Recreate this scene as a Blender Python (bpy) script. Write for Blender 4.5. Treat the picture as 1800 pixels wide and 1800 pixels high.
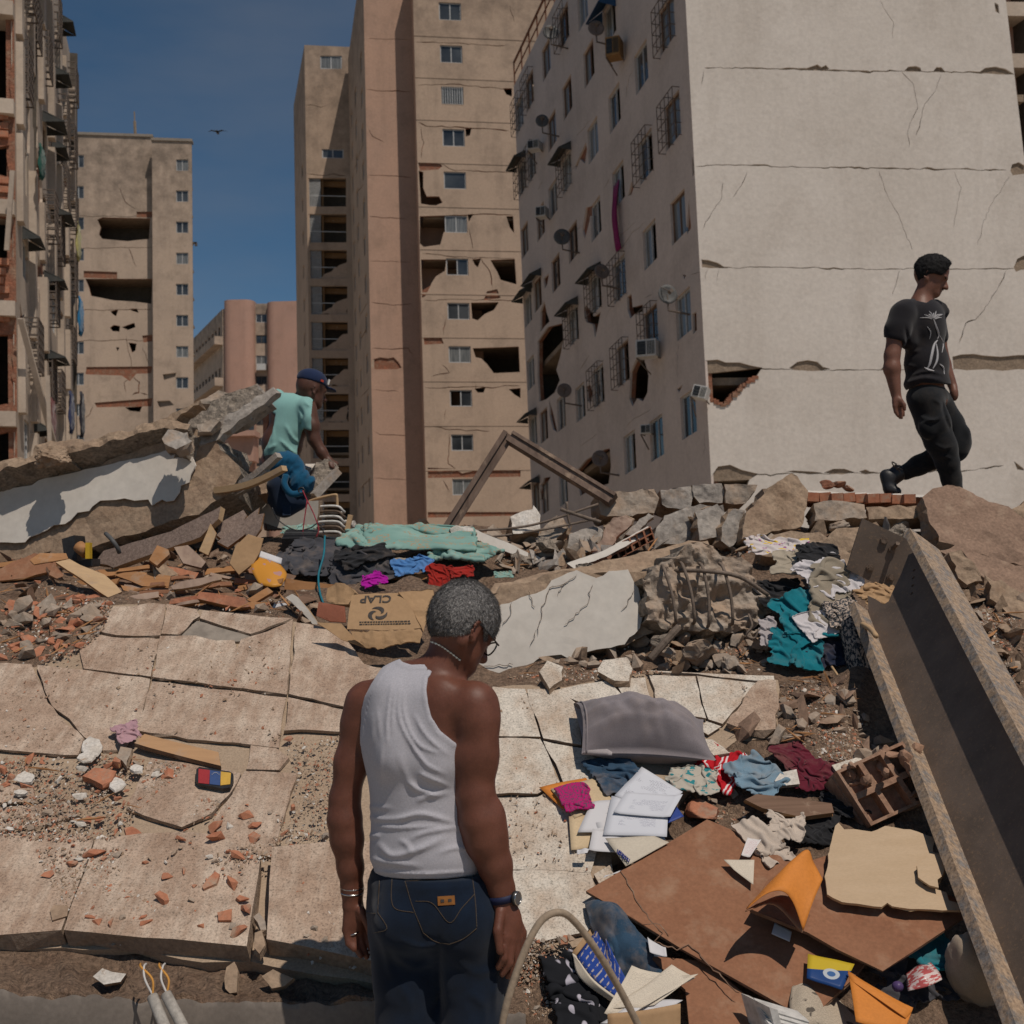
import bpy, bmesh, math, random
import numpy as np
from mathutils import Vector, Matrix, noise as mnoise
from mathutils.geometry import delaunay_2d_cdt
rad = math.radians
for o in list(bpy.data.objects): bpy.data.objects.remove(o)
SC = bpy.context.scene
COL = SC.collection
# ------------------------------------------------------------------ camera
PITCH, ROLL, FPX, EYE = rad(3.4), rad(-1.2), 2000.0, 1.7
cam = bpy.data.cameras.new('camera'); camo = bpy.data.objects.new('camera', cam); COL.objects.link(camo)
cam.sensor_width = 36; cam.lens = 36 * FPX / 1800; cam.clip_end = 5000; cam.clip_start = 0.05
CM = Matrix.Rotation(math.pi / 2 + PITCH, 3, 'X') @ Matrix.Rotation(ROLL, 3, 'Z')
camo.matrix_world = Matrix.Translation((0, 0, EYE)) @ CM.to_4x4()
cam.dof.use_dof = True; cam.dof.focus_distance = 4.3; cam.dof.aperture_fstop = 6.3
SC.camera = camo
# ------------------------------------------------------------------ sky + sun
SUN_EL, SUN_AZ = rad(61), rad(35)      # azimuth measured from straight behind the camera towards the right
SUN = Vector((math.cos(SUN_EL) * math.sin(SUN_AZ), -math.cos(SUN_EL) * math.cos(SUN_AZ), math.sin(SUN_EL)))
w = bpy.data.worlds.new('World'); SC.world = w; w.use_nodes = True
nt = w.node_tree; bg = nt.nodes['Background']
sky = nt.nodes.new('ShaderNodeTexSky'); sky.sky_type = 'NISHITA'; sky.sun_disc = False
sky.sun_elevation = SUN_EL; sky.sun_rotation = math.atan2(SUN.x, SUN.y)
sky.altitude = 1500; sky.air_density = .9; sky.dust_density = 0.1; sky.ozone_density = 2.0
# thin high cloud veil, spread over the whole dome by direction
tc = nt.nodes.new('ShaderNodeTexCoord'); mp = nt.nodes.new('ShaderNodeMapping'); mp.inputs['Scale'].default_value = (1.2, 1.6, 4.2)
nz = nt.nodes.new('ShaderNodeTexNoise'); nz.inputs['Scale'].default_value = 2.1; nz.inputs['Detail'].default_value = 9; nz.inputs['Roughness'].default_value = .52
mp.inputs['Location'].default_value = (0.35, 0.1, 0.05)
cr = nt.nodes.new('ShaderNodeValToRGB'); cr.color_ramp.elements[0].position = .43; cr.color_ramp.elements[1].position = .82
cr.color_ramp.elements[1].color = (.36, .36, .36, 1)
mx = nt.nodes.new('ShaderNodeMixRGB'); mx.inputs[2].default_value = (3.6, 3.5, 3.6, 1)
L = nt.links.new
L(tc.outputs['Generated'], mp.inputs['Vector']); L(mp.outputs[0], nz.inputs['Vector']); L(nz.outputs['Fac'], cr.inputs[0])
L(cr.outputs[0], mx.inputs[0]); tn = nt.nodes.new('ShaderNodeMixRGB'); tn.blend_type = 'MULTIPLY'; tn.inputs[0].default_value = 1; tn.inputs[2].default_value = (.70, .93, .95, 1); L(sky.outputs[0], tn.inputs[1]); L(tn.outputs[0], mx.inputs[1]); L(mx.outputs[0], bg.inputs[0])
bg.inputs[1].default_value = 0.06
sl = bpy.data.lights.new('sun', 'SUN'); sl.energy = 3.3; sl.angle = rad(0.53); sl.color = (1.0, .905, .80)
so = bpy.data.objects.new('sun', sl); COL.objects.link(so); so.rotation_euler = SUN.to_track_quat('Z', 'Y').to_euler(); so.location = (8, -8, 20)
vs = SC.view_settings; vs.view_transform = 'Standard'; vs.look = 'None'; vs.gamma = 1; vs.exposure = -0.12
try: vs.use_curve_mapping = False
except Exception: pass
SC.render.engine = 'CYCLES'; SC.cycles.max_bounces = 5; SC.cycles.diffuse_bounces = 3; SC.cycles.glossy_bounces = 2
# ------------------------------------------------------------------ pixel <-> world helpers (photo pixels, 1800 px wide)
CMn = np.array(CM)
def ray(px, py):
	return CM @ Vector(((px - 900) / FPX, -(py - 900) / FPX, -1))
def at(px, py, Y):
	d = ray(px, py); t = Y / d.y
	return Vector((d.x * t, Y, EYE + d.z * t))
def proj(P):                               # world (N,3) -> photo pixels
	q = (np.asarray(P, float) - np.array([0, 0, EYE])) @ CMn
	return 900 + FPX * q[..., 0] / -q[..., 2], 900 - FPX * q[..., 1] / -q[..., 2]
# ------------------------------------------------------------------ object helpers
ORG = {}
def tag(o, label=None, cat=None, group=None, kind=None):
	if label: o['label'] = label
	if cat: o['category'] = cat; kind = kind or 'thing'
	if group: o['group'] = group
	if kind: o['kind'] = kind
	return o
def thing(name, loc, label, cat, group=None):
	o = bpy.data.objects.new(name, None); COL.objects.link(o); o.location = loc; o.empty_display_size = .1
	ORG[o.name] = np.array(loc, float); return tag(o, label, cat, group)
def mesh(name, V, Fc, mats, smooth=False, midx=None):
	me = bpy.data.meshes.new(name); V = np.asarray(V, float)
	me.from_pydata(V.tolist(), [], [tuple(int(i) for i in f) for f in Fc] if not isinstance(Fc, np.ndarray) else Fc.tolist())
	for m in (mats if isinstance(mats, (list, tuple)) else [mats]): me.materials.append(m)
	if midx is not None: me.polygons.foreach_set('material_index', np.asarray(midx, np.int32))
	if smooth: me.polygons.foreach_set('use_smooth', np.ones(len(me.polygons), bool))
	me.update(); return me
def mk(name, V, Fc, mat, parent=None, smooth=False, label=None, cat=None, group=None, kind=None, midx=None):
	V = np.asarray(V, float)
	if parent is not None: org = ORG[parent.name]
	else: org = np.array([V[:, 0].mean(), V[:, 1].mean(), V[:, 2].min()])
	o = bpy.data.objects.new(name, mesh(name, V - org, Fc, mat, smooth, midx)); COL.objects.link(o)
	if parent is not None: o.parent = parent
	else: o.location = org
	ORG[o.name] = org; return tag(o, label, cat, group, kind)
def auto_smooth(o, ang=40):
	me = o.data; bm = bmesh.new(); bm.from_mesh(me)
	for f in bm.faces: f.smooth = True
	for e in bm.edges: e.smooth = len(e.link_faces) == 2 and e.calc_face_angle(0) < rad(ang)
	bm.to_mesh(me); bm.free(); return o
class MB:                                   # collects simple shapes into one mesh
	def __init__(s): s.V = []; s.F = []; s.m = []
	def add(s, V, Fc, mi=0):
		n = len(s.V); s.V += [tuple(map(float, v)) for v in V]; s.F += [tuple(int(i) + n for i in f) for f in Fc]; s.m += [mi] * len(Fc); return s
	def hexa(s, c8, mi=0):                  # 8 corners: bottom 0-3, top 4-7 (same order)
		return s.add(c8, [(0, 3, 2, 1), (4, 5, 6, 7), (0, 1, 5, 4), (1, 2, 6, 5), (2, 3, 7, 6), (3, 0, 4, 7)], mi)
	def box(s, c, x, y, z, mi=0):           # centre and three half-axis vectors
		c, x, y, z = map(Vector, (c, x, y, z))
		return s.hexa([c - x - y - z, c + x - y - z, c + x + y - z, c - x + y - z, c - x - y + z, c + x - y + z, c + x + y + z, c - x + y + z], mi)
	def bar(s, a, b, w, h, up=(0, 0, 1), mi=0):
		a, b = Vector(a), Vector(b); d = (b - a).normalized(); up = Vector(up)
		if abs(d.dot(up)) > .98: up = Vector((0, 1, 0))
		x = d.cross(up).normalized(); y = x.cross(d)
		return s.box((a + b) / 2, x * w / 2, d * (b - a).length / 2, y * h / 2, mi)
	def tube(s, pts, r, n=8, mi=0, cap=True):
		pts = [Vector(p) for p in pts]; rs = r if isinstance(r, (list, tuple)) else [r] * len(pts); V = []; Fc = []; px = None
		for i, p in enumerate(pts):
			d = (pts[min(i + 1, len(pts) - 1)] - pts[max(i - 1, 0)]).normalized()
			if px is None: px = d.orthogonal().normalized()
			px = (px - d * px.dot(d)).normalized(); py = d.cross(px)
			for k in range(n):
				a = 2 * math.pi * k / n; V.append(p + (px * math.cos(a) + py * math.sin(a)) * rs[i])
		for i in range(len(pts) - 1):
			for k in range(n):
				k2 = (k + 1) % n; Fc.append((i * n + k, i * n + k2, (i + 1) * n + k2, (i + 1) * n + k))
		if cap: Fc.append(tuple(range(n - 1, -1, -1))); Fc.append(tuple((len(pts) - 1) * n + k for k in range(n)))
		return s.add(V, Fc, mi)
	def each(s, name, mat, parent=None, nv=8):       # one object for every piece added
		for i in range(0, len(s.V), nv): mk(name, s.V[i:i + nv], [tuple(k - i for k in f) for f in s.F if i <= f[0] < i + nv], mat, parent)
	def build(s, name, mat, parent=None, smooth=False, **kw):
		return mk(name, s.V, s.F, mat, parent, smooth, midx=s.m if isinstance(mat, (list, tuple)) else None, **kw)
def curve(pts, n=8):                        # Catmull-Rom through points
	P = [Vector(p) for p in pts]; P = [P[0] * 2 - P[1]] + P + [P[-1] * 2 - P[-2]]; out = []
	for i in range(1, len(P) - 2):
		for k in range(n):
			t = k / n; a, b, c, d = P[i - 1:i + 3]
			out.append(.5 * (2 * b + (c - a) * t + (2 * a - 5 * b + 4 * c - d) * t * t + (3 * b - a - 3 * c + d) * t ** 3))
	out.append(P[-2]); return out
def jag(poly, seg, amp, seed=0, closed=True):   # break straight outlines into irregular fracture lines (2D)
	rs = np.random.RandomState(seed); out = []; n = len(poly)
	for i in range(n if closed else n - 1):
		a = np.array(poly[i], float); b = np.array(poly[(i + 1) % n], float); d = b - a; Ln = np.hypot(*d); out.append(tuple(a))
		k = int(Ln / seg)
		if k > 1:
			nr = np.array([-d[1], d[0]]) / Ln; off = 0
			for j in range(1, k):
				off = .55 * off + rs.normal() * amp * .8; t = (j + rs.uniform(-.3, .3)) / k
				out.append(tuple(a + d * t + nr * off * min(1, 3 * min(t, 1 - t) + .3)))
	if not closed: out.append(tuple(poly[-1]))
	return out
def inpoly(P, poly):
	x, y = P[:, 0], P[:, 1]; r = np.zeros(len(P), bool); n = len(poly)
	for i in range(n):
		x1, y1 = poly[i]; x2, y2 = poly[(i + 1) % n]
		if y1 == y2: continue
		r ^= ((y1 > y) != (y2 > y)) & (x < (x2 - x1) * (y - y1) / (y2 - y1) + x1)
	return r
def tri2d(outer, holes=(), extra=()):        # triangulate a 2D region with holes -> verts, tris, boundary edges
	V = []; E = []
	for pl in [outer] + list(holes):
		n = len(V); V += [Vector((float(a), float(b))) for a, b in pl]; E += [(n + i, n + (i + 1) % len(pl)) for i in range(len(pl))]
	V += [Vector((float(a), float(b))) for a, b in extra]
	r = delaunay_2d_cdt(V, E, [], 0, 1e-6); VV = np.array([tuple(v) for v in r[0]]); T = np.array([f for f in r[2] if len(f) == 3])
	Cc = VV[T].mean(1); keep = inpoly(Cc, outer)
	for h in holes: keep &= ~inpoly(Cc, h)
	T = T[keep]; a = VV[T[:, 1]] - VV[T[:, 0]]; b = VV[T[:, 2]] - VV[T[:, 0]]; fl = a[:, 0] * b[:, 1] - a[:, 1] * b[:, 0] < 0
	T[fl] = T[fl][:, ::-1]; cnt = {}
	for t in T.tolist():
		for i in range(3):
			e = (t[i], t[(i + 1) % 3]); k = (min(e), max(e)); cnt.setdefault(k, []).append(e)
	B = [v[0] for v in cnt.values() if len(v) == 1]
	return VV, T, B
class Fac:                                   # a planar face given by three world points (origin, along, up)
	def __init__(s, P0, P1, P2):
		s.o = np.array(P0, float); s.U = np.array(P1, float) - s.o; s.U /= np.linalg.norm(s.U)
		s.W = np.array(P2, float) - s.o; s.W /= np.linalg.norm(s.W); s.n = np.cross(s.U, s.W); s.n /= np.linalg.norm(s.n)
		if s.n @ (np.array([0, 0, EYE]) - s.o) < 0: s.n = -s.n
		s.B = np.linalg.pinv(np.stack([s.U, s.W], 1))
	def uv(s, px, py):
		d = np.array(ray(px, py)); c = np.array([0, 0, EYE]); t = (s.o - c) @ s.n / (d @ s.n); return tuple(s.B @ (c + d * t - s.o))
	def uvs(s, pts): return [s.uv(*p) for p in pts]
	def pos(s, u, v, d=0): return s.o + s.U * u + s.W * v - s.n * d
	def P(s, A, d=0): A = np.asarray(A, float); return s.o + A[:, :1] * s.U + A[:, 1:2] * s.W - s.n * d
def wall(fac, outer, holes, thick, mat, name, parent=None, d0=0, back=False, extra=(), **kw):
	VV, T, B = tri2d(outer, holes, extra); n = len(VV); flip = np.cross(fac.U, fac.W) @ fac.n < 0
	V = np.vstack([fac.P(VV, d0), fac.P(VV, d0 + thick)]); Fc = [tuple(t[::-1]) if flip else tuple(t) for t in T.tolist()]
	if back: Fc += [tuple(i + n for i in t[::-1]) for t in Fc]
	Fc += [(b, a, a + n, b + n) if not flip else (a, b, b + n, a + n) for a, b in B]
	return mk(name, V, Fc, mat, parent, **kw)
def rect(u0, v0, u1, v1): return [(u0, v0), (u1, v0), (u1, v1), (u0, v1)]
def fbm(x, y, z=0, o=4, s=1.0):
	v = 0; a = 1; f = s
	for _ in range(o): v += a * mnoise.noise((x * f, y * f, z * f)); a *= .5; f *= 2.1
	return v
def vnoise(P, seed=0, scale=1.0, octv=3):    # vectorised value noise, roughly -1..1
	P = np.asarray(P, float) * scale + seed * 17.3; tot = np.zeros(P.shape[:-1]); a = 1.0
	def hsh(i):
		h = (i[..., 0] * 374761393 + i[..., 1] * 668265263 + i[..., 2] * 2147483647 * 3) & 0xffffffff
		h = ((h ^ (h >> 13)) * 1274126177) & 0xffffffff; return ((h ^ (h >> 16)) & 0xffff) / 32767.5 - 1
	for _ in range(octv):
		i = np.floor(P).astype(np.int64); f = P - i; f = f * f * (3 - 2 * f); r = 0
		for dx in (0, 1):
			for dy in (0, 1):
				for dz in (0, 1):
					wgt = (f[..., 0] if dx else 1 - f[..., 0]) * (f[..., 1] if dy else 1 - f[..., 1]) * (f[..., 2] if dz else 1 - f[..., 2])
					r = r + wgt * hsh(i + np.array([dx, dy, dz]))
		tot += a * r; a *= .5; P = P * 2.03 + 5.1
	return tot
# ------------------------------------------------------------------ materials
def lin(r, g, b):
	f = lambda c: (c / 255 / 12.92) if c / 255 <= .04045 else ((c / 255 + .055) / 1.055) ** 2.4
	return (f(r), f(g), f(b), 1)
MATS = {}
class NB:                                    # small node-tree builder
	def __init__(s, name):
		s.m = bpy.data.materials.new(name); s.m.use_nodes = True; s.t = s.m.node_tree; s.b = s.t.nodes['Principled BSDF']
		s.pos = s.t.nodes.new('ShaderNodeNewGeometry'); MATS[name] = s.m
	def N(s, typ, **kw):
		n = s.t.nodes.new('ShaderNode' + typ)
		for k, v in kw.items(): setattr(n, k, v)
		return n
	def L(s, a, b): s.t.links.new(a, b)
	def vec(s, stretch=(1, 1, 1), rot=(0, 0, 0), obj=False):
		mp = s.N('Mapping'); mp.inputs['Scale'].default_value = stretch; mp.inputs['Rotation'].default_value = rot
		if obj: s.L(s.N('TexCoord').outputs['Object'], mp.inputs[0])
		else: s.L(s.pos.outputs['Position'], mp.inputs[0])
		return mp.outputs[0]
	def noise(s, v, scale, detail=6, rough=.55, dist=0):
		n = s.N('TexNoise'); n.inputs['Scale'].default_value = scale; n.inputs['Detail'].default_value = detail
		n.inputs['Roughness'].default_value = rough; n.inputs['Distortion'].default_value = dist; s.L(v, n.inputs['Vector']); return n.outputs['Fac']
	def ramp(s, fac, stops):
		r = s.N('ValToRGB'); e = r.color_ramp.elements
		for i, (p, c) in enumerate(stops):
			if i < 2: q = e[i]; q.position = p
			else: q = e.new(p)
			q.color = c if len(c) == 4 else (*c, 1)
		s.L(fac, r.inputs[0]); return r.outputs[0]
	def mix(s, fac, a, b, mode='MIX'):
		m = s.N('MixRGB', blend_type=mode)
		for i, v in ((0, fac), (1, a), (2, b)):
			if isinstance(v, (int, float)): m.inputs[i].default_value = v
			elif isinstance(v, tuple): m.inputs[i].default_value = v if len(v) == 4 else (*v, 1)
			else: s.L(v, m.inputs[i])
		return m.outputs[0]
	def gate(s, fac, lo, hi): return s.ramp(fac, [(lo, (0, 0, 0)), (hi, (1, 1, 1))])
	def done(s, col, rough=.85, bump=None, bs=.3, bd=.02, spec=.25, metal=0):
		if isinstance(col, tuple): s.b.inputs['Base Color'].default_value = col if len(col) == 4 else (*col, 1)
		else: s.L(col, s.b.inputs['Base Color'])
		if isinstance(rough, (int, float)): s.b.inputs['Roughness'].default_value = rough
		else: s.L(rough, s.b.inputs['Roughness'])
		s.b.inputs['Specular IOR Level'].default_value = spec; s.b.inputs['Metallic'].default_value = metal
		if bump is not None:
			bn = s.N('Bump'); bn.inputs['Strength'].default_value = bs; bn.inputs['Distance'].default_value = bd
			s.L(bump, bn.inputs['Height']); s.L(bn.outputs[0], s.b.inputs['Normal'])
		return s.m
def G(v): return (v, v, v, 1)
def simple(name, cols, scale=4, fine=60, bump=.3, bd=.01, rough=.85, spec=.25, stretch=(1, 1, 1), rot=(0, 0, 0), fineamt=.35, dust=None, dustlo=.45, dusthi=.62, metal=0, dist=0, bscale=None, obj=False):
	"""mottled surface: ramp over a soft noise, finer grain on top, optional dust or grime patches, fine relief"""
	b = NB(name); v = b.vec(stretch, rot, obj); n1 = b.noise(v, scale, 7, .6, dist); k = len(cols)
	c = b.ramp(n1, [(.32 + .36 * i / max(1, k - 1), cols[i]) for i in range(k)]) if k > 1 else cols[0]
	n2 = b.noise(v, fine, 5, .65); g = b.ramp(n2, [(.3, G(1 - fineamt)), (.7, G(1 + fineamt * .35))]); c = b.mix(1.0, c, g, 'MULTIPLY')
	if dust:
		n3 = b.noise(v, scale * 1.9 + .7, 8, .68); c = b.mix(b.gate(n3, dustlo, dusthi), c, dust)
	h = b.noise(v, bscale or fine * .6, 6, .65)
	return b.done(c, rough, h, bump, bd, spec, metal)
DUST = (.36, .26, .185, 1)
# building skins
def facade_mat(name, base, alt, stain, zhi, zlo, seam=(.2, .16, .12, 1)):
	"""painted render with soft blotches, grime that runs down from a height band, faint streaks"""
	b = NB(name); v = b.vec((1, 1, 1)); c = b.mix(b.gate(b.noise(v, .35, 6, .6), .35, .65), base, alt)
	vs_ = b.vec((.9, .9, .12)); st = b.noise(vs_, 1.1, 8, .7)
	c = b.mix(b.mix(1.0, b.gate(st, .52, .82), G(.45), 'MULTIPLY'), c, stain)
	c = b.mix(b.mix(1.0, b.gate(b.noise(v, .5, 9, .75), .50, .72), G(.5), 'MULTIPLY'), c, stain)
	sep = b.N('SeparateXYZ'); b.L(b.pos.outputs['Position'], sep.inputs[0])
	mr = b.N('MapRange'); mr.inputs['From Min'].default_value = zlo; mr.inputs['From Max'].default_value = zhi; b.L(sep.outputs[2], mr.inputs['Value'])
	n = b.noise(v, .9, 8, .7); md = b.N('Math', operation='MULTIPLY'); b.L(mr.outputs[0], md.inputs[0]); b.L(n, md.inputs[1])
	c = b.mix(b.mix(1.0, b.gate(md.outputs[0], .32, .62), G(.72), 'MULTIPLY'), c, stain)
	g = b.ramp(b.noise(v, 9, 6, .7), [(.3, G(.86)), (.7, G(1.04))]); c = b.mix(1.0, c, g, 'MULTIPLY')
	return b.done(c, .9, b.noise(v, 6, 7, .6), .25, .03)
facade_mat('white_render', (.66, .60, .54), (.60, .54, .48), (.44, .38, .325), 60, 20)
facade_mat('shaded_white_render', (.60, .51, .455), (.54, .46, .41), (.34, .28, .245), 60, 10)  # the block's white paint again, with this side's shade put into the colours
facade_mat('tan_render', (.47, .345, .255), (.42, .31, .23), (.16, .12, .09), 40, 18)
facade_mat('pink_render', (.48, .305, .22), (.44, .285, .21), (.20, .14, .10), 42, 30)
facade_mat('beige_render', (.50, .385, .295), (.44, .34, .265), (.14, .11, .085), 39, 20)
facade_mat('old_render', (.54, .45, .365), (.42, .34, .27), (.22, .17, .135), 70, 16)
facade_mat('far_pink_render', (.48, .285, .215), (.43, .265, .205), (.30, .18, .13), 60, 30)
simple('exposed_concrete', [(.22, .165, .12), (.33, .25, .18)], 2, 18, .6, .04)
simple('patch_render', [(.30, .255, .21), (.25, .215, .18)], 1.5, 12, .3, .02)
simple('room_plaster', [(.20, .175, .15), (.27, .235, .20)], 1, 10, .2)
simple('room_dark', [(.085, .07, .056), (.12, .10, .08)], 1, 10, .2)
simple('window_metal', [(.42, .42, .42), (.5, .5, .49)], 3, 20, .1, rough=.5)
simple('white_paint', [(.66, .65, .62), (.58, .56, .53)], 3, 30, .15, rough=.55)
simple('iron', [(.10, .085, .075), (.16, .12, .095)], 6, 50, .4, rough=.7)
simple('rust_rail', [(.20, .085, .05), (.14, .07, .045)], 6, 50, .4)
b = NB('glass'); n = b.noise(b.vec((.6, .6, .6)), .8, 3); b.done(b.ramp(n, [(.35, (.025, .028, .032, 1)), (.65, (.075, .082, .088, 1))]), .08, spec=.6)
b = NB('curtain_glass'); n = b.noise(b.vec((6, 6, .3)), 3, 4); b.done(b.ramp(n, [(.35, (.10, .105, .105, 1)), (.65, (.21, .215, .21, 1))]), .15, spec=.55)
simple('brick_red', [(.36, .135, .075), (.44, .185, .105), (.30, .13, .08)], 7, 60, .4, .004, dust=DUST, dustlo=.52, dusthi=.70, fineamt=.25)
simple('brick_broken', [(.38, .15, .085), (.26, .115, .07), (.34, .21, .14)], 3, 22, .8, .05)
simple('dish_grey', [(.085, .085, .085), (.12, .12, .118)], 3, 30, .2, rough=.6)
simple('dish_rust', [(.16, .125, .11), (.20, .16, .14)], 5, 30, .2, rough=.7)
simple('ac_white', [(.60, .59, .57), (.52, .5, .47)], 4, 30, .1, rough=.5)
simple('ac_brown', [(.30, .17, .07), (.22, .13, .06)], 4, 30, .2)
simple('black_plastic', [(.018, .018, .02), (.03, .03, .032)], 6, 60, .15, rough=.45, spec=.4)
simple('awning_dark', [(.05, .055, .055), (.08, .08, .075)], 4, 40, .2)
simple('awning_blue', [(.02, .06, .14), (.03, .08, .16)], 4, 40, .2)
# rubble
simple('concrete', [(.30, .245, .195), (.36, .30, .245), (.26, .215, .175)], 3, 40, .55, .012, dust=DUST, dustlo=.42, dusthi=.66)
simple('concrete_grey', [(.30, .265, .235), (.37, .33, .29), (.25, .22, .195)], 3, 40, .55, .012, dust=DUST, dustlo=.55, dusthi=.75)
simple('concrete_rough', [(.21, .175, .145), (.36, .30, .24), (.27, .22, .175)], 9, 45, 1.0, .03, fineamt=.55)
simple('concrete_brown', [(.30, .205, .14), (.36, .26, .18), (.26, .175, .115)], 4, 40, .6, .012)
simple('brown_slab', [(.235, .15, .105), (.29, .19, .135), (.21, .135, .095)], 3, 60, .3, .006, dust=DUST, dustlo=.56, dusthi=.75)
simple('slab_paint', [(.58, .54, .485), (.53, .485, .43)], 2.5, 18, .14, .006, rough=.7, fineamt=.10, dust=(.50, .42, .34, 1), dustlo=.60, dusthi=.80)
simple('plaster_chip', [(.66, .62, .57), (.55, .49, .42)], 14, 80, .35, .004, dust=DUST, dustlo=.60, dusthi=.72)
simple('soil', [(.20, .125, .082), (.31, .21, .145), (.25, .16, .108)], 6, 60, 1.0, .05, fineamt=.6)
simple('sand', [(.36, .265, .185), (.42, .32, .23)], 4, 120, .6, .006, fineamt=.3)
simple('mortar_bed', [(.30, .235, .18), (.37, .30, .235)], 6, 60, .8, .01)
def tile_mat(name, face, dust, dark, lo, hi, streak=(22, 3, 6), rot=(0, 0, .5), top=False):
	b = NB(name); v = b.vec(); st = b.noise(b.vec(streak, rot), 1.0, 8, .62)
	big = b.noise(v, 2.6, 7, .62, .4); m = b.N('Math', operation='MULTIPLY_ADD'); b.L(st, m.inputs[0]); m.inputs[1].default_value = .45
	m2 = b.N('Math', operation='MULTIPLY'); b.L(big, m2.inputs[0]); m2.inputs[1].default_value = .55; b.L(m2.outputs[0], m.inputs[2])
	dcol = b.mix(b.gate(b.noise(v, 7, 8, .7), .38, .66), dust, dark)
	c = b.mix(b.gate(m.outputs[0], lo, hi), face, dcol)
	sp = b.noise(v, 120, 5, .8); c = b.mix(1.0, c, b.ramp(sp, [(.36, G(.42)), (.47, G(.95)), (.66, G(1.2))]), 'MULTIPLY')
	sp2 = b.noise(v, 24, 6, .7); c = b.mix(1.0, c, b.ramp(sp2, [(.3, G(.80)), (.65, G(1.05))]), 'MULTIPLY')
	return b.done(c, .8, sp, .35, .004, spec=.3)
tile_mat('dusty_tile', (.56, .455, .36, 1), (.43, .315, .235, 1), (.30, .20, .14, 1), .36, .55)
tile_mat('white_tile', (.60, .54, .46, 1), (.46, .355, .265, 1), (.36, .25, .17, 1), .46, .62, (9, 4, 5), (0, 0, -.6))
simple('tile_edge', [(.30, .215, .155), (.36, .27, .2)], 8, 60, .7, .01)
# wood, board, metal
def wood_mat(name, a, bb, stretch=(3, 40, 40), rot=(0, 0, 0), rough=.7):
	b = NB(name); v = b.vec(stretch, rot); n = b.noise(v, 1.0, 7, .6, .6); c = b.ramp(n, [(.3, a), (.7, bb)])
	c = b.mix(b.gate(b.noise(b.vec(), 7, 6, .7), .55, .72), c, DUST); return b.done(c, rough, n, .3, .004)
wood_mat('wood_orange', (.40, .20, .085, 1), (.30, .145, .06, 1))
wood_mat('wood_pale', (.50, .34, .19, 1), (.42, .28, .16, 1))
wood_mat('wood_dark', (.12, .07, .045, 1), (.20, .12, .08, 1))
wood_mat('wood_weathered', (.24, .16, .12, 1), (.36, .26, .20, 1), (20, 20, 3))
wood_mat('wood_frame', (.10, .066, .05, 1), (.20, .138, .105, 1), (20, 20, 3)); wood_mat('wood_lath', (.44, .26, .135, 1), (.38, .22, .115, 1), (6, 30, 30))
simple('ply_cream', [(.50, .37, .245), (.46, .335, .215)], 3, 40, .15, .003, fineamt=.12, stretch=(2, 9, 9))
simple('hardboard', [(.235, .105, .057), (.275, .13, .072), (.215, .098, .054)], 3, 70, .2, .003, fineamt=.2, dust=(.34, .215, .14, 1), dustlo=.52, dusthi=.78)
simple('chipboard', [(.16, .115, .095), (.27, .20, .165)], 60, 140, .5, .004, fineamt=.4)
simple('cardboard', [(.40, .255, .14), (.36, .225, .12)], 4, 40, .15, .004, fineamt=.12, dust=(.30, .19, .11, 1), dustlo=.6, dusthi=.8)
simple('ink', [(.05, .045, .045), (.09, .075, .065)], 20, 90, .1)
simple('rebar', [(.14, .105, .08), (.22, .17, .135)], 20, 90, .6, .003, rough=.75)
b = NB('steel_paint'); v = b.vec(); c = b.ramp(b.noise(v, 5, 7, .65), [(.35, (.11, .082, .064, 1)), (.65, (.165, .122, .095, 1))])
sp = b.noise(v, 70, 4, .7); c = b.mix(b.gate(sp, .56, .66), c, (.20, .135, .09, 1)); b.done(c, .65, sp, .35, .003, spec=.35)
b = NB('steel_dusty'); v = b.vec(); c = b.ramp(b.noise(v, 17, 8, .75), [(.46, (.38, .275, .19, 1)), (.62, (.20, .19, .185, 1))])
sp = b.noise(v, 60, 5, .75); c = b.mix(1.0, c, b.ramp(sp, [(.36, G(.5)), (.6, G(1.1))]), 'MULTIPLY'); b.done(c, .8, sp, .6, .004)
simple('steel_bolt', [(.12, .085, .065), (.22, .16, .12)], 30, 90, .4, rough=.6, metal=.3)
simple('chrome', [(.6, .6, .6), (.45, .44, .42)], 60, 90, .1, rough=.25, metal=1)
simple('hose', [(.28, .215, .155), (.35, .27, .195)], 8, 60, .4, .004)
simple('conduit', [(.42, .39, .35), (.36, .33, .29)], 8, 60, .3, .003)
def flat(name, col, rough=.8, spec=.25, bump=.15, var=.12, fs=120, metal=0, scale=8):
	return simple(name, [tuple(c * (1 - var) for c in col), tuple(min(1, c * (1 + var)) for c in col)], scale, fs, bump, .003, rough, spec, fineamt=.12, metal=metal)
def cloth_mat(name, col, var=.15, dusty=.0, rough=.95):
	dusty = min(.7, dusty * 1.6)
	b = NB(name); v = b.vec(); c = b.ramp(b.noise(v, 9, 6, .6), [(.3, tuple(x * (1 - var) for x in col)), (.7, tuple(min(1, x * (1 + var)) for x in col))])
	c = b.mix(1.0, c, b.ramp(b.noise(v, 260, 3), [(.3, G(.85)), (.7, G(1.06))]), 'MULTIPLY')
	if dusty: c = b.mix(b.mix(1.0, b.gate(b.noise(v, 6, 8, .7), .5, .7), G(dusty), 'MULTIPLY'), c, DUST)
	m = b.done(c, rough, b.noise(v, 300, 3), .15, .002, spec=.15)
	b.b.inputs['Sheen Weight'].default_value = .15; return m
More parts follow.
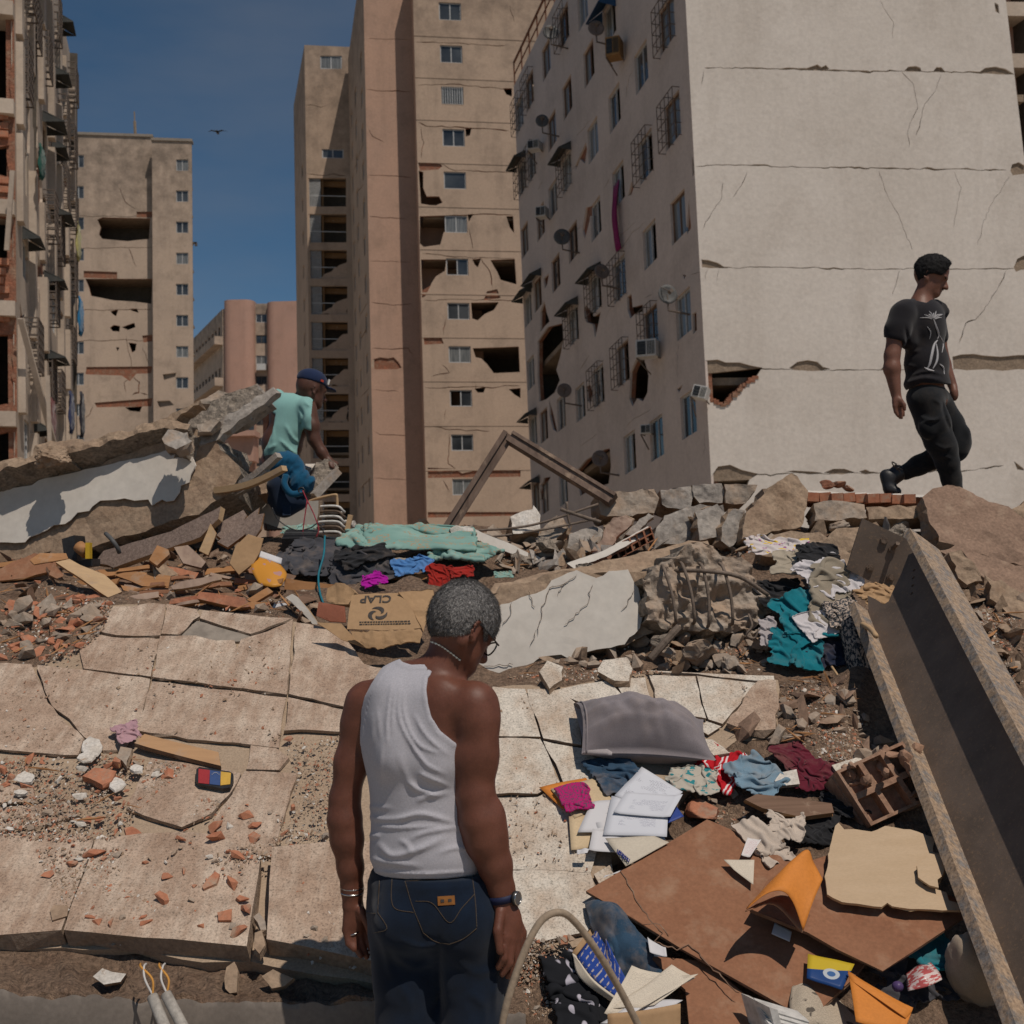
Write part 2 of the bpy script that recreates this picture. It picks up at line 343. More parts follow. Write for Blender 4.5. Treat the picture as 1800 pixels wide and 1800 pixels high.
# ------------------------------------------------------------------ buildings
M_ = MATS
def V3(p): return np.array(p, float)
def crackpoly(pts, wmin, wmax, seed, seg=9, amp=2.2):
	"""irregular slit along a polyline (photo pixels)"""
	rs = np.random.RandomState(seed); p = np.array(jag(pts, seg, amp, seed, False)); d = np.gradient(p, axis=0); d /= np.linalg.norm(d, axis=1)[:, None] + 1e-9
	n = np.stack([-d[:, 1], d[:, 0]], 1); k = len(p); wv = wmin + (wmax - wmin) * rs.uniform(0, 1, k) ** 2.2; wv = np.convolve(np.pad(wv, 1, 'edge'), [.25, .5, .25], 'valid')
	wv[0] = wv[-1] = .15; up = p - n * wv[:, None] * .5; dn = p + n * wv[:, None] * .5
	return [tuple(q) for q in up] + [tuple(q) for q in dn[::-1]]
def window(fac, par, u0, v0, u1, v1, d=.12, fm='window_metal', gm='glass', panes=2, fw=.05, open_=False):
	mb = MB(); U, W_, n = Vector(fac.U), Vector(fac.W), Vector(-fac.n)
	def bx(a0, b0, a1, b1, dd=.05): mb.box(fac.pos((a0 + a1) / 2, (b0 + b1) / 2, d), U * abs(a1 - a0) / 2, W_ * abs(b1 - b0) / 2, n * dd / 2)
	if u1 < u0: u0, u1 = u1, u0
	bx(u0, v0, u1, v0 + fw); bx(u0, v1 - fw, u1, v1); bx(u0, v0 + fw, u0 + fw, v1 - fw); bx(u1 - fw, v0 + fw, u1, v1 - fw)
	for i in range(1, panes):
		um = u0 + (u1 - u0) * i / panes; bx(um - fw / 2, v0 + fw, um + fw / 2, v1 - fw)
	o = mb.build('window', M_[fm], par)
	for i in range(panes):
		if open_ and i == 0: continue
		a0 = u0 + (u1 - u0) * i / panes + fw / 2; a1 = u0 + (u1 - u0) * (i + 1) / panes - fw / 2; dd = d + .004 * i
		q = [fac.pos(a0, v0 + fw / 2, dd), fac.pos(a1, v0 + fw / 2, dd), fac.pos(a1, v1 - fw / 2, dd), fac.pos(a0, v1 - fw / 2, dd)]
		mk('pane', q, [(0, 1, 2, 3)], M_[gm], o)
	return o
def grille(fac, par, u0, v0, u1, v1, out=.32, t=.03, nu=4, nv=5, name='window_grille', mat='iron'):
	mb = MB(); P = lambda u, v, d: Vector(fac.pos(u, v, -d))
	if u1 < u0: u0, u1 = u1, u0
	for i in range(nu + 1):
		u = u0 + (u1 - u0) * i / nu; mb.bar(P(u, v0, out), P(u, v1, out), t, t, up=fac.n)
	for j in range(nv + 1):
		v = v0 + (v1 - v0) * j / nv; mb.bar(P(u0, v, out), P(u1, v, out), t, t, up=fac.n)
		for u in (u0, u1): mb.bar(P(u, v, 0), P(u, v, out), t, t, up=fac.W)
	for i in (0, 1, 2):
		u = u0 + (u1 - u0) * i / 2
		for v in (v0, v1): mb.bar(P(u, v, 0), P(u, v, out), t, t, up=fac.U)
	return mb.build(name, M_[mat], par)
def awning(fac, par, u0, v1, u1, out=.5, drop=.25, mat='awning_dark'):
	if u1 < u0: u0, u1 = u1, u0
	mb = MB(); P = lambda u, v, d: Vector(fac.pos(u, v, -d))
	a, b_, c, d = P(u0, v1, .01), P(u1, v1, .01), P(u1, v1 - drop, out), P(u0, v1 - drop, out); t = Vector(fac.W) * .03
	mb.hexa([a, b_, c, d, a + t, b_ + t, c + t, d + t]); mb.add([a - t, d, P(u0, v1 - drop * 1.2, .01)], [(0, 1, 2)]); mb.add([b_ - t, c, P(u1, v1 - drop * 1.2, .01)], [(0, 1, 2)])
	return mb.build('awning', M_[mat], par)
def outpt(fac, px, py, out):
	d = ray(px, py); n = Vector(fac.n); o = Vector((0, 0, EYE)); return o + d * ((Vector(fac.o) + n * out - o).dot(n) / d.dot(n))
def satdish(px, py, rpx, fac, label, mat='dish_grey', yaw=0):
	"""dish on a bent arm fixed to a wall"""
	c = outpt(fac, px, py, .62); s = c.y / FPX * rpx; u, v = fac.uv(px, py); u, v = fac.B @ (np.array(c) - fac.o); root = thing('satellite_dish', c - Vector(fac.W) * s, label, 'satellite dish', 'satellite dishes on the white block')
	ax = (Vector((0.05 + yaw * .6, -1, .12))).normalized(); x = ax.orthogonal().normalized(); y = ax.cross(x); V = [c - ax * s * .22]; Fc = []; n = 22
	for k, rr in enumerate((.35, .7, 1.0)):
		for i in range(n):
			a = 2 * math.pi * i / n; V.append(c - ax * s * .22 * (1 - rr * rr) + (x * math.cos(a) + y * math.sin(a)) * s * rr)
	for i in range(n):
		j = (i + 1) % n; Fc.append((0, 1 + i, 1 + j))
		for k in (0, 1): Fc.append((1 + k * n + i, 1 + (k + 1) * n + i, 1 + (k + 1) * n + j, 1 + k * n + j))
	m = len(V); V2 = [p - ax * .02 for p in V]; Fc += [tuple(i + m for i in f[::-1]) for f in Fc]; V += V2
	Fc += [(1 + 2 * n + i, 1 + 2 * n + i + m, 1 + 2 * n + (i + 1) % n + m, 1 + 2 * n + (i + 1) % n) for i in range(n)]
	mk('dish', V, Fc, M_[mat], root, smooth=True)
	wp = Vector(fac.pos(u, v - .55, 0)); el = c - Vector(fac.W) * .45; mb = MB(); mb.tube([wp, el, c - ax * s * .25], .03, 6); mb.build('mount_arm', M_['iron'], root)
	mb = MB(); f = c + ax * s * .75; mb.tube([c - (x * 0 + y) * s * .95, f], .014, 5); mb.box(f, x * .05, y * .05, ax * .07); mb.build('feed_horn', M_['iron'], root)
def aircon(px, py, wpx, hpx, fac, label, mat='ac_white', out=.45, tilt=0, off=0):
	c = outpt(fac, px, py, out * .5 + .1); s = c.y / FPX; hw = wpx * s / 2; hh = hpx * s / 2
	root = thing('air_conditioner', c - Vector((0, 0, hh)), label, 'air conditioner', 'window air conditioners on the white block')
	R = Matrix.Rotation(tilt, 3, 'Y'); x = R @ Vector((.93, -.36, 0)); z = R @ Vector((0, 0, 1)); y = z.cross(x)
	mb = MB(); mb.box(c, x * hw, y * out * .5, z * hh); mb.build('casing', M_[mat], root)
	mb = MB(); f = c - y * (out * .5 + .012)
	mb.box(f - x * hw * .42, x * hw * .42, y * .01, z * hh * .78)
	mb.build('fan_panel', M_['black_plastic'], root); mb = MB()
	for i in range(5): mb.box(f + x * hw * (.2 + .16 * i), x * hw * .03, y * .015, z * hh * .8)
	for i in range(3): mb.box(f - x * hw * .42 + z * hh * (-.5 + .5 * i) - y * .014, x * hw * .42, y * .006, z * hh * .05)
	mb.build('louvre', M_['awning_dark'], root)
	mb = MB(); g = c - z * hh; mb.bar(g - x * hw, g - x * hw + y * out, .03, .03); mb.bar(g + x * hw, g + x * hw + y * out, .03, .03); mb.bar(g - x * hw - y * out * .4 - z * .02, g + y * out * .5 - z * .45, .03, .03); mb.build('bracket', M_['iron'], root)
# ---- white block on the right
C0, C1 = at(1252, 880, 30), at(1205, 0, 30)
FA = Fac(C0, C0 + Vector((.998, .063, 0)), C1); FL = Fac(C0, C0 + Vector((-.281, 1, -.14)).normalized(), C1)
blkA = thing('white_apartment_block', (C0.x + 4, 38, 0), 'cracked white apartment block with blank end wall and grey shaded window side', 'building')
uF, vT = FL.uv(903, 152)
LOW = -3.2
px_ = lambda fac, pts: fac.uvs(pts)
deepA = [[(1232, 657), (1340, 646), (1330, 662), (1306, 678), (1296, 690), (1284, 700), (1273, 713), (1251, 703), (1238, 684)], [(1250, 846), (1318, 843), (1312, 858), (1252, 862)]]
shalA = [[(1236, 634), (1262, 632), (1276, 637), (1300, 637), (1322, 643), (1340, 646), (1232, 657)], [(1250, 838), (1262, 820), (1284, 817), (1304, 826), (1334, 833), (1318, 843), (1250, 846)],
         [(1387, 647), (1402, 636), (1420, 633), (1437, 636), (1447, 645), (1460, 648), (1444, 651), (1398, 650)], [(1548, 649), (1556, 642), (1570, 641), (1580, 648)],
         [(1674, 627), (1690, 623), (1712, 622), (1730, 625), (1760, 627), (1790, 624), (1830, 624), (1830, 651), (1790, 649), (1762, 652), (1735, 649), (1700, 651), (1676, 648)],
         [(1232, 456), (1245, 457), (1262, 462), (1276, 471), (1232, 470)], [(1782, 470), (1788, 455), (1800, 449), (1830, 447), (1830, 476), (1795, 474), (1786, 478)],
         [(1404, 123), (1420, 119), (1437, 113), (1444, 118), (1452, 114), (1458, 121), (1446, 124), (1430, 124)], [(1590, 124), (1597, 117), (1610, 116), (1618, 119), (1620, 125)], [(1640, 126), (1646, 118), (1655, 118), (1662, 126)],
         [(1720, 128), (1732, 119), (1750, 117), (1768, 121), (1784, 131), (1760, 131)], [(1776, 300), (1779, 289), (1791, 285), (1803, 292), (1812, 304), (1790, 307), (1780, 308)], [(1382, 829), (1395, 827), (1430, 829), (1445, 831), (1420, 833)],
         [(1448, 831), (1465, 824), (1485, 824), (1502, 830), (1480, 834)], [(1510, 829), (1522, 825), (1535, 832), (1520, 834)], [(1782, 810), (1800, 824), (1800, 827), (1788, 825)], [(1748, 4), (1755, 8), (1757, 24), (1750, 20)]]
crA = [crackpoly([(1238, 119), (1330, 120), (1480, 124), (1600, 125), (1735, 128)], .8, 6, 1, 7, 1.0), crackpoly([(1222, 293), (1300, 290), (1420, 294), (1560, 296), (1770, 299)], .8, 5, 2, 7, 1.0),
       crackpoly([(1240, 470), (1400, 471), (1560, 473), (1790, 472)], .8, 3.6, 3, 7, 1.0), crackpoly([(1330, 648), (1420, 651), (1550, 650), (1680, 649)], .7, 3, 4, 7, .8),
       crackpoly([(1330, 834), (1420, 833), (1600, 829), (1700, 827), (1765, 818)], .7, 4, 5, 7, 1.4)]
for i, (pts, w_) in enumerate([([(1583, 124), (1604, 145), (1613, 190), (1596, 230), (1598, 260)], 1.6), ([(1655, 130), (1644, 160), (1626, 182), (1610, 240)], 1.8), ([(1314, 302), (1300, 330), (1288, 348)], 2.6), ([(1271, 320), (1268, 350), (1240, 390), (1235, 405)], 1.5),
		([(1545, 300), (1556, 335), (1580, 378), (1604, 440)], 1.3), ([(1775, 310), (1742, 360), (1726, 400), (1718, 430)], 1.4), ([(1769, 475), (1755, 505), (1730, 545), (1715, 562), (1698, 568), (1686, 605)], 3.0), ([(1582, 474), (1575, 500), (1568, 520)], 1.2),
		([(1243, 474), (1240, 492)], 1.3), ([(1263, 474), (1260, 495)], 1.2), ([(1546, 0), (1560, 24), (1570, 38), (1570, 70)], 1.2), ([(1237, 124), (1233, 150)], 1.3), ([(1676, 300), (1690, 330), (1676, 400)], 1.0)]):
	crA.append(crackpoly(pts, .5, w_, 20 + i, 6, 1.0))
uRb, uRt = FA.uv(1838, 600)[0], FA.uv(1768, 0)[0]; vb, vt = FA.uv(1838, 600)[1], FA.uv(1768, 0)[1]
ur = lambda v: uRb + (uRt - uRb) * (v - vb) / (vt - vb)
VT = 26.5
ext = [(0, LOW), (ur(LOW), LOW), (ur(VT), VT), (0, VT)]
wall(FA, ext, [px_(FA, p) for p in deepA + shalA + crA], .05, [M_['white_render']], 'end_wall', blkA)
wall(FA, ext, [px_(FA, p) for p in deepA], .16, M_['exposed_concrete'], 'concrete_backing', blkA, d0=.051)
for i, p in enumerate(deepA[:1]):                      # ragged brick edge of the torn-open corner
	e = px_(FA, p); V = []; rs = np.random.RandomState(3)
	mb = MB()
	for k in range(2, 7):
		a, c = np.array(e[k]), np.array(e[(k + 1) % len(e)])
		for t in np.linspace(.1, .9, 4):
			q = a + (c - a) * t; mb.box(fac_p := Vector(FA.pos(q[0], q[1], .03 + rs.uniform(0, .08))), Vector(FA.U) * rs.uniform(.05, .1), Vector(FA.W) * rs.uniform(.03, .07), Vector(FA.n) * .09)
	mb.build('broken_brick_edge', M_['brick_broken'], blkA)
# shaded window side
WL = [(991, 47, 'g'), (1024, 12, ''), (1072, 37, 'b'), (1172, 42, 'g'), (960, 105, ''), (1035, 112, ''), (1127, 118, ''), (931, 160, 'g'), (997, 172, ''), (1080, 190, ''), (1182, 212, 'g'), (907, 212, 'g'), (970, 230, ''), (1042, 247, ''),
      (1135, 275, 'g'), (934, 287, 'g'), (996, 302, 'ga'), (1087, 325, ''), (1192, 382, ''), (910, 325, 'ga'), (972, 350, ''), (1047, 385, ''), (950, 390, ''), (1142, 430, ''), (917, 430, ''), (1007, 425, ''), (1089, 490, 'g'), (977, 480, ''), (945, 516, 'a'),
      (1047, 514, 'ga'), (919, 555, 'a'), (1008, 571, 'ga'), (1201, 552, ''), (1144, 579, 'g'), (1095, 639, 'g'), (927, 662, ''), (1052, 678, 'g'), (1020, 707, ''), (987, 725, ''), (1210, 728, ''), (1154, 770, ''), (1107, 795, ''),
      (956, 748, ''), (927, 767, 'a'), (990, 858, ''), (958, 874, ''), (930, 884, 'a')]
holesL = []; wins = []
for i, (x, y, k) in enumerate(WL):
	u, v = FL.uv(x, y); w_, h_ = (1.0, 1.2) if 'g' not in k else (1.05, 1.25)
	if u + w_ / 2 > uF - .1: u = uF - .1 - w_ / 2
	wins.append((u - w_ / 2, v - h_ / 2, u + w_ / 2, v + h_ / 2, k)); holesL.append(rect(*wins[-1][:4]))
bigL = [[(945, 600), (962, 575), (988, 568), (990, 600), (985, 625), (978, 650), (984, 668), (975, 690), (960, 702), (948, 706), (945, 660)],
		[(1106, 700), (1108, 655), (1118, 632), (1132, 630), (1140, 660), (1138, 690), (1130, 706), (1120, 700), (1112, 715)],
		[(1012, 830), (1030, 808), (1062, 790), (1072, 788), (1074, 820), (1070, 850), (1040, 860), (1020, 872)]]
shL = [[(1102, 522), (1110, 516), (1112, 540), (1130, 535), (1129, 548), (1116, 552), (1108, 560), (1103, 545)], [(1026, 545), (1030, 535), (1044, 556), (1056, 548), (1050, 578), (1046, 594), (1042, 570), (1030, 566)], [(950, 548), (957, 528), (961, 550), (966, 565), (957, 574), (950, 584)],
       [(955, 490), (965, 480), (962, 500), (957, 508)], [(1011, 292), (1030, 250), (1032, 262), (1028, 288), (1020, 280), (1012, 300)], [(1024, 405), (1030, 365), (1040, 362), (1036, 390), (1028, 420)], [(1104, 345), (1110, 318), (1114, 330), (1110, 342)], [(1206, 405), (1211, 350), (1213, 380), (1215, 400), (1208, 412)],
       [(1217, 552), (1224, 548), (1225, 580), (1218, 588)], [(1216, 275), (1221, 285), (1224, 296), (1217, 312)], [(1030, 680), (1037, 675), (1042, 690), (1038, 712), (1032, 700)], [(1200, 482), (1206, 484), (1203, 492)], [(965, 700), (972, 725), (980, 760), (972, 755), (966, 730)], [(1190, 684), (1200, 676), (1194, 690)],
       [(914, 640), (920, 645), (925, 672), (918, 660)], [(947, 872), (956, 840), (968, 838), (958, 860), (950, 882)]]
crL = [crackpoly(p, .5, w_, 60 + i, 6, 1.2) for i, (p, w_) in enumerate([([(1080, 440), (1092, 412), (1118, 390)], 1.8), ([(1090, 440), (1110, 410), (1135, 392)], 1.2), ([(1100, 175), (1105, 140), (1112, 120)], 2), ([(1014, 240), (1040, 210)], 1.2), ([(1062, 560), (1085, 530), (1100, 518)], 1.0), ([(1192, 665), (1190, 640), (1192, 600)], 1.2),
		([(1096, 755), (1115, 735), (1145, 718)], 1.6), ([(1018, 650), (1036, 625)], 1.6), ([(1020, 786), (1050, 762)], 1.4), ([(1000, 300), (1012, 292)], 2), ([(1062, 330), (1072, 312)], 1), ([(945, 335), (955, 318)], 1.5), ([(1214, 483), (1230, 478)], 2), ([(1236, 800), (1240, 760)], 1.5), ([(1026, 395), (1000, 415)], 1), ([(1132, 525), (1148, 517)], 2)])]
extL = [(0, LOW), (uF, LOW), (uF, vT), (0, vT)] if uF > 0 else None
seams = [rect(.02, vv, uF - .02, vv + .012) for vv in np.arange(.9, vT, 2.62)]
bigL += shL[:4] + shL[8:11:2] + shL[12:]; shL = shL[4:8] + shL[9:12:2]
wall(FL, [(0.0, LOW), (uF, LOW), (uF, vT), (0.0, vT)], holesL + [px_(FL, p) for p in bigL + shL + crL], .07, M_['shaded_white_render'], 'window_wall', blkA)
wall(FL, [(0.06, LOW), (uF, LOW), (uF, vT), (0.06, vT)], holesL + [px_(FL, p) for p in bigL], .14, M_['brick_broken'], 'brick_backing', blkA, d0=.071)
rs = np.random.RandomState(5)
for i, (u0, v0, u1, v1, k) in enumerate(wins):
	window(FL, blkA, u0, v0, u1, v1, .1, 'wood_dark' if rs.rand() < .45 else 'window_metal', 'curtain_glass' if rs.rand() < .55 else 'glass', 2, open_=rs.rand() < .55)
	if 'g' in k: grille(FL, blkA, u0 - .03, v0 - .06, u1 + .03, v1 + .03, .22, .018, 4, 4)
	if 'a' in k: awning(FL, blkA, u0 - .12, v1 + .15, u1 + .12)
	if 'b' in k: awning(FL, blkA, u0 - .1, v1 + .1, u1 + .1, .6, .5, 'awning_blue')
cu, cv = FL.uv(1087, 350)
mb = MB(); cols = []                                   # pink curtain blown out of its window
for j in range(14):
	for i in range(9):
		t = j / 13; cols.append(Vector(FL.pos(cu - .28 + .5 * i / 8 * (1 - .45 * t), cv + .5 - 2.2 * t, -.05 - .16 * math.sin(t * 2.6) - .05 * math.sin(i * 2.1 + t * 3))))
mb.add(cols, [(j * 9 + i, j * 9 + i + 1, (j + 1) * 9 + i + 1, (j + 1) * 9 + i) for j in range(13) for i in range(8)])
cloth_mat('curtain_magenta', (.22, .015, .10)); o = mb.build('curtain', M_['curtain_magenta'], None, True, label='magenta curtain hanging out of a window on the shaded side of the white block', cat='curtain'); o.modifiers.new('t', 'SOLIDIFY').thickness = .02
# floors, roof and far sides
fl = MB(); A0 = Vector(FL.o); UU = Vector(FL.U); RU = Vector(FA.U); WW = Vector(FL.W)
Wd = ur(0) + .2
for vv in list(np.arange(.55, vT - 1, 2.62)) + [vT - .12]:
	a = A0 + WW * vv + UU * .32 + RU * .32; top = vv > vT - 1
	if top: a = A0 + WW * vv + UU * .23 + RU * .23
	l = UU * (uF - .6); r = RU * (Wd - .6); d = Vector((0, 0, .2)); fl.hexa([a, a + r, a + r + l, a + l, a + d, a + r + d, a + r + l + d, a + l + d])
fl.build('floor_slab', M_['exposed_concrete'], blkA)
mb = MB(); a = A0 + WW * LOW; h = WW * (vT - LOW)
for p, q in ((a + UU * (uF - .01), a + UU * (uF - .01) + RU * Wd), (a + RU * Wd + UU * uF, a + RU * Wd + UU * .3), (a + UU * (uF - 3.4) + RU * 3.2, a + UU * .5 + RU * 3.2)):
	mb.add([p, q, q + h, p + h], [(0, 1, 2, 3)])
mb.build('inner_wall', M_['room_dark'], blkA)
mb = MB(); rl = [Vector(FL.pos(t, vT + 1.0, .05)) for t in np.linspace(0, uF, 16)]; lo = [Vector(FL.pos(t, vT, .05)) for t in np.linspace(0, uF, 16)]
for i in range(15):
	mb.bar(rl[i], rl[i + 1], .07, .07); mb.bar((rl[i] + lo[i]) / 2, (rl[i + 1] + lo[i + 1]) / 2, .04, .04)
for p, q in zip(rl, lo): mb.bar(q, p, .06, .06)
mb.build('roof_railing', M_['rust_rail'], blkA)
# lattice bay past the right end of the blank wall
FB = Fac(FA.pos(ur(0) + .0, 0, .9), FA.pos(ur(0) + 5, 0, .9), FA.pos(ur(0), 5, .9)); hl = []
for y0 in (40, 215):
	for j in range(9):
		for i in range(7): hl.append([FB.uv(1786 + i * 7.5 + k[0] + .12 * (y0 + j * 7), y0 + j * 7.5 + k[1]) for k in ((0, 0), (4, 0), (4, 4.5), (0, 4.5))])
wall(FB, rect(-4, LOW, 6, VT), hl + [[FB.uv(*p) for p in ((1782, -20), (1850, -20), (1850, 32), (1782, 32))]], .25, M_['far_pink_render'], 'lattice_wall', blkA)
mb = MB()
for y in (36, 125, 300, 470):
	c = FB.uv(1800, y); mb.box(FB.pos(c[0] + 1.5, c[1], -.3), Vector(FB.U) * 2.4, Vector(FB.n) * .35, Vector(FB.W) * .2)
mb.each('balcony_slab', M_['old_render'], blkA)
for a in [(968, 56, 14, 'grey satellite dish nearest the roof railing of the white block', 'dish_grey', 0), (1048, 49, 15, 'brownish satellite dish beside the blue awning of the white block', 'dish_rust', .1), (953, 212, 12, 'grey satellite dish on the far upper side of the white block, above an air conditioner', 'dish_grey', 0),
          (988, 416, 15, 'grey satellite dish at mid height on the far part of the white block', 'dish_grey', 0), (1058, 477, 14, 'tilted rusty satellite dish above the broken awnings of the white block', 'dish_rust', .5), (1174, 517, 18, 'largest satellite dish, near the corner of the white block', 'dish_grey', .3),
          (992, 686, 13, 'dusty satellite dish beside the torn-open window of the white block', 'dish_rust', 0), (1055, 806, 15, 'lowest satellite dish, behind the wooden frame', 'dish_rust', .2)]: satdish(a[0], a[1], a[2], FL, a[3], a[4], a[5])
aircon(1080, 86, 26, 34, FL, 'brown wooden-looking air conditioner under the blue awning', 'ac_brown', .5)
aircon(940, 257, 22, 16, FL, 'white air conditioner at the far upper end of the white block')
aircon(953, 374, 18, 18, FL, 'grey air conditioner on the far side halfway up the white block', 'ac_white')
aircon(1139, 614, 36, 30, FL, 'white air conditioner on brackets above a gaping hole', 'ac_white', .55)
aircon(1232, 691, 26, 22, FL, 'tilted white air conditioner hanging from the torn corner of the white block', 'ac_white', .4, .3)
aircon(1137, 755, 18, 16, FL, 'small grey air conditioner beside the low windows of the white block', 'ac_white', .35)
# ---- tan tower in the centre
ca, sa = math.cos(rad(8)), math.sin(rad(8)); UB = Vector((ca, sa, 0))
twr = thing('tan_tower_block', (-4, 76, 0), 'tall tan and pink tower block with one column of windows and broken walls', 'building')
P = at(750, 900, 68); F1 = Fac(P, P + UB, at(726, 0, 68)); P = at(658, 930, 69.6); F2 = Fac(P, P + UB, at(639, 0, 69.6)); Pf = at(628, 930, 84); Pf.z = P.z; F3 = Fac(P, Pf, at(639, 0, 69.6))
Pw = at(548, 930, 84); FW = Fac(Pw, Pw + UB, at(535, 80, 84)); Pq = at(527, 930, 95); Pq.z = Pw.z; FQ = Fac(Pw, Pq, at(535, 80, 84))
TOP = 46.5
def flo(fac): return fac.uv(900, 1)[1]
V1 = F1.uv(726, 0)[1] + 3; rs = np.random.RandomState(8)
hw = []; wb = []
for k in range(12):
	y = [20, 95, 168, 242, 317, 394, 469, 547, 623, 700, 778, 856][k]; x0 = 772 + k * 2.15; wb.append((*F1.uv(x0, y + 14.5), *F1.uv(x0 + 38, y - 14.5))); hw.append(rect(wb[-1][0], wb[-1][1], wb[-1][2], wb[-1][3]))
deep1 = [[(736, 300), (744, 302), (744, 330), (750, 345), (772, 345), (778, 356), (764, 362), (740, 358)], [(738, 380), (796, 378), (796, 404), (780, 408), (774, 430), (745, 434), (738, 428)], [(740, 456), (785, 456), (782, 476), (766, 486), (756, 502), (742, 510)], [(830, 456), (846, 454), (840, 470), (835, 466)],
         [(862, 457), (905, 455), (908, 500), (880, 492), (874, 478), (868, 468)], [(828, 532), (877, 531), (868, 545), (852, 552), (840, 563), (830, 560)], [(831, 612), (912, 609), (914, 654), (868, 656), (856, 640), (846, 630), (836, 628)], [(834, 683), (854, 680), (850, 690), (840, 690)], [(894, 684), (915, 682), (915, 700), (905, 694)],
         [(884, 155), (900, 155), (900, 170), (890, 166)], [(890, 380), (902, 380), (904, 410), (896, 400)], [(818, 226), (829, 224), (826, 238), (819, 240)], [(822, 377), (832, 376), (824, 390)]]
sh1 = [[(735, 285), (772, 285), (778, 292), (770, 298), (738, 300)], [(744, 590), (776, 592), (780, 604), (746, 606)], [(752, 822), (800, 824), (812, 832), (832, 828), (915, 823), (915, 838), (752, 840)], [(752, 900), (915, 900), (915, 906), (752, 910)], [(856, 512), (874, 508), (880, 524), (850, 528)], [(742, 505), (758, 500), (748, 520), (742, 524)]]
cr1 = [crackpoly(p, .8, w_, 90 + i, 8, 1.0) for i, (p, w_) in enumerate([([(729, 74), (790, 76), (890, 80)], 2.2), ([(733, 150), (800, 148), (890, 156)], 2.2), ([(735, 214), (750, 222), (840, 226), (895, 230)], 3.5), ([(740, 222), (745, 250), (741, 280)], 1.5), ([(772, 285), (800, 300), (900, 303)], 2.2), ([(780, 380), (850, 376), (905, 378)], 2.6), ([(824, 400), (832, 440)], 1.2), ([(742, 446), (800, 452), (905, 454)], 2.0),
		([(745, 528), (800, 526), (910, 528)], 2.0), ([(783, 560), (780, 590)], 2), ([(776, 640), (790, 655), (758, 662)], 4), ([(747, 681), (830, 680), (915, 678)], 2.4), ([(784, 718), (782, 740)], 1.2), ([(748, 748), (790, 755), (862, 758)], 2.2), ([(790, 760), (788, 815), (806, 828)], 2.4), ([(778, 842), (790, 866)], 4), ([(845, 452), (862, 480), (866, 505)], 2.5), ([(905, 40), (895, 10), (905, 20)], 1.2), ([(838, 690), (836, 672)], 1)])]
o1 = [(0, -4), (F1.uv(925, 400)[0] + 6, -4), (F1.uv(925, 400)[0] + 6, V1), (0, V1)]
wall(F1, o1, hw + [px_(F1, p) for p in deep1 + sh1 + cr1], .07, M_['tan_render'], 'window_wall', twr)
wall(F1, [(0.05, -4), o1[1], o1[2], (0.05, V1)], hw + [px_(F1, p) for p in deep1], .15, M_['brick_broken'], 'brick_backing', twr, d0=.072)
for k, q in enumerate(wb): window(F1, twr, *q, .1, 'window_metal', ['glass', 'glass', 'curtain_glass'][k % 3] if k != 2 else 'curtain_glass', 2 if k != 4 else 1, .06, open_=k in (6, 9))
g = wb[2]; mb = MB()
for t in np.linspace(g[0] + .1, g[2] - .1, 9): mb.bar(F1.pos(t, g[1], -.02), F1.pos(t, g[3], -.02), .035, .035)
mb.build('window_bars', M_['window_metal'], twr)
g = wb[2]
mb = MB()                                              # thin shadow-line bands at each storey
for k in range(12):
	v = wb[k][3] + .55
	mb.box(F1.pos(o1[1][0] / 2, v, -.012), Vector(F1.U) * o1[1][0] / 2, Vector(F1.n) * .012, Vector(F1.W) * .05)
mb.build('storey_band', M_['tan_render'], twr)
sh2 = [[(655, 632), (668, 628), (682, 630), (692, 628), (700, 636), (706, 646), (698, 649), (660, 649), (652, 644)]]
cr2 = [crackpoly(p, .8, w_, 120 + i, 8, .8) for i, (p, w_) in enumerate([([(643, 157), (690, 160), (722, 161)], 2.0), ([(646, 308), (690, 309), (725, 311)], 2.0), ([(646, 380), (680, 383), (715, 385)], 3), ([(643, 218), (655, 240), (675, 250)], 2.2), ([(651, 531), (690, 537), (725, 534)], 2.2), ([(652, 612), (690, 614), (718, 612), (728, 625)], 3.2), ([(655, 685), (700, 688)], 2), ([(656, 757), (668, 764), (716, 766)], 2), ([(658, 840), (716, 844)], 1.2), ([(645, 68), (720, 70)], .9), ([(650, 459), (722, 461)], .9)])]
wall(F2, [(0, -5), (7, -5), (7, F2.uv(639, 0)[1] + 3), (0, F2.uv(639, 0)[1] + 3)], [px_(F2, p) for p in sh2 + cr2], .08, M_['pink_render'], 'pink_pier_front', twr)
wall(F2, rect(.05, -5, 7, F2.uv(639, 0)[1] + 3), [], .1, M_['brick_broken'], 'pier_brick_backing', twr, d0=.081)
h3 = []; d3 = []
uf = F3.uv(620, 400)[0]
L3 = np.linalg.norm(np.array(Pf - P)); up3 = F3.uv(639, 0)[1] + 3
for k in range(13):
	v = F3.uv(646, 41 + 74.5 * k)[1]
	for uu in (2.2, 7.5, 11.5): h3.append(rect(uu, v - .6, uu + 1.3, v + .6))
cr3 = [crackpoly(p, .8, 3, 140 + i, 7, 1) for i, p in enumerate([[(622, 300), (634, 265), (640, 250)], [(626, 340), (640, 322)], [(632, 600), (648, 570)], [(634, 700), (650, 680)], [(634, 860), (652, 840)], [(630, 560), (648, 530)]])]
wall(F3, [(0, -5), (L3, -5), (L3, up3), (0, up3)], h3 + [px_(F3, p) for p in cr3], .2, M_['tan_render'], 'pier_side_wall', twr)
for q in h3: window(F3, twr, q[0][0], q[0][1], q[2][0], q[2][1], .1, 'window_metal', 'glass', 1)
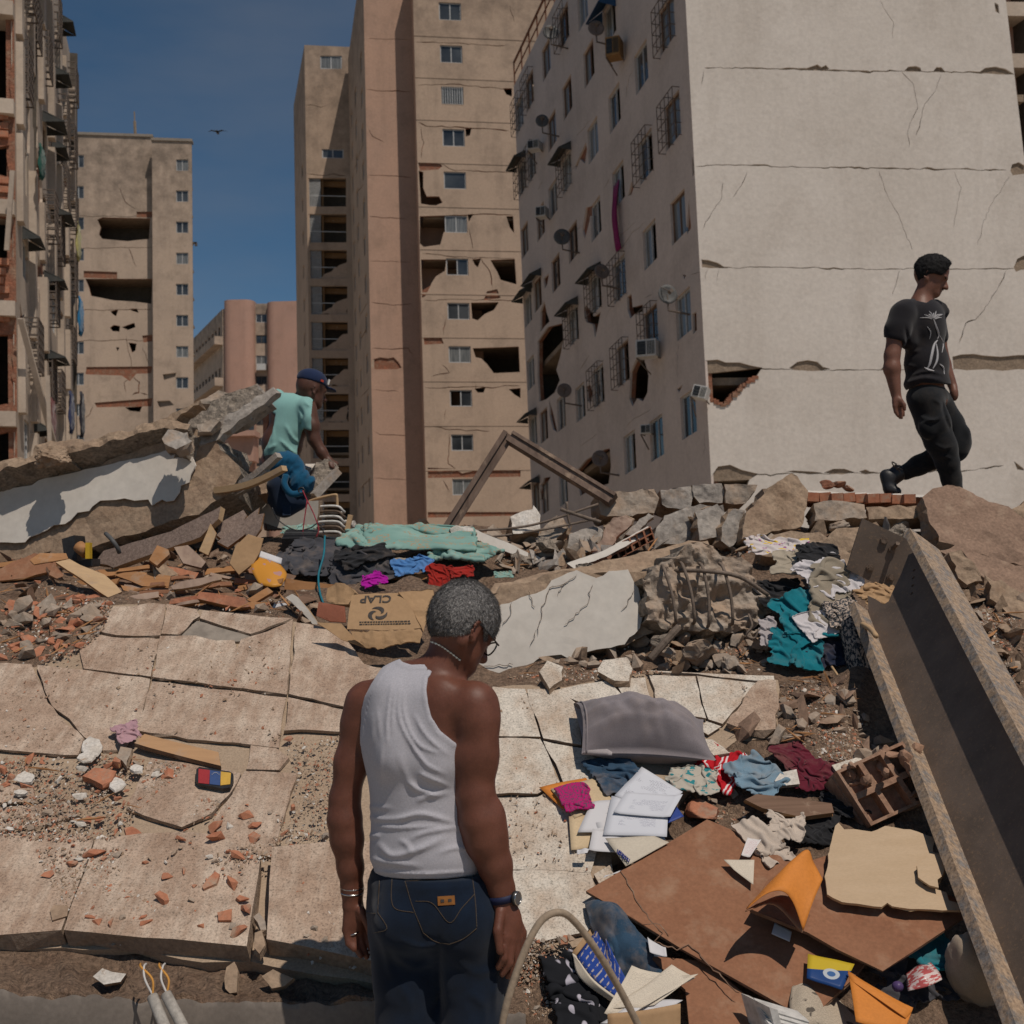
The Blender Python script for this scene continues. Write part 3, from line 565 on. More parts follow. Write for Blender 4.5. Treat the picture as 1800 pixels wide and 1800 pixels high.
mb = MB(); a0 = F1.pos(0, -4, .0); a1 = F1.pos(0, -4, 3.0); hh = F1.W * (V1 + 4); mb.add([a0, a1, a1 + hh, a0 + hh], [(0, 1, 2, 3)])
mb.build('return_wall', M_['pink_render'], twr)
mb = MB(); top = V1 - .3
for fac, u0, u1, dep in ((F1, .3, 12, 8), (F2, .3, 6, 13)):
	for vv in list(np.arange(fac.uv(760, 906)[1] % 2.62 - 5.24, top, 2.6)):
		p = [Vector(fac.pos(u0, vv, .3)), Vector(fac.pos(u1, vv, .3)), Vector(fac.pos(u1, vv, dep)), Vector(fac.pos(u0, vv, dep))]; d = Vector((0, 0, .18)); mb.hexa(p + [q + d for q in p])
mb.build('floor_slab', M_['exposed_concrete'], twr)
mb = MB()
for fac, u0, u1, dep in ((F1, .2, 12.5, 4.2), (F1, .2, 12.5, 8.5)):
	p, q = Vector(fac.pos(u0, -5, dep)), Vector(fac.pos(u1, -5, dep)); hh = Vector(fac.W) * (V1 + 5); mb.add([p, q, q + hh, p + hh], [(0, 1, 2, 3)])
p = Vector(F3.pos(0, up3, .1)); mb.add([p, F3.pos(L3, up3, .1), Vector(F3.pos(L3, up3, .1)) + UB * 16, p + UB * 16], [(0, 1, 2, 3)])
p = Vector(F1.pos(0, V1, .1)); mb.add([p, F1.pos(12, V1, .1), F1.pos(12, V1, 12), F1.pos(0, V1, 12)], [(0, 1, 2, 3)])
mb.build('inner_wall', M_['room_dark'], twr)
# balcony wing of the tower
vW = FW.uv(535, 79)[1]; uW = FW.uv(628, 500)[0] + .6; bal = []; balv = []
for k in range(10):
	y = 313 + 63.2 * k; x0 = 541 + .012 * (y - 300); q = FW.uvs([(x0, y + 50), (x0 + 67, y + 50), (x0 + 67, y), (x0, y)]); bal.append(q); balv.append(q)
wins2 = [FW.uvs([(566, 278), (604, 278), (604, 262), (566, 262)]), FW.uvs([(563, 121), (601, 121), (601, 98), (563, 98)])]
crw = [crackpoly([(537, 185), (575, 185)], .8, 2, 160), crackpoly([(540, 306), (608, 309)], .8, 2.5, 161)]
wall(FW, [(0, -5), (uW, -5), (uW, vW), (0, vW)], bal + wins2 + [px_(FW, p) for p in crw], .25, M_['tan_render'], 'balcony_wall', twr)
for q in wins2: window(FW, twr, q[0][0], q[0][1], q[2][0], q[2][1], .08, 'window_metal', 'glass' if q is wins2[0] else 'curtain_glass', 2, .09)
wood_mat('balcony_wood', (.20, .11, .05, 1), (.26, .15, .07, 1)); rs = np.random.RandomState(4)
for k, q in enumerate(bal):
	(u0, v0), (u1, v1) = q[0], q[2]; mb = MB()
	n_ = 9
	for i in range(n_):
		u = u0 + (u1 - u0) * (.05 + .30 * i / n_); mb.bar(FW.pos(u, v0, .15), FW.pos(u, v1, .15), .05, .05)
	mb.bar(FW.pos(u0, v0 + .9, .15), FW.pos(u1, v0 + .9, .15), .06, .06); mb.build('balcony_railing', M_['window_metal'], twr)
	mb = MB(); mb.box(FW.pos((u0 + u1) / 2, v1 - .2, .9), Vector(FW.U) * abs(u1 - u0) / 2, Vector(FW.n) * .1, Vector(FW.W) * .2); mb.bar(FW.pos(u0 + .38 * (u1 - u0), v0, .4), FW.pos(u0 + .38 * (u1 - u0), v1, .4), .14, .14); mb.build('balcony_beam', M_['balcony_wood'], twr)
	if k in (2, 3, 4, 5, 6):
		pl = [(u0 + .3 * (u1 - u0), v0), (u1, v0), (u1, v0 + 1.3), (u0 + .8 * (u1 - u0), v0 + 1.1), (u0 + .6 * (u1 - u0), v0 + .6)]
		wall(FW, jag(pl, .25, .1, k), [], .15, M_['tan_render'], 'fallen_parapet', twr, d0=.1)
mb = MB()
for k in range(-1, 15):
	v = balv[0][0][1] - 2.66 * (k - 3) - .12; p = [Vector(FW.pos(.1, v, .26)), Vector(FW.pos(uW, v, .26)), Vector(FW.pos(uW, v, 5)), Vector(FW.pos(.1, v, 5))]; d = Vector((0, 0, .16)); mb.hexa(p + [q + d for q in p])
mb.build('wing_floor_slab', M_['exposed_concrete'], twr)
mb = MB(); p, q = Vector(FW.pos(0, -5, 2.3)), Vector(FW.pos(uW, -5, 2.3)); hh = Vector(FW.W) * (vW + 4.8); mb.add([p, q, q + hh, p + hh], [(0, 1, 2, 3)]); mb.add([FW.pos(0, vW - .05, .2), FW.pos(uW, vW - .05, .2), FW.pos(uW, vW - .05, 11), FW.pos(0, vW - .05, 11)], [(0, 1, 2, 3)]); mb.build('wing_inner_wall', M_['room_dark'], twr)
LQ = np.linalg.norm(np.array(Pq - Pw)); hq = [rect(3 + (k % 2) * .2, vW - 9 - 2.66 * k, 4.2, vW - 8 - 2.66 * k) for k in range(12)]
wall(FQ, [(0, -5), (LQ, -5), (LQ, vW), (0, vW)], hq, .2, M_['tan_render'], 'wing_side_wall', twr)
for q in hq: window(FQ, twr, q[0][0], q[0][1], q[2][0], q[2][1], .12, 'window_metal', 'glass', 1)
# ---- beige block on the left
bei = thing('beige_apartment_block', (-32, 106, 0), 'stained beige apartment block with torn-open loggias and a roof mast', 'building')
U8 = Vector((ca, sa, 0)); P = at(139, 930, 100); FC = Fac(P, P + U8, at(133, 237, 100)); vC = FC.uv(133, 237)[1]; uC = FC.uv(270, 500)[0]; Q = at(271, 930, 99.6); FP = Fac(Q, Q + U8, at(267, 247, 99.6)); vP = FP.uv(267, 247)[1]; uP = FP.uv(330, 300)[0]
ys = [272 + 54.7 * k for k in range(12)]
hC = [FC.uvs([(128, y + 22), (147.5, y + 22), (147.5, y), (128, y)]) for y in ys]
deepC = [[(171, 386), (180, 382), (264, 384), (262, 420), (240, 422), (225, 424), (180, 420), (174, 412), (177, 400)], [(150, 490), (268, 490), (266, 534), (235, 530), (200, 528), (160, 520), (156, 505)], [(194, 547), (208, 544), (204, 556), (198, 552)], [(193, 576), (200, 571), (211, 573), (210, 583), (198, 582)], [(214, 575), (236, 567), (238, 575), (225, 580)], [(204, 610), (210, 611), (206, 618)], [(226, 602), (240, 604), (238, 616), (232, 620)], [(220, 716), (250, 714), (246, 724), (228, 722)], [(228, 545), (240, 542), (244, 550)]]
shC = [[(147, 476), (206, 478), (206, 490), (147, 488)], [(152, 645), (268, 644), (266, 656), (240, 657), (228, 670), (214, 660), (150, 658)], [(166, 708), (268, 700), (266, 714), (170, 716)], [(240, 372), (268, 372), (268, 382), (240, 382)], [(250, 590), (268, 588), (268, 600), (252, 602)]]
crC = [crackpoly(p, .8, w_, 180 + i, 6, 1) for i, (p, w_) in enumerate([([(208, 328), (220, 355), (240, 368)], 1.5), ([(222, 690), (218, 672), (234, 662), (245, 672), (244, 690), (232, 694)], 4), ([(146, 738), (158, 728), (164, 712)], 2), ([(226, 435), (232, 450), (240, 470)], 1.5), ([(136, 545), (200, 545), (268, 543)], 1.6), ([(136, 600), (200, 598), (268, 600)], 1.4), ([(222, 590), (230, 630), (232, 655)], 1.2), ([(250, 610), (262, 640)], 1), ([(136, 436), (200, 435), (268, 436)], 1), ([(136, 380), (268, 380)], 1), ([(246, 690), (262, 694)], 4)])]
wall(FC, [(-6, -5), (uC, -5), (uC, vC), (-6, vC)], hC + [px_(FC, p) for p in deepC + shC + crC], .1, M_['beige_render'], 'wall', bei)
wall(FC, [(-6, -5), (uC, -5), (uC, vC), (-6, vC)], hC + [px_(FC, p) for p in deepC], .2, M_['brick_broken'], 'brick_backing', bei, d0=.101)
for q in hC: window(FC, bei, q[0][0], q[0][1], q[2][0], q[2][1], .12, 'window_metal', 'glass', 2, .07)
hP = [FP.uvs([(309.5, y + 28), (331, y + 28), (331, y + 8), (309.5, y + 8)]) for y in ys]
shP = [[(276, 705), (298, 704), (306, 712), (280, 716)], [(286, 658), (310, 655), (308, 662), (288, 668)]]
wall(FP, [(0, -5), (uP + .35, -5), (uP + .35, vP), (0, vP)], [[(min(a, uP + .3), c) for a, c in q] for q in hP] + [px_(FP, p) for p in shP], .25, M_['beige_render'], 'pier_wall', bei)
wall(FP, rect(.05, -5, uP * .64, vP), [], .1, M_['patch_render'], 'pier_backing', bei, d0=.26)
for i, q in enumerate(hP): window(FP, bei, q[0][0], q[0][1], min(q[2][0], uP + .3), q[2][1], .12, 'window_metal', 'glass' if i % 3 else 'curtain_glass', 2, .07)
mb = MB()
for vv in np.arange(-4, vC, 2.735):
	p = [Vector(FC.pos(-6, vv - .9, .32)), Vector(FC.pos(uC + 2.5, vv - .9, .32)), Vector(FC.pos(uC + 2.5, vv - .9, 8)), Vector(FC.pos(-6, vv - .9, 8))]; d = Vector((0, 0, .2)); mb.hexa(p + [q + d for q in p])
mb.build('floor_slab', M_['exposed_concrete'], bei)
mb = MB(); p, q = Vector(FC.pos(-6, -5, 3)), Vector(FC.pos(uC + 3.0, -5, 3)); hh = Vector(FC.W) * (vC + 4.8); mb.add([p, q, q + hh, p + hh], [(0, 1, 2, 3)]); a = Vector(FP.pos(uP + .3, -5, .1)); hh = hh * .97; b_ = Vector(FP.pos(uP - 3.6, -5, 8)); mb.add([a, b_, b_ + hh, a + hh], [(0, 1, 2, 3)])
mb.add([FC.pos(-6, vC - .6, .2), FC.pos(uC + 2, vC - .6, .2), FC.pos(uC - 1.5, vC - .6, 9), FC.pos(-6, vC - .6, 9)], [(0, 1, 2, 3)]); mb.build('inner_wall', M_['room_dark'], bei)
mb = MB(); mb.box(FC.pos(uC / 2 - 3, vC + .12, .3), Vector(FC.U) * (uC / 2 + 3.1), Vector(FC.n) * .42, Vector((0, 0, .12))); mb.box(FP.pos(uP / 2 + .17, vP + .12, .3), Vector(FP.U) * (uP / 2 + .25), Vector(FP.n) * .42, Vector((0, 0, .12))); mb.build('parapet_cap', M_['patch_render'], bei)
mb = MB(); p = at(238, 240, 102); q = at(236, 196, 102); mb.tube([p, p.lerp(q, .6)], .14, 6); mb.tube([p.lerp(q, .6), q], .06, 6); mb.build('roof_mast', M_['exposed_concrete'], bei)
mb = MB(); p = Vector(FP.pos(uP + .3, vP - 9.2, .2)); mb.box(p + Vector((.2, 0, 0)), (.2, 0, 0), (0, .1, 0), (0, 0, .08)); mb.box(p + Vector((.35, 0, -.1)), (.1, 0, 0), (0, .1, 0), (0, 0, .16)); mb.build('wall_lamp', M_['iron'], bei)
# ---- far pink block
fpk = thing('pink_apartment_block', (-46, 156, 0), 'distant pink apartment block with rounded piers between the beige block and the tower', 'building')
def pier(x0, x1, ytop, Y, mat, name, round_=1.2, depth=6):
	a, b_ = at(x0, 930, Y), at(x1, 930, Y); zt = at(x0, ytop, Y).z; zb = a.z - 6; pr = []
	for k in range(7): t = k / 6 * math.pi / 2; pr.append((a.x + round_ * (1 - math.sin(t)) if 0 else a.x + round_ * (1 - math.cos(t - math.pi / 2 + math.pi / 2)) , Y))
	pr = [(a.x, Y + depth)] + [(a.x + round_ - round_ * math.cos(t), Y + round_ - round_ * math.sin(t)) for t in np.linspace(0, math.pi / 2, 7)] + [(b_.x - round_ + round_ * math.sin(t), Y + round_ - round_ * math.cos(t)) for t in np.linspace(0, math.pi / 2, 7)] + [(b_.x, Y + depth)]
	n = len(pr); V = [(x, y, zb) for x, y in pr] + [(x, y, zt) for x, y in pr]; Fc = [(i, i + 1, n + i + 1, n + i) for i in range(n - 1)] + [tuple(range(n, 2 * n))]
	return auto_smooth(mk(name, V, Fc, M_[mat], fpk), 30)
pier(393, 447, 527, 150, 'far_pink_render', 'rounded_pier'); pier(470, 540, 530, 150, 'far_pink_render', 'rounded_pier')
P = at(445, 930, 151.5); FD = Fac(P, P + Vector((1, 0, 0)), at(443, 530, 151.5)); vD = FD.uv(446, 534)[1]; hD = [FD.uvs([(450, y + 15), (469, y + 15), (469, y), (450, y)]) for y in (552, 589, 625, 661, 697, 733, 769, 805)]
wall(FD, [(-.5, -6), (FD.uv(472, 600)[0] + .5, -6), (FD.uv(472, 600)[0] + .5, vD), (-.5, vD)], hD, .2, M_['beige_render'], 'window_strip', fpk)
for i, q in enumerate(hD): window(FD, fpk, q[0][0], q[0][1], q[2][0], q[2][1], .1, 'iron' if i % 2 else 'window_metal', 'curtain_glass' if i in (2, 4) else 'glass', 2, .08)
mb = MB(); c = at(460, 646, 151); mb.box(c, (.6, 0, 0), (0, .4, 0), (0, 0, .4)); mb.build('cooling_unit', M_['ac_white'], fpk)
P = at(394, 930, 151); Pn = at(334, 930, 172); Pn.z = P.z; FE = Fac(P, Pn, at(391, 535, 151)); LE = np.linalg.norm(np.array(Pn - P)); vE = FE.uv(393, 541)[1]
hE = []
for k in range(6):
	for i in range(9): u = 1.5 + i * 2.2; v = vE - 3.4 - 5.6 * (k // 2) - 2.4 * (k % 2) * 0; hE.append(rect(u, v, u + 1.2, v + 1.3)) if k % 2 == 0 else None
wall(FE, [(0, -6), (LE, -6), (LE, vE), (0, vE)], hE, .3, M_['beige_render'], 'side_wall', fpk)
for q in hE: window(FE, fpk, q[0][0], q[0][1], q[2][0], q[2][1], .15, 'iron', 'glass', 1, .08)
mb = MB()
for k in range(3): mb.box(FE.pos(LE / 2, vE - 4.3 - 5.6 * k, -.5), Vector(FE.U) * LE / 2, Vector(FE.n) * .6, Vector((0, 0, .55)))
mb.build('balcony_band', M_['beige_render'], fpk)
P = at(402, 810, 147); mb = MB(); q = at(446, 810, 147)
mb.hexa([P, q, q + Vector((0, 3, 0)), P + Vector((0, 3, 0))] + [v + Vector((0, 0, 3.6)) for v in (P, q, q + Vector((0, 3, 0)), P + Vector((0, 3, 0)))]); mb.box(at(424, 764, 147.5), (2.1, 0, 0), (0, 1.6, 0), (0, 0, .35)); mb.build('balcony', M_['far_pink_render'], fpk)
mb = MB(); mb.box(at(424, 738, 149.6), (1.7, 0, 0), (0, .1, 0), (0, 0, 1.5)); mb.build('balcony_opening', M_['glass'], fpk)
# ---- near block on the far left, seen almost edge-on
ner = thing('battered_apartment_block', (-18, 38, 0), 'battered near apartment block at the left edge, cluttered with window cages and hanging cloth', 'building')
Pn = at(34, 800, 30); Pn.z = 1.0; Pf = at(133.5, 800, 45); Pf.z = 1.0; ln = Vector((-.012, 0, 1)); FN = Fac(Pn, Pf, Pn + ln); LN = (Pf - Pn).length; vN = 22.4
FM = Fac(Pn, Pn + Vector((-.96, -.28, 0)), Pn + ln)
rs = np.random.RandomState(21); hN = []; info = []
for k in range(8):
	for i in range(6):
		u = 1.1 + i * 2.45 + rs.uniform(-.25, .25); v = 1.6 + 2.62 * k + rs.uniform(-.1, .1); w_ = rs.uniform(.85, 1.2); h_ = rs.uniform(1.1, 1.45)
		if v + h_ < vN - .3: hN.append(rect(u, v, u + w_, v + h_)); info.append((u, v, u + w_, v + h_))
brk = [jag(rect(u, v, u + w_, v + h_), .3, .16, i) for i, (u, v, w_, h_) in enumerate([(.4, 5.6, .5, 1.6), (4.6, 9.8, .9, 1.2), (7.2, 4.3, .7, 1.2), (2.4, 13.2, .6, 1.7), (9.5, 12, .8, 1.4), (5, 17, .7, 1.2), (11.8, 6.5, .7, 1.4), (2.6, 2.5, .7, 1.0)] + [(rs.uniform(.2, 13.6), rs.uniform(1, 20), rs.uniform(.3, 1.3), rs.uniform(.4, 1.9)) for _ in range(34)])]
wall(FN, [(0, -3), (LN, -3), (LN, vN), (0, vN)], hN + brk, .08, M_['old_render'], 'window_wall', ner)
wall(FN, [(0.05, -3), (LN, -3), (LN, vN), (0.05, vN)], hN, .14, M_['brick_broken'], 'brick_backing', ner, d0=.081)
for i, (u0, v0, u1, v1) in enumerate(info):
	window(FN, ner, u0, v0, u1, v1, .08, 'wood_dark' if i % 3 else 'window_metal', 'glass' if i % 2 else 'curtain_glass', 2)
	r = rs.rand()
	if r < .62: grille(FN, ner, u0 - .06, v0 - .1, u1 + .06, v1 + .06, rs.uniform(.2, .42), .035, 4, 6, mat='iron' if rs.rand() < 2 else '')
	if rs.rand() < .28: awning(FN, ner, u0 - .1, v1 + .25, u1 + .15, rs.uniform(.4, .7), .3, 'awning_dark')
mb = MB()
for i in range(7):
	u = .25 + i * 2.45; u1 = u + rs.uniform(.3, .55)
	for k in range(8):
		if rs.rand() < .78: mb.box(FN.pos(u + .2, 1.4 + 2.62 * k, -.07), Vector(FN.U) * .22, Vector(FN.n) * rs.uniform(.07, .15), Vector(FN.W) * rs.uniform(.9, 1.3))
mb.each('pilaster', M_['old_render'], ner)
for (u, v, w_, h_, m, lb) in [(4.2, 4.6, .8, 1.9, ('hung_red', (.14, .03, .03)), 'red cloth hanging from the left block'), (13.6, 13.4, .8, 1.5, ('hung_yellow', (.40, .36, .14)), 'pale yellow cloth flapping from the far edge of the left block'), (14.2, 10.6, 1.0, 1.5, ('hung_blue', (.02, .16, .33)), 'bright blue cloth flapping from the far edge of the left block'),
                             (10.2, 6.2, .8, 1.5, ('hung_navy', (.03, .04, .10)), 'navy cloth hanging low on the left block'), (4.6, 3.6, .7, 1.5, ('hung_gold', (.50, .33, .04)), 'yellow jersey hanging below the red cloth on the left block'), (14.4, 3.3, .8, 2.2, ('hung_teal', (.035, .06, .085)), 'long dark teal cloth hanging at the edge of the left block'),
                             (2.2, 12.6, .6, 1.0, ('hung_green', (.02, .09, .07)), 'green cloth caught on the left block'), (14.5, 6.6, .7, 1.8, ('hung_black', (.02, .02, .03)), 'black clothes hanging at the edge of the left block')]:
	cloth_mat(m[0], m[1]); pts = []
	for j in range(9):
		for i in range(7):
			t = j / 8; s_ = i / 6; pts.append(FN.pos(u + w_ * s_ * (1 - .4 * t), v + h_ * (1 - t), -.34 - .10 * math.sin(t * 3) * s_ - .05 * math.sin(i * 2.3 + j)))
	o = mk('hanging_cloth', pts, [(j * 7 + i, j * 7 + i + 1, (j + 1) * 7 + i + 1, (j + 1) * 7 + i) for j in range(8) for i in range(6)], M_[m[0]], None, True, label=lb, cat='cloth', group='cloths hanging from the left block'); o.modifiers.new('t', 'SOLIDIFY').thickness = .03
# torn open front rooms
wf = 6; pxs = lambda pts: [FM.uv(*p) for p in pts]
def fr(y0, y1, x0=-60, x1=24): return pxs([(x0, y1), (x1, y1), (x1, y0), (x0, y0)])
opn = [jag(fr(a, c, -60, d), .25, .07, i) for i, (a, c, d) in enumerate([(34, 172, 20), (212, 222, 4), (255, 312, 17), (385, 452, 24), (588, 712, 26), (760, 900, 34)])]
opn[-1] = [(min(a[0], 5.5) if a[0] > .05 else .06, a[1]) for a in opn[-1]]
wall(FM, rect(.0, -3, wf, vN), [[(max(a, .06), c) for a, c in q] for q in opn], .2, M_['brick_broken'], 'broken_front_wall', ner)
mb = MB()
for y in (20, 192, 368, 545, 738): v = FM.uv(10, y)[1]; mb.box(FM.pos(wf / 2, v, .25), Vector(FM.U) * wf / 2, Vector(FM.n) * .5, Vector(FM.W) * .2)
mb.build('floor_slab_edge', M_['old_render'], ner)
mb = MB()
for y in (206, 222, 238, 318, 334, 462, 478, 494, 510, 560, 574):
	for i in range(7):
		if rs.rand() < .75: u, v = FM.uv(18 - i * 13 - (y % 3) * 4, y); mb.box(FM.pos(max(u, .3), v, -rs.uniform(.0, .05)), Vector(FM.U) * .14, Vector(FM.n) * .06, Vector(FM.W) * .085)
mb.each('brick', M_['brick_red'], ner)
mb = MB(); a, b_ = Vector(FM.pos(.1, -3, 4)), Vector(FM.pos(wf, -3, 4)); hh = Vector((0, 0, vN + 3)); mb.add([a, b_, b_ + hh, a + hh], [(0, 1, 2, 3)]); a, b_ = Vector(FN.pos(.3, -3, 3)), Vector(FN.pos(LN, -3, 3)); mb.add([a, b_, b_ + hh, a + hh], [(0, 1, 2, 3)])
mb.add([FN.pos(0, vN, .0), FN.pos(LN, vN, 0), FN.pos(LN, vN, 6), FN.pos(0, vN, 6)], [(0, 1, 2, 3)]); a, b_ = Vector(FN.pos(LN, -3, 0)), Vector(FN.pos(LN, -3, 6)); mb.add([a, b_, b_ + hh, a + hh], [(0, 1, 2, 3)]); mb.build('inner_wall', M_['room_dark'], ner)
mb = MB(); mb.bar(at(22, 300, 29.3), at(12, 440, 29.3), .12, .06); mb.bar(at(36, 560, 29.6), at(100, 800, 31.5), .16, .05); mb.bar(at(84, 660, 30.5), at(88, 800, 30.6), .1, .05); mb.each('dangling_strip', M_['old_render'], ner)
# bird far up
b0 = at(382, 232, 84); bird = thing('bird', b0, 'dark bird gliding in the blue sky beside the tower', 'bird')
mb = MB(); mb.tube([b0 + Vector((-.05, -.35, -.02)), b0 + Vector((0, -.1, 0)), b0 + Vector((.0, .25, 0)), b0 + Vector((.02, .45, .02))], [.03, .1, .09, .02], 8); mb.build('body', M_['black_plastic'], bird, True)
for s_ in (-1, 1):
	mb = MB(); mb.add([b0 + Vector((s_ * .05, -.12, .03)), b0 + Vector((s_ * .38, -.16, .10)), b0 + Vector((s_ * .46, .02, .09)), b0 + Vector((s_ * .06, .14, .03)), b0 + Vector((s_ * .8, .1, .05)), b0 + Vector((s_ * .05, 0, -.02)), b0 + Vector((s_ * .4, -.06, .06))], [(0, 1, 2, 3), (1, 4, 2), (0, 5, 6, 1), (5, 3, 2, 6), (6, 2, 4), (1, 6, 4)]); mb.build('wing', M_['black_plastic'], bird)
# ------------------------------------------------------------------ ground, rubble slope
g = NB('far_ground'); g.done(g.ramp(g.noise(g.vec(), .3, 6), [(.35, (.34, .28, .215, 1)), (.65, (.42, .345, .27, 1))]), .95)
mk('ground', [(-900, 3.0, -.02), (900, 3.0, -.02), (900, 2500, -.02), (-900, 2500, -.02), (-900, -600, -.02), (900, -600, -.02)], [(0, 1, 2, 3), (4, 5, 1, 0)], M_['far_ground'], kind='structure')
Sa, Sb = at(900, 1690, 3.8), at(900, 1085, 5.6); Sb.x = Sa.x
FS = Fac(Sa, Sa + Vector((1, 0, 0)), Sb); SSL = (Sb.z - Sa.z) / (Sb.y - Sa.y)
def slabz(y): return Sa.z + SSL * (y - Sa.y)
SLAB_PX = [(-150, 1668), (110, 1660), (440, 1684), (700, 1722), (880, 1660), (1000, 1662), (1066, 1640), (1075, 1500), (1180, 1420), (1290, 1300), (1368, 1285), (1368, 1190), (1130, 1180), (960, 1205), (860, 1205), (640, 1165), (520, 1088), (290, 1058), (195, 1060), (140, 1135), (60, 1168), (-150, 1165)]
FRONT_XY = [tuple(FS.pos(*FS.uv(*p))[:2]) for p in ((-60, 1484), (392, 1484), (461, 1512), (600, 1500), (735, 1505), (735, 1726), (472, 1674), (118, 1656), (-60, 1668))]
SLAB_XY = [tuple(FS.pos(*FS.uv(*p))[:2]) for p in SLAB_PX]
ctl = []
for x in (-400, 0, 300, 600, 900, 1200, 1500, 1800, 2200):
	for y in (1790, 1690, 1500, 1300, 1180): p = FS.pos(*FS.uv(x, y)); ctl.append((p[0], p[1], p[2] - (.07 if x < 1250 else 0)))
for (x, y, Y) in [(-200, 1090, 5.7), (0, 1070, 5.8), (200, 1050, 6.1), (400, 1055, 6.1), (600, 1060, 6.0), (760, 1060, 6.0), (0, 1000, 6.9), (300, 1000, 6.8), (480, 1010, 6.7), (640, 1010, 6.7), (800, 1015, 6.6), (-200, 1010, 7.2), (600, 940, 7.8), (750, 935, 7.8), (900, 940, 7.4), (430, 950, 7.8), (150, 960, 8.2), (-200, 940, 8.4),
                  (900, 1150, 5.6), (1050, 1140, 5.7), (1300, 1125, 5.7), (1000, 1020, 6.6), (1150, 1000, 6.7), (1080, 950, 7.4), (1250, 965, 7.1), (1420, 955, 6.95), (1550, 935, 7.1), (1680, 960, 7.0), (1800, 970, 7.1), (2000, 980, 7.2), (1400, 1030, 6.2), (1500, 1000, 6.6), (1650, 1020, 6.3), (1800, 1050, 6.2), (1420, 1100, 5.7), (1600, 1110, 5.7), (1750, 1150, 5.6), (1450, 1210, 5.25), (1700, 1300, 5.0), (1900, 1250, 5.2), (2100, 1100, 5.8)]:
	p = at(x, y, Y); ctl.append(tuple(p))
for X in (-6, -4, -2, 0, 2, 4, 6): ctl += [(X, 8.6, 1.85), (X, 10, 1.5), (X, 12.5, .4), (X, 15, -.1)]
ctl = np.array(ctl); nC = len(ctl)
def tps(d2): return .5 * d2 * np.log(d2 + 1e-12)
D2 = ((ctl[:, None, :2] - ctl[None, :, :2]) ** 2).sum(-1); Kt = tps(D2) + np.eye(nC) * .004; Pm = np.c_[np.ones(nC), ctl[:, :2]]
sol = np.linalg.solve(np.block([[Kt, Pm], [Pm.T, np.zeros((3, 3))]]), np.r_[ctl[:, 2], 0, 0, 0])
def terr(x, y, fine=True):
	x = np.atleast_1d(np.asarray(x, float)); y = np.atleast_1d(np.asarray(y, float)); d2 = (x[:, None] - ctl[:, 0]) ** 2 + (y[:, None] - ctl[:, 1]) ** 2
	z = tps(d2) @ sol[:nC] + sol[nC] + sol[nC + 1] * x + sol[nC + 2] * y
	if fine:
		P = np.stack([x, y, 0 * x], -1); ins = inpoly(np.stack([x, y], -1), SLAB_XY); am = np.where(ins, .15, 1.0)
		z = z + am * (.045 * vnoise(P, 1, 2.2, 3) + .034 * vnoise(P, 2, 8, 3))
	return z
TG = [np.arange(-6.2, 6.3, .03), np.arange(3.2, 11.3, .03)]; TZ = terr(*[q.ravel() for q in np.meshgrid(*TG, indexing='ij')]).reshape(len(TG[0]), len(TG[1])); terr0 = terr
def terr(x, y):
	x = np.atleast_1d(np.asarray(x, float)); y = np.atleast_1d(np.asarray(y, float)); a = np.clip((x + 6.2) / .03, 0, len(TG[0]) - 1.001); b = np.clip((y - 3.2) / .03, 0, len(TG[1]) - 1.001); i, j = a.astype(int), b.astype(int); a, b = a - i, b - j
	return (TZ[i, j] * (1 - a) + TZ[i + 1, j] * a) * (1 - b) + (TZ[i, j + 1] * (1 - a) + TZ[i + 1, j + 1] * a) * b
def surf(x, y):
	z = terr(x, y); xy = np.stack([np.atleast_1d(x), np.atleast_1d(y)], -1); ins = inpoly(xy, SLAB_XY)
	return np.where(ins, np.maximum(z, slabz(xy[:, 1]) + .008 + .052 * inpoly(xy, FRONT_XY)), z)
def rest(px, py, lift=0.0):
	"""where the sight line through a photo pixel meets the rubble surface"""
	d = ray(px, py); Y = np.arange(3.3, 11, .02); t = Y / d.y; x = d.x * t; z = EYE + d.z * t; s = surf(x, Y); k = np.nonzero(z <= s)[0]
	i = k[0] if len(k) else len(Y) - 1
	return Vector((x[i], Y[i], float(s[i]) + lift))
gx = np.arange(-6.2, 6.3, .045); gy = np.concatenate([np.arange(3.5, 9.0, .045), np.arange(9.0, 15.2, .25)]); GX, GY = np.meshgrid(gx, gy)
GZ = terr0(GX.ravel(), GY.ravel()); nx, ny = len(gx), len(gy)
idx = np.arange(nx * ny).reshape(ny, nx); Fq = np.stack([idx[:-1, :-1], idx[:-1, 1:], idx[1:, 1:], idx[1:, :-1]], -1).reshape(-1, 4)
mk('rubble_ground', np.stack([GX.ravel(), GY.ravel(), GZ], -1), Fq, M_['soil'], kind='structure', smooth=True)
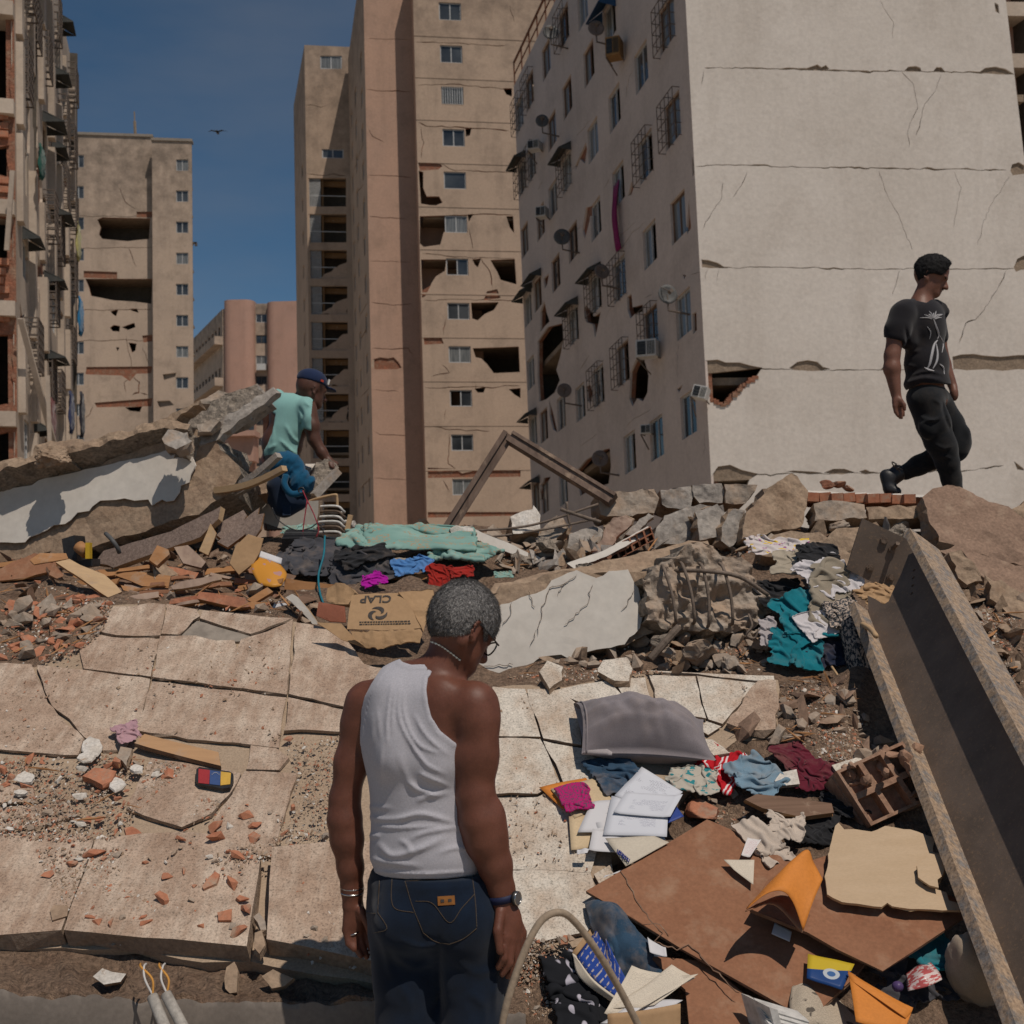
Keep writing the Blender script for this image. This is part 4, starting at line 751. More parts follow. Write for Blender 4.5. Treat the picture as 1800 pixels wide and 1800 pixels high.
# ---- helpers for broken pieces
def plane(px, py, Y, yaw=0, pitch=0, roll=0):
	"""a face through a pixel at distance Y; yaw>0 looks right, pitch>0 looks up"""
	yw, pt = rad(yaw), rad(pitch); n = Vector((math.sin(yw) * math.cos(pt), -math.cos(yw) * math.cos(pt), math.sin(pt))); U = Vector((math.cos(yw), math.sin(yw), 0)); Wv = n.cross(U)
	if roll: R = Matrix.Rotation(rad(roll), 3, n); U = R @ U; Wv = R @ Wv
	o = at(px, py, Y); return Fac(o, o + U, o + Wv)
def slab(name, poly, fac, thick, mats, seg=.06, amp=.012, relief=.006, rough=.012, seed=0, parent=None, gridn=0, d0=0, **kw):
	uv = jag(fac.uvs(poly), seg, amp, seed) if amp else fac.uvs(poly); rs = np.random.RandomState(seed + 5); ext = []
	A = np.array(uv); lo, hi = A.min(0), A.max(0)
	if gridn:
		s = max(hi - lo) / gridn; q = np.stack(np.meshgrid(np.arange(lo[0], hi[0], s), np.arange(lo[1], hi[1], s)), -1).reshape(-1, 2); q = q + rs.uniform(-.3, .3, q.shape) * s; ext = [tuple(p) for p in q[inpoly(q, uv)]]
	VV, T, B = tri2d(uv, (), ext); n = len(VV); fr = fac.P(VV, d0); fr = fr + fac.n * (relief * vnoise(fr, seed, 12, 3))[:, None]
	cen = np.append(VV.mean(0), 0)[:2]; out = VV - cen; out = out / (np.linalg.norm(out, axis=1)[:, None] + 1e-6)
	mid = fac.P(VV + out * rs.normal(0, 1, (n, 1)) * rough, d0 + thick * rs.uniform(.3, .7, n)[:, None]); bk = fac.P(VV + out * rs.normal(0, 1, (n, 1)) * rough, d0 + thick)
	flip = np.cross(fac.U, fac.W) @ fac.n < 0; V = np.vstack([fr, mid, bk]); Fc = [tuple(t) for t in (T[:, ::-1] if flip else T).tolist()]; mi = [0] * len(Fc)
	Fb = [tuple(i + 2 * n for i in t[::-1]) for t in Fc]; Fc = Fc + Fb; mi += [1 if isinstance(mats, (list, tuple)) and len(mats) > 1 else 0] * len(Fb)
	for a, b_ in B:
		if flip: a, b_ = b_, a
		Fc += [(b_, a, a + n, b_ + n), (b_ + n, a + n, a + 2 * n, b_ + 2 * n)]; mi += [1 if isinstance(mats, (list, tuple)) and len(mats) > 1 else 0] * 2
	return mk(name, V, Fc, mats, parent, midx=mi if isinstance(mats, (list, tuple)) else None, **kw)
def icos(n):
	bm = bmesh.new(); bmesh.ops.create_icosphere(bm, subdivisions=n, radius=1); V = np.array([v.co[:] for v in bm.verts]); Fc = [tuple(v.index for v in f.verts) for f in bm.faces]; bm.free(); return V, Fc
ICO = {k: icos(k) for k in (2, 3, 4, 5)}
def rockgeo(seed, dims, detail=3, nplanes=9, rough=.05, nscale=2.5):
	V, Fc = ICO[detail]; V = V.copy(); rs = np.random.RandomState(seed)
	for _ in range(nplanes):
		n = rs.normal(size=3); n /= np.linalg.norm(n); d = rs.uniform(.36, .7); e = np.maximum(0, V @ n - d); V -= e[:, None] * n
	V = V + V * (rough * vnoise(V, seed, nscale, 4))[:, None]; V /= np.abs(V).max(0); return V * np.array(dims), Fc
def rock(name, c, dims, mat, seed=0, rot=(0, 0, 0), detail=3, nplanes=9, rough=.08, parent=None, smooth=False, nscale=2.5, **kw):
	V, Fc = rockgeo(seed, dims, detail, nplanes, rough, nscale); R = np.array(Matrix.Rotation(rad(rot[2]), 3, 'Z') @ Matrix.Rotation(rad(rot[1]), 3, 'Y') @ Matrix.Rotation(rad(rot[0]), 3, 'X'))
	return mk(name, V @ R.T + np.array(c), Fc, mat, parent, smooth, **kw)
def rockpx(name, px, py, wpx, hpx, Y, mat, depth=None, sink=.0, **kw):
	s = Y / FPX; return rock(name, at(px, py, Y), (wpx * s / 2, (depth or (wpx + hpx) * s / 4), hpx * s / 2), mat, **kw)
# ---- tiled floor slab
fs = thing('tiled_floor_slab', (0, 4.6, .6), 'collapsed tilted floor slab covered with broken dusty floor tiles', 'floor slab')
wall(FS, jag(FS.uvs(SLAB_PX), .08, .012, 3), [], .14, [M_['sand']], 'slab_base', fs, d0=.016, back=True)
def tile(poly, mat='dusty_tile', lift=.0, thick=.016, tilt=(0, 0), seed=0, amp=.004, name='floor_tile', seg=.05):
	uv = jag(FS.uvs(poly), seg, amp, seed); VV, T, B = tri2d(uv); n = len(VV); c = VV.mean(0); dz = (VV - c) @ np.array(tilt) + lift; dz -= min(0, dz.min() + .004)
	fr = FS.P(VV) + FS.n * dz[:, None]; bk = fr - FS.n * thick; rs = np.random.RandomState(seed); bk += rs.normal(0, .003 if thick < .03 else .007, bk.shape)
	Fc = [tuple(t) for t in T.tolist()]; mi = [0] * len(Fc);
	Fb = [tuple(i + n for i in t[::-1]) for t in Fc]; Fc += Fb; mi += [1] * len(Fb)
	for a, b_ in B: Fc.append((b_, a, a + n, b_ + n)); mi.append(1)
	return mk(name, np.vstack([fr, bk]), Fc, [M_[mat], M_['tile_edge']], fs, midx=mi)
TL = [[(-40, 1484), (165, 1482), (168, 1496), (113, 1655), (-40, 1668)], [(172, 1493), (250, 1482), (330, 1478), (392, 1484), (428, 1506), (461, 1512), (437, 1683), (118, 1656)], [(482, 1512), (600, 1500), (720, 1505), (735, 1726), (472, 1672)],
      [(268, 1197), (503, 1226), (491, 1316), (330, 1300), (240, 1284)], [(282, 1121), (345, 1120), (380, 1128), (412, 1127), (417, 1143), (424, 1126), (470, 1112), (515, 1090), (504, 1221), (268, 1192)], [(293, 1063), (345, 1073), (352, 1085), (340, 1092), (315, 1118), (284, 1116)], [(356, 1074), (420, 1080), (480, 1087), (514, 1088), (441, 1116), (352, 1088)],
      [(166, 1106), (195, 1066), (235, 1066), (262, 1060), (291, 1063), (282, 1117), (240, 1118), (205, 1116)], [(140, 1143), (164, 1112), (215, 1121), (280, 1124), (265, 1190), (147, 1175)], [(66, 1171), (150, 1179), (264, 1194), (239, 1284), (218, 1318), (180, 1318), (148, 1295), (92, 1242)], [(-40, 1166), (55, 1168), (84, 1236), (118, 1274), (147, 1298), (138, 1328), (60, 1324), (-40, 1316)],
      [(521, 1096), (600, 1110), (640, 1168), (720, 1190), (720, 1276), (640, 1252), (508, 1222)], [(507, 1228), (640, 1256), (725, 1282), (725, 1292), (640, 1288), (500, 1287)], [(266, 1334), (345, 1346), (424, 1362), (404, 1398), (372, 1432), (320, 1456), (222, 1424)], [(430, 1356), (523, 1360), (478, 1509), (425, 1500), (390, 1482), (376, 1442), (408, 1398)],
      [(442, 1292), (475, 1308), (508, 1332), (490, 1354), (433, 1352)], [(-40, 1374), (58, 1380), (64, 1412), (-40, 1414)], [(-40, 1422), (60, 1414), (120, 1410), (138, 1433), (80, 1450), (-40, 1466)], [(-20, 1560), (10, 1556), (16, 1566), (6, 1604), (-20, 1604)]]
kw = [(.05, .075), (.05, .078), (.058, .085)]
for i, p in enumerate(TL):
	rs = np.random.RandomState(i + 40)
	if i < 3: tile(p, lift=kw[i][0], thick=kw[i][1], seed=i, amp=.003, seg=.12, tilt=rs.uniform(-.02, .02, 2), name='floor_tile')
	else: tile(p, lift=rs.uniform(.0, .007), seed=i, tilt=rs.uniform(-.012, .012, 2), thick=.014 if i not in (13, 14) else .018)
TR = [[(866, 1208), (923, 1212), (950, 1297), (866, 1296)], [(927, 1213), (985, 1216), (1015, 1240), (1022, 1312), (955, 1300)], [(866, 1300), (950, 1302), (984, 1377), (945, 1397), (866, 1398)], [(955, 1304), (1025, 1317), (1068, 1350), (1066, 1396), (990, 1377)], [(866, 1402), (945, 1401), (988, 1381), (1060, 1400), (1062, 1450), (1038, 1535), (866, 1527)],
      [(972, 1215), (1020, 1204), (1070, 1196), (1110, 1240), (1022, 1236)], [(1075, 1196), (1134, 1192), (1149, 1246), (1113, 1241)], [(1141, 1187), (1222, 1189), (1241, 1264), (1156, 1247)], [(1225, 1189), (1328, 1201), (1270, 1274), (1245, 1266)], [(880, 1531), (1038, 1538), (1064, 1600), (1032, 1640), (955, 1656), (880, 1640)], [(640, 1294), (862, 1300), (862, 1526), (735, 1500), (700, 1400)], [(1136, 1180), (1360, 1189), (1361, 1197), (1330, 1198), (1224, 1186), (1140, 1184)],
      [(1226, 1300), (1252, 1302), (1282, 1326), (1254, 1330)], [(1242, 1268), (1268, 1277), (1245, 1292), (1228, 1282)], [(1044, 1538), (1075, 1520), (1090, 1600), (1068, 1602)]]
for i, p in enumerate(TR):
	rs = np.random.RandomState(i + 140); tile(p, 'white_tile', lift=rs.uniform(.0, .007), seed=100 + i, tilt=rs.uniform(-.009, .009, 2), thick=.012)
tile([(1276, 1277), (1332, 1203), (1350, 1200), (1364, 1202), (1369, 1250), (1362, 1288), (1310, 1290)], 'dusty_tile', .02, .03, (0, 0), 301, .006, 'mortar_fragment')
tile([(316, 1119), (346, 1090), (440, 1117), (424, 1126), (380, 1128)], 'dusty_tile', -.008, .01, (0, 0), 302, .002, 'exposed_bed').data.materials[0] = M_['patch_render']
# ---- soil ledge and grey plastered edge below the slab
rsl = np.random.RandomState(7); prof = [(1672, 3.92, .0), (1700, 3.86, .010), (1712, 3.80, .016), (1728, 3.74, .02), (1742, 3.68, .02), (1752, 3.635, .012), (1758, 3.625, .0), (1772, 3.62, 0), (1800, 3.62, 0), (1990, 3.62, 0)]
cols = np.arange(-120, 930, 6); V = []; nj = len(prof)
for i, x in enumerate(cols):
	jy = 14 * vnoise(np.array([[x * .012, 3.3, 0]]), 4, 1, 4)[0] + 6 * vnoise(np.array([[x * .06, 1.3, 0]]), 5, 1, 2)[0]
	for j, (y, Y, am) in enumerate(prof):
		yy = y + (x * .045 if j < 5 else x * .03) - 10 + (jy if 3 <= j <= 6 else 0) * (1 if j > 4 else .5); p = at(x, yy, Y); nn = vnoise(np.array([[p.x, p.y, p.z]]), 9, 14, 4)[0]; p = p + Vector((0, -.6, .8)) * nn * am * 1.6; V.append(tuple(p))
Fc = [(i * nj + j, i * nj + j + 1, (i + 1) * nj + j + 1, (i + 1) * nj + j) for i in range(len(cols) - 1) for j in range(nj - 1)]; mi = [0 if j < 6 else 1 for i in range(len(cols) - 1) for j in range(nj - 1)]
simple('grey_plaster', [(.17, .145, .125), (.21, .18, .155)], 3, 60, .2, .004, fineamt=.18)
auto_smooth(mk('slab_edge_beam', V, Fc, [M_['soil'], M_['grey_plaster']], fs, midx=mi), 50)
# ------------------------------------------------------------------ large broken pieces
BC, CR, CG, CB = M_['concrete'], M_['concrete_rough'], M_['concrete_grey'], M_['concrete_brown']
# left fallen beam with a white painted face
f1 = plane(180, 870, 7.2, -8, 12)
lb = thing('fallen_concrete_beam', at(180, 980, 7.3), 'big fallen concrete beam with flaking white paint, below the man in the teal shirt', 'concrete beam')
slab('beam_body', [(-160, 860), (-60, 838), (0, 818), (60, 803), (110, 790), (190, 771), (280, 757), (330, 752), (372, 768), (400, 800), (424, 832), (405, 866), (372, 884), (350, 905), (300, 915), (200, 948), (120, 972), (60, 990), (-160, 1050)], f1, .55, [CB, CR], .05, .010, .008, .03, 3, lb, 60)
slab('painted_face', [(-160, 905), (0, 866), (60, 855), (72, 846), (130, 834), (200, 818), (270, 801), (326, 790), (338, 800), (347, 820), (338, 838), (336, 850), (321, 856), (318, 868), (309, 882), (296, 884), (288, 880), (270, 890), (264, 880), (240, 882), (222, 878), (180, 882), (160, 900), (140, 903), (118, 923), (98, 925), (72, 940), (56, 946), (48, 955), (30, 956), (0, 955), (-160, 990)], f1, .008, [M_['slab_paint'], M_['plaster_chip']], .04, .005, .002, .002, 5, lb, 30, d0=-.028)
slab('top_ledge', [(-160, 856), (0, 812), (58, 800), (64, 786), (90, 776), (130, 772), (150, 778), (200, 760), (290, 738), (335, 746), (330, 756), (290, 753), (200, 774), (150, 790), (110, 800), (70, 808), (0, 827), (-160, 871)], plane(150, 790, 7.1, -8, 30), .3, [CB, CR], .03, .008, .02, .02, 6, lb, 70)
rockpx('broken_end', 376, 818, 110, 125, 7.35, CR, .3, seed=12, rot=(10, 18, 0), detail=5, nplanes=10, rough=.16, parent=lb, nscale=3)
rockpx('broken_corner', 100, 806, 78, 52, 7.05, CB, .1, seed=14, rot=(0, -14, 0), detail=5, nplanes=7, rough=.2, parent=lb, nscale=4)
# stacked plates above its end
for i, (poly, Y, yaw, pit, th, m, lbl) in enumerate([([(276, 748), (282, 738), (330, 715), (352, 703), (350, 712), (318, 728), (290, 752)], 7.15, -10, 8, .12, [CB, CB], 'thin brown concrete plate leaning on the stacked rubble beside the beam end'),
		([(316, 744), (330, 724), (366, 706), (452, 674), (462, 690), (470, 700), (420, 736), (380, 752), (340, 752)], 7.4, -15, 22, .14, [CR, CG], 'dark rough concrete plate on top of the left beam'), ([(340, 770), (372, 748), (420, 722), (480, 680), (486, 690), (440, 726), (392, 762), (352, 784)], 7.2, -15, 20, .06, [CG, CG], 'long grey concrete strip pointing up towards the man in the teal shirt'),
		([(345, 722), (352, 704), (384, 686), (402, 692), (388, 706), (362, 724)], 7.45, -10, 25, .1, [BC, CB], 'pale concrete piece on top of the stacked plates'), ([(284, 770), (296, 756), (330, 760), (338, 776), (310, 790), (290, 782)], 6.95, -10, 40, .07, [CG, BC], 'flat grey concrete flake lying on the beam end'), ([(345, 745), (372, 734), (386, 740), (370, 758), (350, 760)], 7.1, 0, 20, .06, [BC, BC], 'small rounded concrete lump under the plates')]):
	slab('concrete_plate', poly, plane(poly[0][0], poly[0][1], Y, yaw, pit), th, m, .04, .01, .012, .012, 30 + i, None, 30, label=lbl, cat='concrete plate', group='concrete plates on the left pile')
# bent bars and laths by the beam end
for i, (a, b_, Ya, Yb, w_, h_, m, lbl) in enumerate([((392, 866), (490, 800), 7.2, 7.0, .05, .045, CG, 'upper grey broken strip sticking out of the beam end'), ((398, 872), (470, 826), 7.2, 7.05, .05, .035, CG, 'short middle grey strip sticking out of the beam end'), ((380, 862), (500, 823), 7.1, 6.8, .045, .04, M_['wood_pale'], 'lower pale strip sticking out of the beam end')]):
	mb = MB(); P0, P1 = at(*a, Ya), at(*b_, Yb); n = 10; pts = [P0.lerp(P1, k / n) + Vector((0, 0, -.03 * math.sin(k / n * math.pi))) for k in range(n + 1)]
	for k in range(n): mb.bar(pts[k], pts[k + 1], w_, h_ * (1 - .02 * k))
	mb.build('broken_strip', m, label=lbl, cat='strip', group='strips sticking out of the beam end')
# white wall piece under the teal man
slab('fallen_wall_piece', [(392, 870), (440, 858), (520, 882), (560, 880), (556, 935), (500, 930), (440, 912), (396, 892)], plane(470, 890, 7.7, -5, -4), .15, [M_['slab_paint'], CB], .06, .006, .003, .01, 50, None, 20, label='dusty white wall piece below the man in the teal shirt', cat='wall piece')
slab('broken_block', [(420, 862), (486, 838), (492, 858), (480, 868), (430, 874)], plane(450, 860, 7.5, -5, 20), .15, [CB, CB], .03, .01, .01, .01, 51, None, 20, label='crumbling brown concrete edge above the white wall piece', cat='concrete piece')
slab('leaning_concrete_piece', [(545, 846), (556, 812), (580, 806), (592, 815), (596, 822), (570, 842), (552, 862)], plane(570, 830, 8.0, 20, 15), .25, [CR, BC], .03, .01, .015, .012, 52, None, 24, label='grey concrete piece under the hand of the man in the teal shirt', cat='concrete piece')
mb = MB(); mb.bar(at(552, 872, 7.8), at(594, 828, 7.9), .06, .05); mb.build('concrete_strip', CG, label='narrow concrete strip below the hand of the man in teal', cat='strip')
mb = MB(); mb.box(at(542, 838, 8.3), (.07, 0, 0), (0, .05, .02), (0, 0, .08)); mb.build('white_fragment', M_['plaster_chip'], label='small white fragment beside the teal man at hip height', cat='fragment')
# central beam with exposed rebar
cb = thing('broken_concrete_beam', at(1080, 1160, 5.7), 'broken concrete beam with white face, torn end and exposed rebar', 'concrete beam')
f2 = plane(1060, 1080, 5.62, 10, 14)
slab('beam_body', [(812, 1190), (826, 1110), (868, 1046), (880, 1030), (940, 1020), (1010, 1003), (1060, 1012), (1100, 1006), (1140, 1004), (1165, 1030), (1168, 1090), (1150, 1112), (1098, 1135), (1000, 1160), (940, 1176), (860, 1196)], f2, .42, [CB, CR], .05, .010, .010, .02, 60, cb, 40)
slab('painted_face', [(814, 1188), (834, 1120), (880, 1064), (915, 1052), (958, 1038), (968, 1022), (1012, 1004), (1046, 1018), (1068, 1006), (1102, 1003), (1112, 1024), (1120, 1036), (1124, 1056), (1130, 1080), (1122, 1106), (1104, 1122), (1096, 1134), (1072, 1140), (1028, 1148), (1000, 1160), (985, 1152), (950, 1156), (930, 1172), (860, 1192)], f2, .008, [M_['slab_paint'], M_['plaster_chip']], .035, .004, .002, .002, 61, cb, 24, d0=-.022)
for i, (pts, w_) in enumerate([([(1012, 1012), (988, 1030), (964, 1036), (950, 1068), (946, 1100), (944, 1118)], 2.2), ([(990, 1030), (980, 1042), (978, 1050)], 1.2), ([(1040, 1030), (1030, 1065), (1010, 1080), (990, 1100)], 1.1), ([(926, 1040), (934, 1060), (938, 1070)], 1.3), ([(898, 1060), (894, 1085), (882, 1102)], 1.4), ([(1112, 1040), (1100, 1066), (1090, 1074)], 1.0), ([(940, 1110), (930, 1136)], 1.2), ([(836, 1182), (870, 1172), (900, 1170)], 1.6)]):
	uv = f2.uvs(crackpoly(pts, .5, w_ * .75, 300 + i, 5, 1.6)); wall(f2, uv, [], .004, M_['soil'], 'crack_line', cb, d0=-.0315)
slab('top_face', [(858, 1046), (870, 1024), (960, 1008), (1010, 998), (1060, 985), (1140, 968), (1210, 952), (1244, 950), (1250, 962), (1180, 990), (1100, 1010), (1010, 1010), (940, 1026), (890, 1036)], plane(1050, 1000, 5.75, 8, 48), .3, [CB, CB], .04, .008, .012, .02, 62, cb, 50)
slab('torn_end', [(1128, 1016), (1150, 1000), (1200, 962), (1238, 950), (1268, 966), (1312, 990), (1350, 1030), (1354, 1078), (1316, 1112), (1240, 1108), (1164, 1102), (1136, 1090)], plane(1240, 1040, 5.66, 16, 16), .42, [BC, CR], .03, .012, .055, .03, 63, cb, 90)
for i, (a, b_) in enumerate([((1168, 1002), (1188, 1092)), ((1202, 998), (1221, 1090)), ((1236, 1000), (1246, 1096)), ((1272, 1000), (1288, 1092))]):
	mb = MB(); P0, P1 = at(*a, 5.58), at(*b_, 5.55); mb.tube(curve([P0 + Vector((0, .12, .03)), P0, P0.lerp(P1, .5) + Vector((.008, -.02, 0)), P1, P1 + Vector((0, .1, -.02))], 5), .0085, 8); mb.build('rebar_stirrup', M_['rebar'], cb, True)
mb = MB(); mb.tube(curve([at(1180, 1003, 5.66), at(1240, 1004, 5.56), at(1300, 1014, 5.56), at(1350, 1046, 5.6)], 6), .0105, 8); mb.build('rebar_bar', M_['rebar'], cb, True)
mb = MB(); mb.tube(curve([at(1316, 1080, 5.55), at(1322, 1100, 5.5), at(1312, 1116, 5.5), at(1326, 1122, 5.5), at(1334, 1106, 5.5)], 5), .006, 6); mb.build('tie_wire', M_['rebar'], cb, True)
mb = MB(); mb.tube([at(1144, 1158, 5.3), at(1170, 1128, 5.3), at(1194, 1102, 5.32)], .018, 8); mb.build('pipe_piece', M_['rebar'], label='short dusty pipe leaning under the broken beam', cat='pipe')
# wooden frame standing in an inverted V
wf_ = thing('fallen_doorway', at(890, 960, 7.6), 'weathered wooden door frame standing in an inverted V above the rubble', 'door frame')
def rail(a, b_, Ya, Yb, name):
	mb = MB(); A, B_ = at(*a, Ya), at(*b_, Yb); d = (B_ - A).normalized(); nrm = Vector((.15, -1, .1)); x = d.cross(nrm).normalized(); y = x.cross(d)
	mb.box((A + B_) / 2, x * .043, d * (B_ - A).length / 2, y * .03); mb.box((A + B_) / 2 + x * .026 + y * .038, x * .016, d * (B_ - A).length / 2, y * .012); mb.box((A + B_) / 2 - x * .03 + y * .036, x * .011, d * (B_ - A).length / 2, y * .008); mb.build(name, M_['wood_frame'], wf_)
rail((893, 764), (764, 968), 7.6, 7.45, 'stile'); rail((898, 770), (1078, 880), 7.58, 7.25, 'rail')
# painted battens, blocks and rods in the middle
mid = [('painted_batten', [(786, 936), (830, 928), (996, 1000), (985, 1006), (830, 946)], 7.0, 0, 30, .07, M_['slab_paint'], 'long white painted batten lying across the rubble left of the beam', 'batten'),
       ('white_block', [(790, 930), (802, 924), (832, 928), (836, 950), (800, 952)], 6.95, 10, 20, .12, M_['plaster_chip'], 'small white block at the end of the long batten', 'block'),
       ('plaster_block', [(897, 908), (938, 888), (950, 906), (948, 936), (902, 938)], 7.2, 12, 30, .18, M_['plaster_chip'], 'white topped broken block between the frame legs', 'block'),
       ('concrete_block', [(1050, 868), (1090, 862), (1150, 860), (1158, 876), (1150, 902), (1092, 908), (1056, 904)], 7.3, 6, 10, .25, BC, 'beige concrete block where the wooden frame ends', 'block'),
       ('concrete_block', [(1160, 862), (1214, 854), (1220, 870), (1214, 890), (1186, 894), (1164, 886)], 7.4, 6, 10, .25, CG, 'cracked grey concrete block right of the beige block', 'block'),
       ('concrete_block', [(1218, 852), (1268, 850), (1274, 864), (1270, 884), (1230, 884), (1220, 872)], 7.4, 6, 8, .25, CG, 'second grey concrete block on the ridge', 'block'),
       ('concrete_block', [(1273, 851), (1332, 852), (1322, 868), (1312, 884), (1276, 884)], 7.4, 6, 8, .25, BC, 'third grey concrete block, touching the big leaning fragment', 'block'),
       ('leaning_wall_fragment', [(1304, 948), (1312, 900), (1340, 872), (1392, 831), (1402, 836), (1422, 862), (1414, 900), (1408, 926), (1350, 938)], 7.0, 14, 18, .18, CB, 'large brownish leaning wall fragment on the ridge', 'wall fragment'),
       ('grey_wall_piece', [(1150, 940), (1168, 906), (1210, 890), (1270, 888), (1276, 920), (1268, 948), (1200, 956), (1150, 962)], 7.1, 5, 12, .15, CG, 'wide grey wall piece below the row of blocks', 'wall fragment'),
       ('grey_wall_piece', [(1222, 900), (1260, 886), (1274, 900), (1270, 940), (1230, 950)], 7.0, 15, 20, .1, CG, 'narrow grey wall shard in front of the wide grey piece', 'wall fragment'),
       ('grey_wall_piece', [(1270, 925), (1290, 894), (1308, 898), (1304, 944), (1282, 962), (1268, 950)], 6.95, 20, 10, .1, CG, 'cracked grey shard beside the big leaning fragment', 'wall fragment'),
       ('chipped_slab', [(1430, 886), (1470, 880), (1520, 886), (1524, 910), (1480, 914), (1432, 916)], 6.95, 0, 20, .2, BC, 'beige slab chunk left of the row under the white ledge', 'concrete chunk'),
       ('chipped_slab', [(1522, 892), (1580, 888), (1632, 884), (1640, 904), (1600, 912), (1528, 912)], 6.95, 0, 24, .2, CB, 'brown slab chunk under the walking man', 'concrete chunk'),
       ('long_ledge', [(1420, 862), (1480, 866), (1640, 870), (1640, 874), (1480, 873), (1420, 868)], 7.25, 0, 40, .12, M_['slab_paint'], 'thin white ledge on which the walking man steps', 'ledge'),
       ('brown_wall_slab', [(1622, 872), (1640, 858), (1665, 852), (1700, 862), (1750, 884), (1772, 892), (1830, 930), (1840, 1000), (1760, 986), (1680, 960), (1650, 952), (1636, 920)], 6.75, 2, 38, .12, M_['brown_slab'], 'large reddish brown slab at the right end of the ridge', 'wall slab'),
       ('dark_chunk', [(1770, 900), (1800, 880), (1850, 890), (1850, 930), (1790, 925)], 7.0, 0, 20, .2, CB, 'dark chunk at the right edge of the ridge', 'concrete chunk'),
       ('grey_slab', [(1650, 968), (1680, 958), (1760, 984), (1840, 1010), (1840, 1070), (1770, 1040), (1720, 1010), (1690, 988)], 6.3, 4, 42, .07, M_['brown_slab'], 'thin brown slab under the large reddish slab', 'wall slab'),
       ('broken_slab', [(1668, 972), (1690, 966), (1712, 990), (1728, 1020), (1700, 1028), (1684, 1016)], 6.1, -4, 20, .1, CB, 'light brown broken slab end beside the steel beam', 'concrete chunk'),
       ('broken_slab', [(1736, 1022), (1760, 1018), (1840, 1070), (1840, 1130), (1780, 1090), (1740, 1052)], 5.95, -4, 36, .12, CB, 'long brown slab chunk at the right edge below the thin slab', 'concrete chunk'),
       ('rear_slab', [(1440, 960), (1470, 930), (1540, 918), (1560, 940), (1530, 985), (1480, 1000), (1440, 990)], 6.5, 0, 25, .25, CB, 'brown concrete mass behind the bolted steel plate', 'concrete chunk'),
       ('rear_slab', [(1330, 964), (1360, 940), (1440, 934), (1476, 950), (1460, 980), (1400, 985), (1340, 976)], 6.5, 0, 30, .25, CB, 'brown concrete slab behind the printed cloth', 'concrete chunk'),
       ('leaning_board', [(996, 990), (1060, 968), (1138, 925), (1146, 928), (1140, 938), (1066, 978), (1010, 1000)], 6.7, 0, 45, .03, M_['slab_paint'], 'white edged board leaning over hollow bricks', 'board'),
       ('grey_slab', [(990, 976), (1000, 940), (1044, 925), (1066, 936), (1046, 970), (1010, 990)], 7.1, 20, 25, .12, CG, 'grey slab leaning under the wooden frame', 'wall slab'),
       ('grey_slab', [(1040, 968), (1078, 910), (1100, 906), (1112, 914), (1066, 966)], 6.95, 10, 15, .05, M_['wood_weathered'], 'greyish weathered board leaning up to the beige block', 'board'),
       ('grey_slab', [(1098, 940), (1140, 902), (1150, 908), (1116, 944)], 7.0, 0, 20, .05, CG, 'narrow grey strip leaning on the beige block', 'strip'),
       ('gravel_slab', [(940, 948), (960, 922), (990, 910), (998, 930), (970, 962)], 7.2, 0, 30, .1, BC, 'sunlit concrete shard right of the white topped block', 'concrete chunk')]
for i, (nm, poly, Y, yw, pt, th, m, lbl, ct) in enumerate(mid):
	cx = np.mean([p[0] for p in poly]); cy = np.mean([p[1] for p in poly]); rough_ = m not in (M_['slab_paint'],)
	slab(nm, poly, plane(cx, cy, Y, yw, pt), th, [m, CB if rough_ else M_['brick_broken']], .035, .008 if rough_ else .003, .012 if rough_ else .002, .012, 400 + i, None, 22, label=lbl, cat=ct)
# brick course under the white ledge
rs = np.random.RandomState(4); lay = thing('brick_course', at(1500, 885, 7.2), 'broken red brick course under the thin white ledge', 'brick wall')
for k in range(9):
	P_ = at(1424 + k * 21, 874 + k * .6 + rs.uniform(-1, 1), 7.18 + rs.uniform(-.03, .03)); mb = MB(); R = Matrix.Rotation(rs.uniform(-.08, .08), 3, 'Y'); mb.box(P_, R @ Vector((.036, 0, 0)), R @ Vector((0, .08, 0)), R @ Vector((0, 0, .028))); mb.build('brick', M_['brick_red'], lay)
for k, (x, y, w_, h_) in enumerate([(1452, 852, 30, 18), (1474, 850, 26, 16), (1490, 858, 24, 14), (1440, 884, 40, 18)]): rockpx('brick_lump', x, y, w_, h_, 7.3, M_['brick_broken'], seed=80 + k, detail=3, label=['broken red brick lump beside the leaning wall fragment', 'second red brick lump beside the leaning fragment', 'flat red brick lump under the ledge start', 'wide red brick lump below the ledge start'][k], cat='brick')
def hollow(name, c, x, y, z, nx_, nz_, mat, parent=None, **kw):
	"""hollow clay block: shell with rows of rectangular cells open towards -y"""
	o_, X, Y_, Z = Vector(c), Vector(x), Vector(y), Vector(z); f = Fac(o_ - X - Z - Y_, o_ + X - Z - Y_, o_ - X + Z - Y_); lx, lz = 2 * X.length, 2 * Z.length; hs = []
	for i in range(nx_):
		for j in range(nz_): w_, h_ = lx / nx_, lz / nz_; hs.append(rect(i * w_ + w_ * .1, j * h_ + h_ * .1, (i + 1) * w_ - w_ * .1, (j + 1) * h_ - h_ * .1))
	if f.n @ np.array(Y_) > 0: f.n = -f.n
	return wall(f, rect(0, 0, lx, lz), hs, 2 * Y_.length, mat, name, parent, back=True, **kw)
hb = thing('hollow_brick_row', at(1090, 965, 6.8), 'row of red hollow clay bricks under the white edged board', 'hollow brick')
for k in range(4):
	P_ = at(1064 + k * 24, 978 - k * 13, 6.85); hollow('hollow_brick', P_, Vector((.045, 0, .022)), (0.02, .12, .02), Vector((-.012, 0, .04)), 2, 2, M_['brick_red'], hb)
